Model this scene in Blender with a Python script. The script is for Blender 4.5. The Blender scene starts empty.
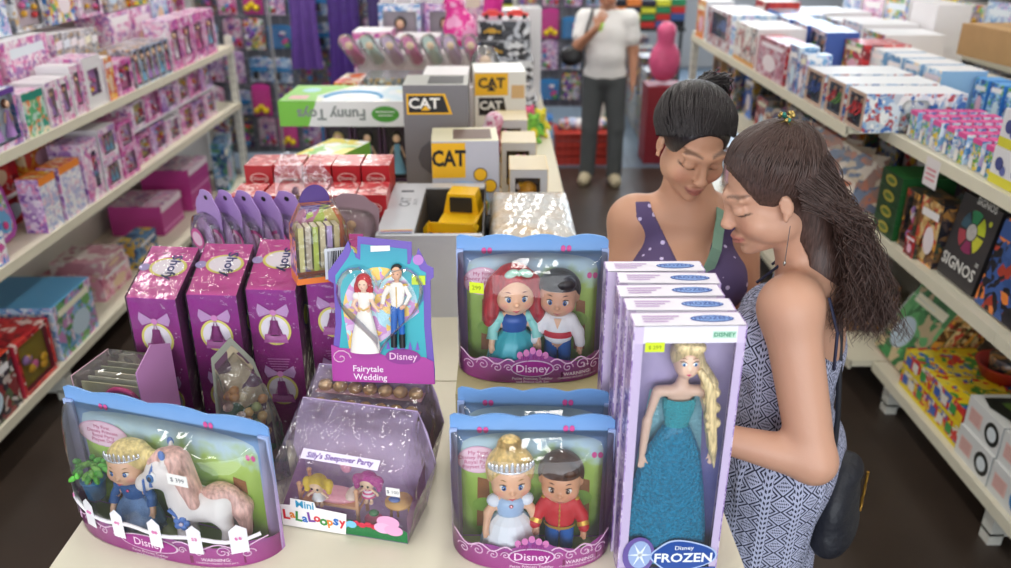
import bpy, math, random
import numpy as np
from mathutils import Matrix, Vector, Euler
PI = math.pi
R = math.radians
S = bpy.context.scene
COL = S.collection
# ---------------------------------------------------------------- camera
F_PX, PITCH, YAW, CAMZ = 830.0, R(23.7), R(0.35), 2.1
cam_d = bpy.data.cameras.new('camera'); cam = bpy.data.objects.new('camera', cam_d); COL.objects.link(cam)
cam_d.sensor_width = 36.0; cam_d.lens = 36.0 * F_PX / 1011.0
cam.location = (0, 0, CAMZ); cam.rotation_euler = (PI/2 - PITCH, 0, -YAW)
cam_d.clip_start = 0.05; cam_d.clip_end = 60
cam_d.dof.use_dof = True; cam_d.dof.focus_distance = 1.62; cam_d.dof.aperture_fstop = 2.7
S.camera = cam
# ---------------------------------------------------------------- exposure, world, lamps
S.view_settings.view_transform = 'Standard'; S.view_settings.look = 'None'
S.view_settings.exposure = 0.0; S.view_settings.gamma = 1.0; S.view_settings.use_curve_mapping = False
w = bpy.data.worlds.new('world'); S.world = w; w.use_nodes = True
w.node_tree.nodes['Background'].inputs[0].default_value = (0.80, 0.90, 1.0, 1)
w.node_tree.nodes['Background'].inputs[1].default_value = 0.55
try:
    S.cycles.transparent_max_bounces = 24; S.cycles.max_bounces = 6; S.cycles.sample_clamp_indirect = 4
except Exception: pass
def area(name, loc, rot, sx, sy, power, col=(1, 1, 1)):
    d = bpy.data.lights.new(name, 'AREA'); d.shape = 'RECTANGLE'; d.size = sx; d.size_y = sy
    d.energy = power; d.color = col
    o = bpy.data.objects.new(name, d); COL.objects.link(o); o.location = loc; o.rotation_euler = rot
    return o
TUBE_SPOTS = [(x, y) for y in (-0.6, 1.7, 4.0, 6.3, 8.6, 10.9) for x in (-1.75, 0.15, 2.1)]
for tx, ty in TUBE_SPOTS:                       # each ceiling batten's own light
    area('tube_light', (tx, ty, 3.385), (0, 0, 0), 0.14, 1.3, 15 if ty < 5 else 30, (1.0, 0.965, 0.91))
area('front_fill', (0.4, -3.2, 1.9), (R(80), 0, 0), 6.0, 2.4, 190, (0.90, 0.95, 1.0))      # added frontal fill, set as daylight from an unseen open front behind the camera
area('side_door_daylight', (3.9, 12.6, 1.7), (R(-84), 0, R(-12)), 4.5, 2.4, 170, (0.72, 0.86, 1.0))  # open far end of the shop
# ---------------------------------------------------------------- helpers
def at(px, py, x=None, y=None, z=None):
    """Where the sight line through photo point (px, py) meets the plane x=, y= or z=."""
    u = (px - 505.5) / F_PX; v = -(py - 284) / F_PX
    d = Vector((u, math.cos(PITCH) + v*math.sin(PITCH), -math.sin(PITCH) + v*math.cos(PITCH)))
    d.rotate(Euler((0, 0, -YAW)))
    t = x/d.x if x is not None else y/d.y if y is not None else (z - CAMZ)/d.z
    return Vector((0, 0, CAMZ)) + d*t
def edge_y(px, X, z):
    dep = F_PX*X/(px - 505.5)
    return (dep - (CAMZ - z)*math.sin(PITCH))/math.cos(PITCH)
MATS = {}
def srgb(c):
    if isinstance(c, str):
        c = c.lstrip('#'); c = [int(c[i:i+2], 16)/255 for i in (0, 2, 4)]
    return tuple(((x/12.92) if x <= .04045 else ((x+.055)/1.055)**2.4) for x in c)
def new_mat(name):
    m = bpy.data.materials.new(name); m.use_nodes = True
    return m, m.node_tree.nodes, m.node_tree.links, m.node_tree.nodes['Principled BSDF']
def mat(hexc, rough=0.45, metal=0.0, coat=0.0, bump=0.0, bscale=60, emit=0.0, var=0.0, sheen=0.0):
    key = ('m', hexc, rough, metal, coat, bump, bscale, emit, var, sheen)
    if key in MATS: return MATS[key]
    m, N, L, b = new_mat('paint_' + str(hexc).lstrip('#'))
    c = srgb(hexc)
    b.inputs['Base Color'].default_value = (*c, 1); b.inputs['Roughness'].default_value = rough
    b.inputs['Metallic'].default_value = metal; b.inputs['Coat Weight'].default_value = coat
    b.inputs['Sheen Weight'].default_value = sheen
    if emit:
        b.inputs['Emission Color'].default_value = (*c, 1); b.inputs['Emission Strength'].default_value = emit
    if bump or var:
        tc = N.new('ShaderNodeTexCoord'); n = N.new('ShaderNodeTexNoise'); n.inputs['Scale'].default_value = bscale
        n.inputs['Detail'].default_value = 4
        L.new(tc.outputs['Object'], n.inputs['Vector'])
        if bump:
            bp = N.new('ShaderNodeBump'); bp.inputs['Strength'].default_value = bump; bp.inputs['Distance'].default_value = 0.01
            L.new(n.outputs['Fac'], bp.inputs['Height']); L.new(bp.outputs['Normal'], b.inputs['Normal'])
        if var:
            mx = N.new('ShaderNodeMix'); mx.data_type = 'RGBA'
            mx.inputs['A'].default_value = (*[x*(1-var) for x in c], 1)
            mx.inputs['B'].default_value = (*[min(1, x*(1+var)) for x in c], 1)
            L.new(n.outputs['Fac'], mx.inputs['Factor']); L.new(mx.outputs['Result'], b.inputs['Base Color'])
    MATS[key] = m
    return m
def art(pal, scale=34, rough=0.35, stretch=(1, 1, 1)):
    """Busy printed packaging: patches of the palette colours with small motifs."""
    key = ('a', tuple(pal), scale, rough, stretch)
    if key in MATS: return MATS[key]
    m, N, L, b = new_mat('print_' + pal[0].lstrip('#'))
    b.inputs['Roughness'].default_value = rough; b.inputs['Coat Weight'].default_value = 0.35; b.inputs['Coat Roughness'].default_value = 0.15
    tc = N.new('ShaderNodeTexCoord'); oi = N.new('ShaderNodeObjectInfo')
    mul = N.new('ShaderNodeMath'); mul.operation = 'MULTIPLY'; mul.inputs[1].default_value = 7.3
    L.new(oi.outputs['Random'], mul.inputs[0])
    mp = N.new('ShaderNodeMapping'); mp.inputs['Scale'].default_value = stretch
    L.new(tc.outputs['Object'], mp.inputs['Vector'])
    add = N.new('ShaderNodeVectorMath'); add.operation = 'ADD'
    L.new(mp.outputs['Vector'], add.inputs[0]); L.new(mul.outputs[0], add.inputs[1])
    wn = N.new('ShaderNodeTexNoise'); wn.inputs['Scale'].default_value = scale*.8
    L.new(add.outputs[0], wn.inputs['Vector'])
    wm = N.new('ShaderNodeVectorMath'); wm.operation = 'SCALE'; wm.inputs['Scale'].default_value = 1.1/scale
    L.new(wn.outputs['Color'], wm.inputs[0])
    ad2 = N.new('ShaderNodeVectorMath'); ad2.operation = 'ADD'
    L.new(add.outputs[0], ad2.inputs[0]); L.new(wm.outputs[0], ad2.inputs[1])
    prev = None
    for k, (sc, seed) in enumerate(((scale, 0), (scale*2.6, 3.7))):
        vo = N.new('ShaderNodeTexVoronoi'); vo.inputs['Scale'].default_value = sc
        L.new(ad2.outputs[0], vo.inputs['Vector'])
        sp = N.new('ShaderNodeSeparateColor'); L.new(vo.outputs['Color'], sp.inputs[0])
        cr = N.new('ShaderNodeValToRGB'); cr.color_ramp.interpolation = 'CONSTANT'
        el = cr.color_ramp.elements
        P = list(pal)
        if k == 1: P = P[::-1]
        while len(el) < len(P): el.new(0.5)
        for i, c in enumerate(P):
            el[i].position = i/len(P); el[i].color = (*srgb(c), 1)
        L.new(sp.outputs[k], cr.inputs[0])
        if prev is None: prev = cr.outputs[0]
        else:
            gt = N.new('ShaderNodeMath'); gt.operation = 'GREATER_THAN'; gt.inputs[1].default_value = 0.62
            L.new(sp.outputs[2], gt.inputs[0])
            mx = N.new('ShaderNodeMix'); mx.data_type = 'RGBA'
            L.new(gt.outputs[0], mx.inputs['Factor']); L.new(prev, mx.inputs['A']); L.new(cr.outputs[0], mx.inputs['B'])
            L.new(mx.outputs['Result'], b.inputs['Base Color'])
    MATS[key] = m
    return m
def ramp_print(stops, axis=2, lo=0.0, hi=1.0, noise=0.0, nscale=40, rough=.4):
    """A printed card whose ink runs from colour to colour along one of its own axes (metres)."""
    key = ('r', tuple(stops), axis, lo, hi, noise, nscale)
    if key in MATS: return MATS[key]
    m, N, L, b = new_mat('card_print'); b.inputs['Roughness'].default_value = rough
    tc = N.new('ShaderNodeTexCoord'); sx = N.new('ShaderNodeSeparateXYZ'); L.new(tc.outputs['Object'], sx.inputs[0])
    mr = N.new('ShaderNodeMapRange'); mr.inputs['From Min'].default_value = lo; mr.inputs['From Max'].default_value = hi
    L.new(sx.outputs[axis], mr.inputs['Value'])
    n = N.new('ShaderNodeTexNoise'); n.inputs['Scale'].default_value = nscale; L.new(tc.outputs['Object'], n.inputs['Vector'])
    ma = N.new('ShaderNodeMath'); ma.operation = 'MULTIPLY_ADD'; ma.inputs[1].default_value = noise*2
    L.new(n.outputs['Fac'], ma.inputs[0]); L.new(mr.outputs[0], ma.inputs[2])
    sb = N.new('ShaderNodeMath'); sb.operation = 'SUBTRACT'; sb.inputs[1].default_value = noise; L.new(ma.outputs[0], sb.inputs[0])
    cr = N.new('ShaderNodeValToRGB'); el = cr.color_ramp.elements
    while len(el) < len(stops): el.new(0.5)
    for i, (p, c) in enumerate(stops): el[i].position = p; el[i].color = (*srgb(c), 1)
    L.new(sb.outputs[0], cr.inputs[0]); L.new(cr.outputs[0], b.inputs['Base Color'])
    MATS[key] = m
    return m
def plastic(haze=0.05, bump=0.25, bscale=14, rough=0.07, tint='#ffffff', gain=1.0):
    key = ('p', haze, bump, bscale, rough, tint, gain)
    if key in MATS: return MATS[key]
    m, N, L, b = new_mat('clear_plastic'); N.remove(b); out = N['Material Output']
    tr = N.new('ShaderNodeBsdfTransparent'); tr.inputs[0].default_value = (*srgb(tint), 1)
    gl = N.new('ShaderNodeBsdfGlossy'); gl.inputs['Roughness'].default_value = rough
    di = N.new('ShaderNodeBsdfDiffuse'); di.inputs[0].default_value = (.85, .85, .88, 1)
    fr = N.new('ShaderNodeFresnel'); fr.inputs['IOR'].default_value = 1.48
    tc = N.new('ShaderNodeTexCoord'); n = N.new('ShaderNodeTexNoise'); n.inputs['Scale'].default_value = bscale; n.inputs['Detail'].default_value = 2
    L.new(tc.outputs['Object'], n.inputs['Vector'])
    bp = N.new('ShaderNodeBump'); bp.inputs['Strength'].default_value = bump; bp.inputs['Distance'].default_value = 0.02
    L.new(n.outputs['Fac'], bp.inputs['Height'])
    for q in (gl, fr, di): L.new(bp.outputs['Normal'], q.inputs['Normal'])
    mg = N.new('ShaderNodeMath'); mg.operation = 'MULTIPLY'; mg.inputs[1].default_value = gain; mg.use_clamp = True
    L.new(fr.outputs[0], mg.inputs[0])
    m1 = N.new('ShaderNodeMixShader'); m1.inputs[0].default_value = haze; L.new(tr.outputs[0], m1.inputs[1]); L.new(di.outputs[0], m1.inputs[2])
    m2 = N.new('ShaderNodeMixShader'); L.new(mg.outputs[0], m2.inputs[0]); L.new(m1.outputs[0], m2.inputs[1]); L.new(gl.outputs[0], m2.inputs[2])
    L.new(m2.outputs[0], out.inputs['Surface'])
    MATS[key] = m
    return m
def vcol(name, rough=0.5, sheen=0.0, sss=0.0, bump=0.0, bscale=200, spec=0.5):
    m, N, L, b = new_mat(name)
    a = N.new('ShaderNodeVertexColor'); a.layer_name = 'Col'; L.new(a.outputs[0], b.inputs['Base Color'])
    b.inputs['Roughness'].default_value = rough; b.inputs['Sheen Weight'].default_value = sheen
    b.inputs['Specular IOR Level'].default_value = spec
    if sss:
        b.inputs['Subsurface Weight'].default_value = sss; b.inputs['Subsurface Radius'].default_value = (.012, .005, .003); b.inputs['Subsurface Scale'].default_value = 1.0
    if bump:
        tc = N.new('ShaderNodeTexCoord'); n = N.new('ShaderNodeTexNoise'); n.inputs['Scale'].default_value = bscale
        L.new(tc.outputs['Object'], n.inputs['Vector'])
        bp = N.new('ShaderNodeBump'); bp.inputs['Strength'].default_value = bump; bp.inputs['Distance'].default_value = 0.004
        L.new(n.outputs['Fac'], bp.inputs['Height']); L.new(bp.outputs['Normal'], b.inputs['Normal'])
    return m
# ---- objects
def tag(o, label=None, cat=None, group=None, kind=None):
    if label: o['label'] = label
    if cat: o['category'] = cat
    if group: o['group'] = group
    if kind: o['kind'] = kind
    return o
def thing(name, label, cat, loc=(0, 0, 0), rz=0.0, group=None, rot=None):
    o = bpy.data.objects.new(name, None); COL.objects.link(o); o.empty_display_size = .05
    o.location = loc; o.rotation_euler = rot or (0, 0, rz)
    return tag(o, label, cat, group)
def kids(o): return [c for c in COL.objects if c.parent == o]
_kidmap = {}
def dup(src, loc, rz=None, label=None, group=None, rot=None):
    def cp(o, parent):
        c = o.copy(); COL.objects.link(c); c.parent = parent
        if parent is not None: _kidmap.setdefault(parent.name, []).append(c)
        for ch in list(_kidmap.get(o.name, [])): cp(ch, c)
        return c
    r = cp(src, None)
    r.location = loc
    if rz is not None: r.rotation_euler = (0, 0, rz)
    if rot is not None: r.rotation_euler = rot
    if label: r['label'] = label
    if group: r['group'] = group
    return r
TXT = {}
def text_geo(s, size=1.0, bold=0.0):
    """Flat lettering in the xy plane, centred; verts and triangles."""
    if (s, bold) not in TXT:
        c = bpy.data.curves.new('lettering', 'FONT'); c.body = s; c.align_x = 'CENTER'; c.align_y = 'CENTER'
        c.size = 1.0; c.resolution_u = 2; c.offset = bold
        o = bpy.data.objects.new('lettering', c); COL.objects.link(o)
        dg = bpy.context.evaluated_depsgraph_get(); me = o.evaluated_get(dg).to_mesh()
        V = [tuple(v.co) for v in me.vertices]; Fc = [tuple(p.vertices) for p in me.polygons]
        o.evaluated_get(dg).to_mesh_clear(); bpy.data.objects.remove(o); bpy.data.curves.remove(c)
        TXT[(s, bold)] = (V, Fc)
    V, Fc = TXT[(s, bold)]
    return [(x*size, y*size, 0) for x, y, _ in V], Fc
class MB:
    def __init__(s, M=None): s.v = []; s.f = []; s.mi = []; s.mats = []; s.M = M or Matrix(); s.sm = []
    def slot(s, m):
        if m not in s.mats: s.mats.append(m)
        return s.mats.index(m)
    def add(s, V, Fc, m, smooth=False, M=None):
        T = s.M @ M if M is not None else s.M
        o = len(s.v); k = s.slot(m)
        s.v += [tuple(T @ Vector(p)) for p in V]
        s.f += [tuple(o+i for i in f) for f in Fc]; s.mi += [k]*len(Fc); s.sm += [smooth]*len(Fc)
        return s
    def box(s, x0, x1, y0, y1, z0, z1, m, top=None, front=None, side=None, M=None, back=None, bottom=None):
        V = [(x0,y0,z0),(x1,y0,z0),(x1,y1,z0),(x0,y1,z0),(x0,y0,z1),(x1,y0,z1),(x1,y1,z1),(x0,y1,z1)]
        for fc, mm in (((0,3,2,1), bottom), ((4,5,6,7), top), ((0,1,5,4), front), ((1,2,6,5), side), ((2,3,7,6), back), ((3,0,4,7), side)):
            s.add(V, [fc], mm or m, M=M)
        return s
    def quad(s, a, b, c, d, m, M=None): return s.add([a, b, c, d], [(0, 1, 2, 3)], m, M=M)
    def prism(s, pts, h, m, M=None, side=None, smooth=False):
        """outline pts (x, z) in the xz plane, from y=0 back to y=h"""
        n = len(pts); V = [(x, 0, z) for x, z in pts] + [(x, h, z) for x, z in pts]
        s.add(V, [tuple(range(n))], m, M=M); s.add(V, [tuple(range(2*n-1, n-1, -1))], m, M=M)
        s.add(V, [(i, n+i, n+(i+1) % n, (i+1) % n) for i in range(n)], side or m, smooth, M=M)
        return s
    def flat(s, pts, y, m, M=None):
        return s.add([(x, y, z) for x, z in pts], [tuple(range(len(pts)))], m, M=M)
    def text(s, st, size, m, x=0, z=0, y=0, bold=0.0, M=None, rot=0, sx=1.0, fn=None):
        V, Fc = text_geo(st, size, bold)
        ca, sa = math.cos(rot), math.sin(rot)
        V = [(x + (a*sx)*ca - b*sa, z + (a*sx)*sa + b*ca) for a, b, _ in V]
        V = [fn(a, b) for a, b in V] if fn else [(a, y, b) for a, b in V]
        return s.add(V, Fc, m, M=M)
    def ell(s, c, r, m, n=12, k=8, M=None, rot=None):
        V = []; Fc = []
        Rm = Euler(rot).to_matrix() if rot else None
        for i in range(k+1):
            th = PI*i/k
            for j in range(n):
                ph = 2*PI*j/n
                p = Vector((r[0]*math.sin(th)*math.cos(ph), r[1]*math.sin(th)*math.sin(ph), r[2]*math.cos(th)))
                if Rm: p = Rm @ p
                V.append((c[0]+p.x, c[1]+p.y, c[2]+p.z))
        for i in range(k):
            for j in range(n): Fc.append((i*n+j, (i+1)*n+j, (i+1)*n+(j+1) % n, i*n+(j+1) % n))
        return s.add(V, Fc, m, True, M=M)
    def tube(s, pts, rad, m, n=8, cap=True, M=None):
        P = [Vector(p) for p in pts]; rr = rad if isinstance(rad, (list, tuple)) else [rad]*len(P)
        V = []; Fc = []; up = Vector((0.13, 0.21, 1)).normalized()
        for i, p in enumerate(P):
            t = (P[min(i+1, len(P)-1)] - P[max(i-1, 0)]).normalized()
            a = t.cross(up)
            if a.length < .1: a = t.cross(Vector((1, 0, 0)))
            a.normalize(); b = t.cross(a)
            for j in range(n):
                q = p + (a*math.cos(2*PI*j/n) + b*math.sin(2*PI*j/n))*rr[i]; V.append(tuple(q))
        for i in range(len(P)-1):
            for j in range(n): Fc.append((i*n+j, i*n+(j+1) % n, (i+1)*n+(j+1) % n, (i+1)*n+j))
        s.add(V, Fc, m, True, M=M)
        if cap: s.add(V, [tuple(range(n-1, -1, -1)), tuple(range(len(V)-n, len(V)))], m, M=M)
        return s
    def lathe(s, prof, m, n=20, M=None, c=(0, 0), sy=1.0):
        V = []; Fc = []
        for r, z in prof:
            for j in range(n): V.append((c[0]+r*math.cos(2*PI*j/n), c[1]+sy*r*math.sin(2*PI*j/n), z))
        for i in range(len(prof)-1):
            for j in range(n): Fc.append((i*n+j, i*n+(j+1) % n, (i+1)*n+(j+1) % n, (i+1)*n+j))
        return s.add(V, Fc, m, True, M=M)
    def disc(s, x, z, rx, rz, y, m, n=20, M=None):
        return s.flat([(x+rx*math.cos(2*PI*i/n), z+rz*math.sin(2*PI*i/n)) for i in range(n)], y, m, M=M)
    def build(s, name, parent=None, bevel=0.0, label=None, cat=None, group=None, kind=None, loc=None, rz=None, rot=None):
        me = bpy.data.meshes.new(name); me.from_pydata(s.v, [], s.f)
        for m in s.mats: me.materials.append(m)
        me.polygons.foreach_set('material_index', s.mi); me.polygons.foreach_set('use_smooth', s.sm); me.update()
        o = bpy.data.objects.new(name, me); COL.objects.link(o)
        if parent is not None:
            o.parent = parent; _kidmap.setdefault(parent.name, []).append(o)
        if bevel:
            b = o.modifiers.new('bevel', 'BEVEL'); b.width = bevel; b.segments = 2; b.limit_method = 'ANGLE'
        if loc is not None: o.location = loc
        if rz is not None: o.rotation_euler = (0, 0, rz)
        if rot is not None: o.rotation_euler = rot
        return tag(o, label, cat, group, kind)
def weld(o, d=0.0002):
    import bmesh
    bm = bmesh.new(); bm.from_mesh(o.data); bmesh.ops.remove_doubles(bm, verts=bm.verts, dist=d); bm.to_mesh(o.data); bm.free()
    return o
# ---- implicit bodies: smooth unions of tapered limbs meshed on a grid
class Body:
    def __init__(s, xs, ys, zs):
        s.ax = [np.asarray(a, np.float32) for a in (xs, ys, zs)]
        s.G = np.full([len(a) for a in s.ax], 0.06, np.float32); s.T = Matrix()
    def fork(s):
        b = Body.__new__(Body); b.ax = s.ax; b.G = np.full_like(s.G, 0.06); b.T = s.T.copy(); return b
    def _sl(s, lo, hi):
        r = []
        for a, l, h in zip(s.ax, lo, hi):
            i = max(0, np.searchsorted(a, l)-1); j = min(len(a), np.searchsorted(a, h)+1)
            if j - i < 1: return None
            r.append(slice(i, j))
        return tuple(r)
    def _pts(s, sl):
        return np.meshgrid(*[a[q] for a, q in zip(s.ax, sl)], indexing='ij', sparse=True)
    def _comb(s, sl, d, k, sub):
        g = s.G[sl]
        if sub: g2 = -d; h = np.maximum(k - np.abs(g - g2), 0)/k; s.G[sl] = np.maximum(g, g2) + h*h*k*.25
        elif k <= 0: s.G[sl] = np.minimum(g, d)
        else: h = np.maximum(k - np.abs(g - d), 0)/k; s.G[sl] = np.minimum(g, d) - h*h*k*.25
    def limb(s, a, b, ra, rb, k=0.02, sub=False, flat=None):
        a = s.T @ Vector(a); b = s.T @ Vector(b); m = max(ra, rb) + k + 0.02
        lo = [min(a[i], b[i]) - m for i in range(3)]; hi = [max(a[i], b[i]) + m for i in range(3)]
        sl = s._sl(lo, hi)
        if sl is None: return s
        X, Y, Z = s._pts(sl); ab = b - a; L2 = max(ab.length_squared, 1e-9)
        t = np.clip(((X-a.x)*ab.x + (Y-a.y)*ab.y + (Z-a.z)*ab.z)/L2, 0, 1)
        d = np.sqrt((X-a.x-t*ab.x)**2 + (Y-a.y-t*ab.y)**2 + (Z-a.z-t*ab.z)**2) - (ra + (rb-ra)*t)
        s._comb(sl, d.astype(np.float32), k, sub); return s
    def ell(s, c, r, k=0.02, sub=False, rot=None):
        c = s.T @ Vector(c); Rm = s.T.to_3x3() @ (Euler(rot).to_matrix() if rot else Matrix.Identity(3)); m = max(r) + k + 0.02
        sl = s._sl([c[i]-m for i in range(3)], [c[i]+m for i in range(3)])
        if sl is None: return s
        X, Y, Z = s._pts(sl); X = X-c.x; Y = Y-c.y; Z = Z-c.z
        k0 = 0; k1 = 0
        for i in range(3):
            q = X*Rm[0][i] + Y*Rm[1][i] + Z*Rm[2][i]
            k0 = k0 + (q/r[i])**2; k1 = k1 + (q/(r[i]*r[i]))**2
        k0 = np.sqrt(k0); k1 = np.sqrt(k1) + 1e-6
        d = np.where(k0 < .02, -min(r), k0*(k0-1)/k1)
        s._comb(sl, d.astype(np.float32), k, sub); return s
    def xyz(s): return np.meshgrid(*s.ax, indexing='ij', sparse=True)
def nets(G, ax):
    """surface nets on a rectilinear grid"""
    nx, ny, nz = G.shape
    ins = G < 0
    c = [ins[i:nx-1+i, j:ny-1+j, k:nz-1+k] for i in (0, 1) for j in (0, 1) for k in (0, 1)]
    cnt = sum(q.astype(np.int8) for q in c)
    act = (cnt > 0) & (cnt < 8)
    idx = np.full(act.shape, -1, np.int64); I, J, K = np.nonzero(act); idx[I, J, K] = np.arange(len(I))
    acc = np.zeros((len(I), 3)); num = np.zeros(len(I))
    corners = [(i, j, k) for i in (0, 1) for j in (0, 1) for k in (0, 1)]
    for a in corners:
        for d in range(3):
            if a[d]: continue
            b = list(a); b[d] = 1
            ga = G[I+a[0], J+a[1], K+a[2]].astype(np.float64); gb = G[I+b[0], J+b[1], K+b[2]].astype(np.float64)
            x = (ga < 0) != (gb < 0); t = np.where(x, ga/np.where(x, ga-gb, 1), 0)
            pa = np.stack([ax[0][I+a[0]], ax[1][J+a[1]], ax[2][K+a[2]]], 1); pb = np.stack([ax[0][I+b[0]], ax[1][J+b[1]], ax[2][K+b[2]]], 1)
            acc += np.where(x[:, None], pa + t[:, None]*(pb-pa), 0); num += x
    V = acc/num[:, None]
    Fs = []
    for d in range(3):
        sa = [slice(0, n) for n in (nx, ny, nz)]; sb = list(sa); sa[d] = slice(0, G.shape[d]-1); sb[d] = slice(1, G.shape[d])
        A = ins[tuple(sa)]; B = ins[tuple(sb)]; X = A != B
        e, g = [(1, 2), (2, 0), (0, 1)][d]
        P = np.array(np.nonzero(X)).T
        ok = (P[:, e] > 0) & (P[:, g] > 0) & (P[:, e] < G.shape[e]-1) & (P[:, g] < G.shape[g]-1)
        P = P[ok]; fl = A[P[:, 0], P[:, 1], P[:, 2]]
        def q(de, dg):
            Q = P.copy(); Q[:, e] -= de; Q[:, g] -= dg; return idx[Q[:, 0], Q[:, 1], Q[:, 2]]
        quad = np.stack([q(1, 1), q(0, 1), q(0, 0), q(1, 0)], 1)
        quad[~fl] = quad[~fl][:, ::-1]; Fs.append(quad)
    return V, np.concatenate(Fs)
def grid_mesh(name, G, ax, m, parent=None, colfn=None, smooth=1, label=None):
    V, Fq = nets(G, ax)
    for _ in range(smooth):         # one light relaxation
        s_ = np.zeros_like(V); n_ = np.zeros(len(V))
        for a in range(4):
            b = (a+1) % 4
            np.add.at(s_, Fq[:, a], V[Fq[:, b]]); np.add.at(n_, Fq[:, a], 1); np.add.at(s_, Fq[:, b], V[Fq[:, a]]); np.add.at(n_, Fq[:, b], 1)
        V = V*.5 + .5*s_/np.maximum(n_, 1)[:, None]
    me = bpy.data.meshes.new(name); me.vertices.add(len(V)); me.vertices.foreach_set('co', V.astype(np.float32).ravel())
    me.loops.add(len(Fq)*4); me.loops.foreach_set('vertex_index', Fq.astype(np.int32).ravel())
    me.polygons.add(len(Fq)); me.polygons.foreach_set('loop_start', np.arange(0, len(Fq)*4, 4, dtype=np.int32))
    me.update(calc_edges=True); me.validate()
    me.polygons.foreach_set('use_smooth', [True]*len(me.polygons))
    if colfn is not None and len(me.vertices) == len(V):
        C = colfn(V); ca = me.color_attributes.new('Col', 'FLOAT_COLOR', 'POINT')
        ca.data.foreach_set('color', np.concatenate([C, np.ones((len(V), 1))], 1).astype(np.float32).ravel())
    me.materials.append(m)
    o = bpy.data.objects.new(name, me); COL.objects.link(o)
    if parent is not None: o.parent = parent; _kidmap.setdefault(parent.name, []).append(o)
    if label: o['label'] = label
    return o
def sstep(a, b, x): t = np.clip((x-a)/(b-a), 0, 1); return t*t*(3-2*t)
def mixc(C, c, w): return C*(1-w[:, None]) + np.array(c)[None, :]*w[:, None]
# ---------------------------------------------------------------- the shop itself
def floor_mat():
    m, N, L, b = new_mat('floor_vinyl')
    tc = N.new('ShaderNodeTexCoord'); sx = N.new('ShaderNodeSeparateXYZ'); L.new(tc.outputs['Object'], sx.inputs[0])
    n = N.new('ShaderNodeTexNoise'); n.inputs['Scale'].default_value = 3; n.inputs['Detail'].default_value = 6; L.new(tc.outputs['Object'], n.inputs['Vector'])
    cr = N.new('ShaderNodeValToRGB'); cr.color_ramp.elements[0].color = (*srgb('#2a211c'), 1); cr.color_ramp.elements[1].color = (*srgb('#43362d'), 1)
    L.new(n.outputs['Fac'], cr.inputs[0])
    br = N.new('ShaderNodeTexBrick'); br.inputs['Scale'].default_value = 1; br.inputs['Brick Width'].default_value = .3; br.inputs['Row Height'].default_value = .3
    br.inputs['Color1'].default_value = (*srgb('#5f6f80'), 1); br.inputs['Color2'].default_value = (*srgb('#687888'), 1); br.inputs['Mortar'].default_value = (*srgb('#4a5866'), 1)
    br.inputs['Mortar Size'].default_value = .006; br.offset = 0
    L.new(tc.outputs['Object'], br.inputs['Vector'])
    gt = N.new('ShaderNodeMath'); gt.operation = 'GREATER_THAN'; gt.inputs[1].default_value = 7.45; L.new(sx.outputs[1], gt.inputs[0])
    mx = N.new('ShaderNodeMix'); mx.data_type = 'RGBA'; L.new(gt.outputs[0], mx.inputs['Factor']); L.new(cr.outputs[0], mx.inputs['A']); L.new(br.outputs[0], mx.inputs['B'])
    L.new(mx.outputs['Result'], b.inputs['Base Color'])
    mr = N.new('ShaderNodeMapRange'); mr.inputs['To Min'].default_value = .32; mr.inputs['To Max'].default_value = .5
    L.new(n.outputs['Fac'], mr.inputs['Value']); L.new(mr.outputs[0], b.inputs['Roughness'])
    return m
WHITE = mat('#dedcd6', .5); CREAM = mat('#e2dcc6', .42, var=.05, bscale=9); STEEL = mat('#d7d6cc', .4, bump=.05, bscale=30)
DARK = mat('#1d1b1d', .6); GREY = mat('#8d8f92', .5)
X0, X1, Y0, Y1, ZC = -2.66, 5.2, -3.6, 13.2, 3.45
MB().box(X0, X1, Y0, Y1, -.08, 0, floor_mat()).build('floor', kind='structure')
MB().box(X0, X1, Y0, Y1, ZC, ZC+.08, mat('#d9d7d0', .9)).build('ceiling', kind='structure')
MB().box(X0-.1, X0, Y0, Y1, 0, ZC, mat('#cfd0d2', .8, var=.06, bscale=4)).build('wall_left', kind='structure')
MB().box(X1, X1+.1, Y0, Y1, 0, ZC, mat('#c9c6be', .8, var=.06, bscale=4)).build('wall_right', kind='structure')
MB().box(X0, X1, Y1, Y1+.1, 0, ZC, mat('#b9bcc2', .8, var=.06, bscale=4)).build('wall_back', kind='structure')
tube0 = None
for tx, ty in TUBE_SPOTS:
    if tube0 is None:
        tube0 = thing('ceiling_batten', 'white ceiling batten lamp over the shop floor', 'ceiling lamp', (tx, ty, ZC-.06), group='ceiling batten lamps')
        MB().box(-.09, .09, -.68, .68, 0, .06, WHITE).build('lamp_housing', tube0, bevel=.005)
        MB().tube([(-.0, -.62, -.002), (0, .62, -.002)], .013, mat('#ffffff', .4, emit=6.0), 10).build('tube', tube0)
    else: dup(tube0, (tx, ty, ZC-.06))
# ---- counters under the toys
def counter(name, label, x0, x1, y0, y1, zt, panels=True):
    t = thing(name, label, 'counter', ((x0+x1)/2, (y0+y1)/2, 0))
    hx, hy = (x1-x0)/2, (y1-y0)/2
    MB().box(-hx, hx, -hy, hy, zt-.035, zt, CREAM).build('worktop', t, bevel=.004)
    MB().box(-hx+.05, hx-.05, -hy+.05, hy-.05, .08, zt-.036, mat('#8b8578', .6)).build('body', t, bevel=.004)
    MB().box(-hx+.09, hx-.09, -hy+.09, hy-.09, 0, .08, DARK).build('plinth', t)
    return t
TZ = 1.05
counter('display_counter', 'cream topped counter under the doll gift packs beside the two women', -.80, .43, 1.10, 1.79, TZ)
counter('display_counter', 'long cream counter piled with toy boxes running down the middle of the shop', -.80, .265, 1.795, 6.2, TZ)
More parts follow.
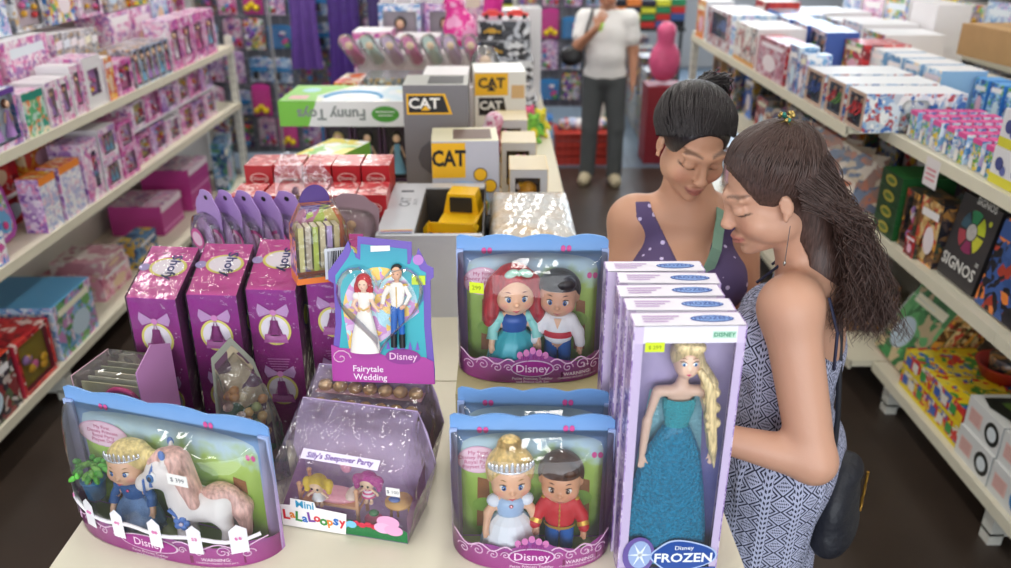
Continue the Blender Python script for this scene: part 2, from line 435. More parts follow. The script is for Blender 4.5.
# ---- shelving
def shelf_unit(label, xf, sgn, y0, y1, levels, depth, back_h, posts=(), back=True, legs=(), post_h=None, mid=None):
    """xf front edge; sgn +1 when the goods face +x"""
    t = thing('shelf_unit', label, 'shelf', (xf, (y0+y1)/2, 0))
    L_ = y1-y0; s = -sgn
    def bx(m, a, b, c, d, e, f, mm):
        m.box(min(s*a, s*b), max(s*a, s*b), c, d, e, f, mm)
    if back:
        m = MB(); bx(m, depth, depth+.02, -L_/2, L_/2, .1, back_h, STEEL); m.build('back_panel', t)
    for z, inset, dp in levels:
        n = max(1, round(L_/1.33)); w_ = L_/n
        for i in range(n):
            m = MB(); a = -L_/2 + i*w_ + .001; b = a + w_ - .002
            bx(m, inset, dp, a, b, z-.03, z, CREAM); bx(m, inset-.006, inset+.006, a, b, z-.042, z+.003, CREAM)
            m.build('shelf_board', t, bevel=.002)
    for yy in posts:
        m = MB(); bx(m, .0, .045, yy-.5*(y0+y1)-.03, yy-.5*(y0+y1)+.03, 0, post_h or back_h, STEEL)
        for k in range(int((post_h or back_h)/.06)):
            zz = .05 + k*.06
            for q in (-.012, .012):
                bx(m, -.0004, .003, yy-.5*(y0+y1)+q-.002, yy-.5*(y0+y1)+q+.002, zz, zz+.022, GREY)
                m.box(s*.022-.002+q*.8, s*.022+.002+q*.8, yy-.5*(y0+y1)-.0304, yy-.5*(y0+y1)-.029, zz, zz+.022, GREY)
        m.build('upright', t)
    for yy, a in legs:
        m = MB(); c = yy-.5*(y0+y1); bx(m, a, a+.3, c-.03, c+.03, .04, .165, STEEL); bx(m, a, a+.05, c-.03, c+.03, 0, .05, STEEL); bx(m, a+.25, a+.3, c-.03, c+.03, 0, .05, STEEL)
        m.build('leg', t, bevel=.003)
    return t
LX = -2.03
shelf_unit('white metal shelf unit full of pink girls toys along the wall', LX, 1, 2.2, 6.52,
           [(.21, 0, .58), (.80, 0, .58), (1.228, 0, .58)], .58, 1.9, posts=(6.49,), legs=((3.45, .03), (4.9, .03)), post_h=1.30)
RX, RZ0, RZ1, RZ2 = 1.62, .205, .88, 1.3125
def rx(z):   # front edge of the nearer run at each level
    return {0: 1.745, 1: 1.60, 2: 1.58}[z]
shelf_unit('cream gondola shelving with game boxes nearest the woman in the patterned jumpsuit', 1.58, -1, 1.35, 3.40,
           [(RZ0, .165, .62), (RZ1, .02, .62), (RZ2, 0, 1.2)], .62, 1.30, posts=(), legs=((2.42, .2), (3.3, .2)))
shelf_unit('cream gondola shelving with perforated end upright beyond the two women', 1.44, -1, 3.41, 6.45,
           [(RZ0, .2, .76), (RZ1, .1, .76), (RZ2, 0, 1.3)], .76, 1.30, posts=(6.42,), legs=((4.4, .22), (5.9, .22)), post_h=1.34)
# ---------------------------------------------------------------- dolls and gift packs
SKIN_D = '#e8b896'
def doll_skin(): 
    if 'dskin' not in MATS: MATS['dskin'] = vcol('doll_vinyl', .4, sss=.05)
    return MATS['dskin']
def toy_doll(parent, loc, h, kind, rz=0.0, tilt=0.0):
    """Toddler doll with a large head; kind holds the outfit."""
    s = h/.165; U = bpy.data.objects.new('doll', None)
    g = np.arange(-.05, .0501, .0018)
    b = Body(g, np.arange(-.041, .036, .0018), np.arange(-.004, .172, .0018))
    hc = (0, -.002, .128)
    b.ell(hc, (.0285, .028, .031), .004); b.ell((0, -.012, .113), (.021, .017, .018), .008)
    for q in (-1, 1):
        b.ell((q*.015, -.017, .116), (.010, .009, .010), .006); b.ell((q*.0285, 0, .124), (.003, .006, .008), .003)
    b.ell((0, -.0315, .1165), (.0030, .004, .0032), .004); b.limb((-.004, -.0285, .1055), (.004, -.0285, .1055), .0016, .0016, .002)
    b.limb((0, .002, .085), (0, 0, .108), .008, .009, .008); b.ell((0, 0, .075), (.019, .012, .020), .006); b.ell((0, 0, .052), (.018, .013, .014), .01)
    for q in (-1, 1):
        b.limb((q*.018, 0, .086), (q*.030, -.003, .066), .0068, .006, .006); b.limb((q*.030, -.003, .066), (q*.034, -.011, .047), .006, .0045, .004)
        b.ell((q*.0345, -.013, .042), (.0045, .005, .0065), .003)
        for k in range(4): b.limb((q*(.0325+.0016*k), -.0135-.001*k, .040), (q*(.0325+.0018*k), -.0165, .0335+.0008*abs(k-1.5)), .0014, .0011, .001)
        b.limb((q*.0315, -.015, .0435), (q*.0295, -.018, .0385), .0015, .0012, .0012)
        b.limb((q*.009, 0, .05), (q*.010, 0, .012), .0095, .0065, .006); b.ell((q*.0105, -.004, .005), (.006, .010, .005), .004)
    sk = np.array(srgb(kind.get('skin', SKIN_D)))
    def colf(V):
        C = np.repeat(sk[None], len(V), 0)
        for q in (-1, 1):
            d = np.hypot(V[:, 0]-q*.017, V[:, 2]-.112); C = mixc(C, srgb('#e58f86'), .5*sstep(.009, .002, d)*(V[:, 1] < -.012))
        return C
    d = grid_mesh('doll', b.G, b.ax, doll_skin(), parent, colf, 1)
    d.location = loc; d.rotation_euler = (tilt, 0, rz); d.scale = (s, s, s)
    # face
    F = MB(); wh = mat('#f7f4f0', .25); iris = mat(kind.get('eye', '#3f6ea8'), .2); blk = mat('#1a1210', .25); lip = mat(kind.get('lip', '#c94f63'), .35)
    br = mat(kind.get('brow', '#6a4a2a'), .6)
    for q in (-1, 1):
        F.ell((q*.0112, -.0268, .1235), (.0056, .0022, .0048), wh, 12, 6, rot=(0, 0, q*.30)); F.ell((q*.0108, -.0283, .1233), (.0034, .0016, .0040), iris, 10, 6, rot=(0, 0, q*.25))
        F.ell((q*.0106, -.0292, .1233), (.0017, .0012, .0024), blk, 8, 6); F.ell((q*.0120, -.0300, .1250), (.0007, .0006, .0007), wh, 6, 4)
        F.tube([(q*.0055, -.0287, .1262), (q*.0115, -.0290, .1289), (q*.0175, -.0240, .1262)], [.0005, .0008, .0004], blk, 5)
        F.tube([(q*.0060, -.0283, .1325), (q*.0115, -.0275, .1350), (q*.0170, -.0230, .1335)], [.0004, .0008, .0003], br, 5)
    F.tube([(-.0052, -.0284, .1066), (0, -.0304, .1052), (.0052, -.0284, .1066)], [.0004, .0014, .0004], lip, 6)
    F.build('painted_face', d)
    hm = hair_mat(kind['hair'])
    H = MB()
    if kind.get('cut') == 'short':
        Hb = Body(np.arange(-.04, .041, .0018), np.arange(-.04, .041, .0018), np.arange(.09, .178, .0018))
        Hb.ell((0, .003, .134), (.0325, .031, .0305), .004); Hb.ell((.006, -.020, .152), (.020, .012, .010), .01); Hb.ell((-.012, -.016, .150), (.014, .011, .010), .01)
        X, Y, Z = Hb.xyz(); G = np.maximum(Hb.G, .1395 - Z - np.maximum(Y+.012, 0)*1.5 + 0*X)
        grid_mesh('hair', G, Hb.ax, hm, d)
    else:
        Hb = Body(np.arange(-.05, .051, .002), np.arange(-.04, .046, .002), np.arange(.05, .19, .002))
        Hb.ell((0, .004, .133), (.033, .031, .032), .004)
        if kind.get('cut') == 'bun': Hb.ell((0, .008, .166), (.017, .016, .013), .008)
        if kind.get('cut') == 'long':
            for q in (-1, 1):
                Hb.limb((q*.027, .004, .135), (q*.034, -.004, .092), .012, .010, .01); Hb.limb((q*.030, .008, .12), (q*.036, .002, .078), .012, .009, .01)
            Hb.ell((.0, .018, .105), (.034, .014, .035), .01)
        if kind.get('cut') == 'pony': Hb.limb((.018, .01, .15), (.044, .004, .135), .010, .010, .01); Hb.limb((.044, .004, .135), (.047, .0, .105), .010, .005, .01)
        X, Y, Z = Hb.xyz()
        face = np.sqrt((X/.0245)**2 + ((Y+.032)/.020)**2 + ((Z-.118)/.0255)**2) - 1
        G = np.maximum(Hb.G, -face*.02)
        grid_mesh('hair', G, Hb.ax, hm, d)
    # outfit
    if kind['wear'] == 'gown':
        g = MB(); m1 = mat(*kind['gown']) if isinstance(kind['gown'], tuple) else kind['gown']; m2 = mat(*kind['bodice'])
        n = 40; prof = [(.0165, .064), (.026, .055), (.034, .040), (.039, .02), (.041, .006), (.0385, .006)]
        V = []; Fc = []
        for r, z in prof:
            for j in range(n):
                rr = r*(1 + .05*math.sin(j*2*PI/n*11)*(r/.041)); V.append((rr*math.cos(2*PI*j/n), .72*rr*math.sin(2*PI*j/n), z))
        for i in range(len(prof)-1):
            for j in range(n): Fc.append((i*n+j, i*n+(j+1) % n, (i+1)*n+(j+1) % n, (i+1)*n+j))
        g.add(V, Fc, m1, True); g.build('gown_skirt', d)
        g = MB(); g.lathe([(.0145, .060), (.0175, .064), (.0215, .078), (.0205, .086), (.014, .091), (.0105, .091)], m2, 20, sy=.70)
        sl = mat(*kind['sleeve'])
        for q in (-1, 1):
            g.ell((q*.0215, -.0005, .084), (.0105, .0095, .0095), sl, 12, 8)
            if kind.get('long_sleeve'): g.tube([(q*.021, 0, .084), (q*.031, -.003, .066), (q*.0335, -.009, .053)], [.008, .0078, .0085], sl, 10)
        if kind.get('brooch'): g.ell((0, -.0155, .083), (.003, .002, .003), mat(kind['brooch'], .2, .6), 8, 6)
        g.build('bodice', d)
        if kind.get('apron'): 
            g = MB()
            for k in range(7):
                a0 = -1.25 + k*.36; a1 = a0 + .36
                for (r0, z0), (r1, z1) in (((.0185, .063), (.029, .053)), ((.029, .053), (.037, .036)), ((.037, .036), (.0425, .018 + .006*(k % 2)))):
                    g.quad(*[(r*math.sin(a), -.735*r*math.cos(a), z) for r, z, a in ((r0, z0, a0), (r0, z0, a1), (r1, z1, a1), (r1, z1, a0))], mat(*kind['apron']))
            g.build('overskirt', d)
    else:
        tb = Body(np.arange(-.045, .0451, .0018), np.arange(-.03, .031, .0018), np.arange(.036, .1, .0018))
        tb.ell((0, 0, .076), (.0225, .0155, .020), .005); tb.ell((0, 0, .056), (.0215, .016, .014), .01); tb.limb((0, 0, .088), (0, 0, .093), .0125, .011, .004)
        for q in (-1, 1): tb.limb((q*.019, 0, .086), (q*.031, -.003, .066), .0095, .0085, .005); tb.limb((q*.031, -.003, .066), (q*.0345, -.010, .051), .0085, .0080, .004)
        X, Y, Z = tb.xyz(); G = np.maximum(tb.G, .0455 - Z + 0*X + 0*Y)
        grid_mesh('jacket', G, tb.ax, mat(*kind['top']), d)
        g = MB(); ex = mat(*kind['trim'])
        if kind.get('sash'): g.lathe([(.0225, .058), (.0232, .060), (.0232, .066), (.0225, .068)], mat(*kind['sash']), 20, sy=.74)
        else: g.lathe([(.0222, .0475), (.0236, .049), (.0232, .0525)], ex, 20, sy=.75)
        if kind.get('buttons'):
            for k in range(4): g.ell((0, -.0168, .056 + k*.0085), (.0018, .0014, .0018), ex, 8, 6)
            g.tube([(-.0007, -.0162, .050), (0, -.0168, .07), (0, -.0135, .090)], .0008, ex, 5)
            g.lathe([(.0118, .090), (.0128, .092), (.0115, .0945)], ex, 16)
            for q in (-1, 1):
                g.ell((q*.0205, 0, .0925), (.007, .006, .0025), ex, 10, 6); g.tube([(q*.0325, -.0062, .0585), (q*.0342, -.0092, .0535)], .0092, ex, 10)
        else:
            g.add([(-.006, -.0148, .091), (0, -.0172, .074), (.006, -.0148, .091)], [(0, 1, 2)], mat(SKIN_D, .4))
        g.build('jacket_trim', d)
        g = MB()
        for q in (-1, 1): g.tube([(q*.008, 0, .052), (q*.0105, 0, .032), (q*.0105, -.001, .008)], [.0125, .0105, .0095], mat(*kind['trousers']), 12)
        g.build('trousers', d)
    g = MB()
    for q in (-1, 1): g.ell((q*.0105, -.005, .0045), (.0072, .0115, .0055), mat(kind.get('shoe', '#2b2320'), .35), 10, 6)
    g.build('shoe', d)
    if kind.get('tiara'):
        g = MB(); tm = mat(kind['tiara'], .18, .6)
        for k in range(11):
            a = (-1.15 + k*.23); x = .031*math.sin(a); y = -.029*math.cos(a); z = .147
            hgt = .005 + .008*max(0, 1-abs(k-5)/5.)
            g.ell((x, y, z+hgt*.5), (.0028, .0014, hgt*.75), tm, 6, 4)
        g.tube([(.0318*math.sin(-1.2+i*.2), -.0295*math.cos(-1.2+i*.2), .1465) for i in range(13)], .0014, tm, 6)
        g.build('tiara', d)
    if kind.get('bow'):
        g = MB()
        for q in (-1, 1):
            g.ell((.004+q*.010, -.020, .160), (.011, .005, .006), mat(kind['bow'], .5), 10, 6, rot=(0, q*.35, 0))
        g.ell((.004, -.023, .160), (.003, .003, .003), mat(kind['bow'], .5), 8, 6); g.build('hair_bow', d)
    return d
def hair_mat(c, bump=.8, sc=180, rough=.38):
    key = ('hair', c, bump, sc)
    if key in MATS: return MATS[key]
    m, N, L, b = new_mat('hair_' + c.lstrip('#')); b.inputs['Roughness'].default_value = rough
    tc = N.new('ShaderNodeTexCoord'); mp = N.new('ShaderNodeMapping'); mp.inputs['Scale'].default_value = (1, 1, .12)
    L.new(tc.outputs['Object'], mp.inputs['Vector'])
    n = N.new('ShaderNodeTexNoise'); n.inputs['Scale'].default_value = sc; n.inputs['Detail'].default_value = 3; L.new(mp.outputs[0], n.inputs['Vector'])
    cr = N.new('ShaderNodeValToRGB'); c0 = srgb(c); cr.color_ramp.elements[0].color = (*[x*.55 for x in c0], 1); cr.color_ramp.elements[1].color = (*[min(1, x*1.25+.01) for x in c0], 1)
    cr.color_ramp.elements[0].position = .3; cr.color_ramp.elements[1].position = .7
    L.new(n.outputs['Fac'], cr.inputs[0]); L.new(cr.outputs[0], b.inputs['Base Color'])
    bp = N.new('ShaderNodeBump'); bp.inputs['Strength'].default_value = bump; bp.inputs['Distance'].default_value = .002
    L.new(n.outputs['Fac'], bp.inputs['Height']); L.new(bp.outputs['Normal'], b.inputs['Normal'])
    MATS[key] = m
    return m
GLITTER = lambda c: mat(c, .3, .25, bump=.6, bscale=420, var=.35)
LADY_BLUE = dict(wear='gown', gown=('#b9d3ee', .35, .0, .3), bodice=('#a8c6ea', .35), sleeve=('#e6eefa', .5), apron=('#eef4fb', .45), hair='#e3c27c', cut='bun', tiara='#dfe6f0', brooch='#e8a7b0', eye='#3d78c0', brow='#a57f45', shoe='#cfe0f2')
LAD_RED = dict(wear='suit', top=('#c9202a', .55), trim=('#e0b24c', .3, .5), trousers=('#1d5fae', .55), buttons=True, hair='#4a2c1c', cut='short', eye='#5a3a22', skin='#d9a07c', brow='#3a2416', lip='#b5625a')
LADY_TEAL = dict(wear='gown', gown=('#2fa9b8', .35, .1, .2), bodice=('#1c4fa0', .35, .1), sleeve=('#8fd6cf', .45), long_sleeve=True, hair='#b3202c', cut='long', bow='#bfe8d8', eye='#2f6fae', brow='#8a2a22', shoe='#2b8f9a')
LAD_WHITE = dict(wear='suit', top=('#f1eff2', .55), trim=('#f1eff2', .5), sash=('#c62636', .5), trousers=('#1c56a0', .55), hair='#221a1c', cut='short', eye='#2f5fa0', skin='#d8a384', brow='#1c1412', lip='#b5625a')
LADY_DENIM = dict(wear='gown', gown=('#6f93c4', .6, 0, 0, .3, 400), bodice=('#2f5f9e', .6, 0, 0, .3, 400), sleeve=('#2f5f9e', .6, 0, 0, .3, 400), long_sleeve=True, hair='#ecd08a', cut='pony', tiara='#e7e9ee', brooch='#e05a8a', eye='#3d78c0', brow='#a57f45', shoe='#7fa6d8')
SHELL = plastic(.025, .45, 10, .06, gain=1.1)
SHELL2 = plastic(.04, 1.0, 24, .09, gain=1.35)
def scal(x, n, amp): return amp*abs(math.sin(x*n*PI))
def gift_pack(label, W, D, H, loc, rz, dolls, tint='blue', title=True, ghost=False, horse=False, lean=0.0):
    t = thing('gift_pack', label, 'toy box', loc, rot=(lean, 0, rz))
    def yf(x, k=1.0): return -D*k*(1-min(1, abs(2*x/W))**3.0)**.55
    N_ = 48; xs = [W/2*math.sin(-PI/2 + PI*i/N_) for i in range(N_+1)]
    top = [(W/2*.995*(1-2*i/40.), H*(.972 if i not in (0, 40) else .955) + scal(i/40., 3.5, H*.028)) for i in range(41)]
    card = ramp_print([(0, '#b07cc0'), (.30, '#c7a6d8'), (.55, '#a9b4e2'), (.80, '#86abdd'), (1, '#6f9fda')], 2, 0, H, .05, 12)
    MB().prism([(-W/2, 0), (W/2, 0)] + top, .004, card).build('backing_card', t)
    # printed scene on the card
    g = MB(); mead = ramp_print([(0, '#6f8d3e'), (.35, '#8fb04a'), (.62, '#a9c764'), (.74, '#bcd8e6'), (1, '#9cc2e6')], 2, 0, H, .22, 22)
    a = W*.435
    pts = [(-a, .012), (a, .012)] + [(a*math.cos(q*PI/12) if 0 < q < 12 else (a if q == 0 else -a), H*.74 + H*.13*math.sin(q*PI/12)**.6) for q in range(13)]
    g.flat(pts, -.0008, mead)
    for x0, w_ in ((-.30, .035), (-.20, .02), (.33, .03)): g.flat([(W*(x0-w_*1.3), H*.12), (W*(x0+w_*1.3), H*.12), (W*(x0+w_), H*.5), (W*(x0-w_), H*.52)], -.0014, mat('#8a5a34', .6, var=.3, bscale=60))
    for x0, z0, r_ in ((-.08, .42, .10), (.14, .50, .09), (.30, .36, .08), (-.3, .3, .07)): g.disc(W*x0, H*z0, W*r_, H*r_*.8, -.0018, mat('#7ea241', .6, var=.3, bscale=90))
    pk = mat('#e7b9d6', .45); mg = mat('#c2347f', .4)
    bx_, bz = (-.33, .66)
    g.disc(W*bx_, H*bz, W*.13, H*.105, -.003, pk, 24); g.disc(W*bx_, H*bz, W*.122, H*.095, -.0033, mat('#f0cfe4', .45), 24)
    for i, s_ in enumerate(('My First', 'Disney Princess', 'Royal Party', 'Playset Dolls')): g.text(s_, H*.040, mg, W*bx_, H*(bz+.055-.036*i), -.0038)
    for x0, z0, q in ((-.30, .885, .3), (.22, .90, -.3), (.40, .70, .2)):
        for dx in (-1, 1):
            g.disc(W*x0+dx*H*.020, H*z0, H*.017, H*.024, -.0020, mat('#d6559a', .4), 10)
    g.build('printed_scene', t)
    # side wings of the card
    for q in (-1, 1): g = MB(); g.box(min(q*W/2, q*W*.455), max(q*W/2, q*W*.455), -.006, -.0009, 0, H*.90, ramp_print([(0, '#b98fcb'), (.5, '#bcb2dd'), (1, '#9ab8e4')], 2, 0, H)); g.build('card_border', t, bevel=.001)
    # front print, following the curve
    tray = ramp_print([(0, '#b23a94'), (.55, '#b94f9e'), (1, '#a05bb0')], 2, 0, H*.25, .25, 50)
    g = MB(); V = []; Fc = []
    for i, x in enumerate(xs):
        z = H*(.155 + .035*math.sin(i/N_*PI*4+.6)**2 + (.09*max(0, 1-abs(x/W)*7) if title else 0))
        V += [(x, yf(x)-.0005, 0), (x, yf(x)-.0005, z)]
    for i in range(N_): Fc.append((2*i, 2*i+2, 2*i+3, 2*i+1))
    g.add(V, Fc, tray, True)
    V = [(x, yf(x), 0) for x in xs]; g.add(V, [tuple(range(len(V)))], mat('#a8469c', .5))
    fn = lambda x, z, e=.0016: (x, yf(x)-e, z)
    swirl = mat('#eec3e2', .4)
    def curl(cx, cz, r0, q, turns=1.6):
        P = [fn(cx+q*(r0*(1-i/26.)*math.cos(i/26.*turns*2*PI)), cz+r0*(1-i/26.)*math.sin(i/26.*turns*2*PI), .0015) for i in range(24)]
        g.tube(P, H*.0045, swirl, 4)
    for q in (-1, 1):
        for c_, r0 in ((.42, .026), (.33, .030), (.235, .026), (.16, .02)): curl(q*W*c_, H*(.115 + .02*math.sin(c_*40)), H*r0*1.5, q)
        g.tube([fn(q*W*(.12+.36*i/16.), H*(.165+.022*math.sin(i*.9)), .0015) for i in range(17)], H*.006, swirl, 4)
    ov = mat('#9c2f86', .35); lt = mat('#f3d6ea', .4)
    def oval(cx, cz, rx_, rz_, m, e): 
        P = [fn(cx+rx_*math.cos(2*PI*i/24), cz+rz_*math.sin(2*PI*i/24), e) for i in range(24)]; g.add(P+[fn(cx, cz, e)], [(i, (i+1) % 24, 24) for i in range(24)], m)
    oval(.0, H*.115, W*.145, H*.066, lt, .0022); oval(.0, H*.115, W*.135, H*.058, ov, .0028)
    g.text('Disney', H*.085, lt, 0, H*.115, bold=.01, fn=lambda x, z: fn(x, z, .0036))
    for i, s_ in enumerate(('Petite Princess Toddler', 'and Prince Gift Set')): g.text(s_, H*.030, lt, -.0, H*(.038-.026*i), fn=lambda x, z: fn(x, z, .0034))
    if title:   # crown shaped tab
        for k in range(5):
            cx = (k-2)*W*.042; hh = H*(.255 - .018*abs(k-2)); oval(cx, hh, W*.020, H*.028, mat('#e38cc4', .4), .0020)
        g.text('my first', H*.055, ov, 0, H*.205, fn=lambda x, z: fn(x, z, .0034))
    wx, wz = W*.30, H*.052
    g.add([fn(wx-W*.11, wz-H*.032), fn(wx+W*.11, wz-H*.032), fn(wx+W*.11, wz+H*.03), fn(wx-W*.11, wz+H*.03)], [(0, 1, 2, 3)], mat('#8c1f63', .4))
    g.text('WARNING:', H*.038, lt, wx, wz+H*.010, bold=.01, fn=lambda x, z: fn(x, z, .0026)); g.text('CHOKING HAZARD Small parts', H*.020, lt, wx, wz-H*.018, fn=lambda x, z: fn(x, z, .0026))
    g.text('3+', H*.045, lt, W*.36, H*.115, bold=.01, fn=lambda x, z: fn(x, z, .003))
    g.build('front_print', t)
    # clear shell
    g = MB(); V = []; Fc = []; zs = [H*.0, H*.3, H*.62, H*.80, H*.865, H*.885]; ks = [1.0, 1.0, .97, .90, .72, .02]
    zs = zs[0:1]+zs[1:]; n = len(xs)
    for z, k in zip(zs, ks):
        for x in xs: V.append((x*(1 if k > .9 else .985), yf(x, k) - .0022, z))
    for i in range(len(zs)-1):
        for j in range(n-1): Fc.append((i*n+j, i*n+j+1, (i+1)*n+j+1, (i+1)*n+j))
    g.add(V, Fc, SHELL, True)
    g.build('clear_shell', t)
    # inner white shelf under the dolls
    if dolls or horse:
        g = MB(); V = [(x*.97, yf(x, .94), H*.03) for x in xs]; g.add(V, [tuple(range(len(V)))], mat('#9fb26a', .6)); g.build('inner_tray', t)
    for (x, hh, kind, r_) in dolls: toy_doll(t, (x, -D*.42, H*.034), hh, kind, r_)
    return t, fn
C_Y = 1.215
gift_pack('gift pack holding a blond doll in pale blue gown and a doll in red jacket', .287, .078, .272, (.054, C_Y, TZ), R(-1), [(-.038, .215, LADY_BLUE, .1), (.050, .205, LAD_RED, -.1)])
gift_pack('blue-topped doll gift pack hidden behind the blond and red-jacket pair', .28, .068, .272, (.060, C_Y+.086, TZ), R(-2.5), [], title=False)
MB().box(-.155, .155, -.085, .085, 0, .205, mat('#a59a6e', .6, var=.15, bscale=20), top=mat('#b3a97c', .6)).build('carton', bevel=.002, loc=(.066, 1.478, TZ),
    label='olive brown carton that props up the red-haired doll gift pack', cat='carton')
gift_pack('gift pack with a red-haired doll in teal dress and a doll in white shirt', .298, .078, .285, (.062, 1.512, 1.256), R(0), [(-.036, .225, LADY_TEAL, .1), (.052, .215, LAD_WHITE, -.15)])
# ---- pony pack
tA, fnA = gift_pack('wide gift pack with a denim-dressed doll, a pink-maned white pony and a potted plant', .430, .090, .268, (-.602, 1.262, TZ), R(-17.5), [(-.062, .190, LADY_DENIM, .15)], title=False)
def pony(parent, loc, s, rz):
    b = Body(np.arange(-.10, .09, .0026), np.arange(-.04, .041, .0026), np.arange(-.002, .205, .0026))
    b.ell((.018, 0, .078), (.040, .028, .030), .01); b.ell((-.014, 0, .084), (.028, .026, .034), .015); b.ell((.044, 0, .084), (.026, .028, .030), .01)
    b.limb((-.020, 0, .095), (-.034, 0, .130), .024, .020, .02); b.ell((-.044, 0, .150), (.029, .026, .029), .012); b.limb((-.055, 0, .140), (-.078, 0, .126), .020, .0150, .012)
    b.ell((-.082, 0, .124), (.013, .0145, .013), .006)
    for q in (-1, 1):
        b.limb((-.034, q*.014, .172), (-.032, q*.018, .194), .009, .003, .003)
        b.limb((-.020, q*.015, .066), (-.022, q*.016, .034), .014, .010, .012); b.limb((-.022, q*.016, .034), (-.024, q*.016, .006), .0105, .013, .005)
        b.limb((.044, q*.015, .070), (.054, q*.016, .040), .017, .010, .012); b.limb((.054, q*.016, .040), (.050, q*.016, .006), .0105, .013, .005)
    o = grid_mesh('toy_pony', b.G, b.ax, mat('#f3ece9', .5), parent); o.location = loc; o.rotation_euler = (0, 0, rz); o.scale = (s, s, s)
    g = Body(np.arange(-.10, .12, .0026), np.arange(-.045, .046, .0026), np.arange(.0, .205, .0026))
    g.ell((-.030, -.002, .180), (.018, .019, .014), .008); g.limb((-.018, 0, .168), (-.004, -.004, .120), .021, .018, .012); g.limb((-.014, -.014, .155), (.006, -.024, .098), .014, .010, .01)
    g.limb((-.044, 0, .181), (-.060, -.006, .170), .011, .007, .006)
    g.limb((.064, 0, .098), (.076, 0, .075), .014, .018, .01); g.limb((.076, 0, .075), (.080, 0, .022), .018, .009, .01)
    g.ell((.040, 0, .108), (.024, .022, .010), .012)
    grid_mesh('mane_and_tail', g.G, g.ax, hair_mat('#f0b9ae', 1.0, 150), o)
    g = MB(); bl = mat('#5f86cf', .45); blk = mat('#1b2440', .2)
    g.tube([(-.056, -.026, .160), (-.060, -.0235, .134), (-.062, 0, .118), (-.060, .0235, .134), (-.056, .026, .160), (-.052, 0, .180), (-.056, -.026, .160)], .0026, bl, 6)
    g.tube([(-.074, -.0165, .140), (-.076, -.0165, .114), (-.076, .0165, .114), (-.074, .0165, .140), (-.074, -.0165, .140)], .0024, bl, 6)
    for q in (-1, 1): g.ell((-.034, q*.020, .192), (.006, .003, .010), bl, 8, 6)
    g.tube([(-.036, -.028, .090), (-.014, -.027, .062), (-.014, .027, .062), (-.036, .028, .090)], .0032, bl, 6)
    for k in range(5): g.ell((-.018+.0085*math.cos(k*1.257), -.029, .062+.0085*math.sin(k*1.257)), (.0065, .003, .0065), bl, 8, 5)
    g.ell((-.018, -.032, .062), (.004, .002, .004), mat('#e6d9ee', .3), 8, 5); g.build('bridle', o)
    for q in (-1, 1): g = MB(); g.ell((-.055, q*.0245, .152), (.0095, .0036, .0115), mat('#f8f8f8', .2), 12, 8); g.ell((-.0565, q*.0272, .152), (.0066, .0024, .0088), mat('#3b78b8', .2), 10, 6); g.ell((-.057, q*.0288, .152), (.0036, .0016, .0052), blk, 8, 5); g.build('painted_eye', o)
    return o
pony(tA, (.072, -.038, .010), 1.05, .30)
g = MB(); g.lathe([(.0, .0), (.016, 0), (.021, .036), (.023, .037), (.023, .040), (.0, .040)], mat('#2f86c4', .4), 18); pot = g.build('flower_pot', tA); pot.location = (-.150, -.040, .062)
g = MB()
for k in range(22):
    a = k*2.4; r = .012+.009*(k % 3); g.ell((r*math.cos(a), r*math.sin(a), .052+.018*((k*7) % 5)/4.), (.011, .007, .005), mat('#5fb944' if k % 3 else '#8ed45c', .5), 8, 5, rot=(k, .4, a))
g.tube([(0, 0, .035), (0, 0, .06)], .003, mat('#b0683a', .6)); g.ell((.004, -.015, .045), (.006, .005, .009), mat('#d8742e', .5)); g.build('leafy_plant', pot)
g = MB()   # white picket fence printed along the front, with hearts
fw = mat('#f2eef4', .4)
for z in (.055,): g.tube([fnA(-.20+.40*i/24., .060 + .004*math.sin(i*.8), .0034) for i in range(25)], .0042, fw, 4)
for x in (-.190, -.128, -.058, .022, .100, .172):
    g.add([fnA(x-.013, .032, .006), fnA(x+.013, .032, .006), fnA(x+.013, .082, .006), fnA(x, .094, .006), fnA(x-.013, .082, .006)], [(0, 1, 2, 3, 4)], fw)
    for q in (-1, 1): g.ell(fnA(x+q*.0028, .064, .0066), (.0035, .0006, .0035), mat('#e07fb4', .4), 8, 4)
g.build('printed_fence', tA)
def sticker(parent, x, y, z, w_, h_, txt, col='#f4f2ee', ink='#5a5a66', rz=0, ry=0):
    m = MB(); m.box(-w_/2, w_/2, -.0004, .0004, -h_/2, h_/2, mat(col, .5)); m.text(txt, h_*.55, mat(ink, .6), 0, 0, -.0008)
    o = m.build('price_sticker', parent); o.location = (x, y, z); o.rotation_euler = (0, ry, rz); o['label'] = ('yellow' if col != '#f4f2ee' else 'white') + ' price sticker'; return o
sticker(tA, .088, -.0905, .186, .040, .022, '$ 399')
# yellow price sticker of the red-haired pair
E1 = [o for o in COL.objects if o.get('label', '').startswith('gift pack with a red-haired')][0]
sticker(E1, -.108, -.0745, .205, .028, .022, '299', '#d9ea2c', '#7d8a1c', rz=-.25)
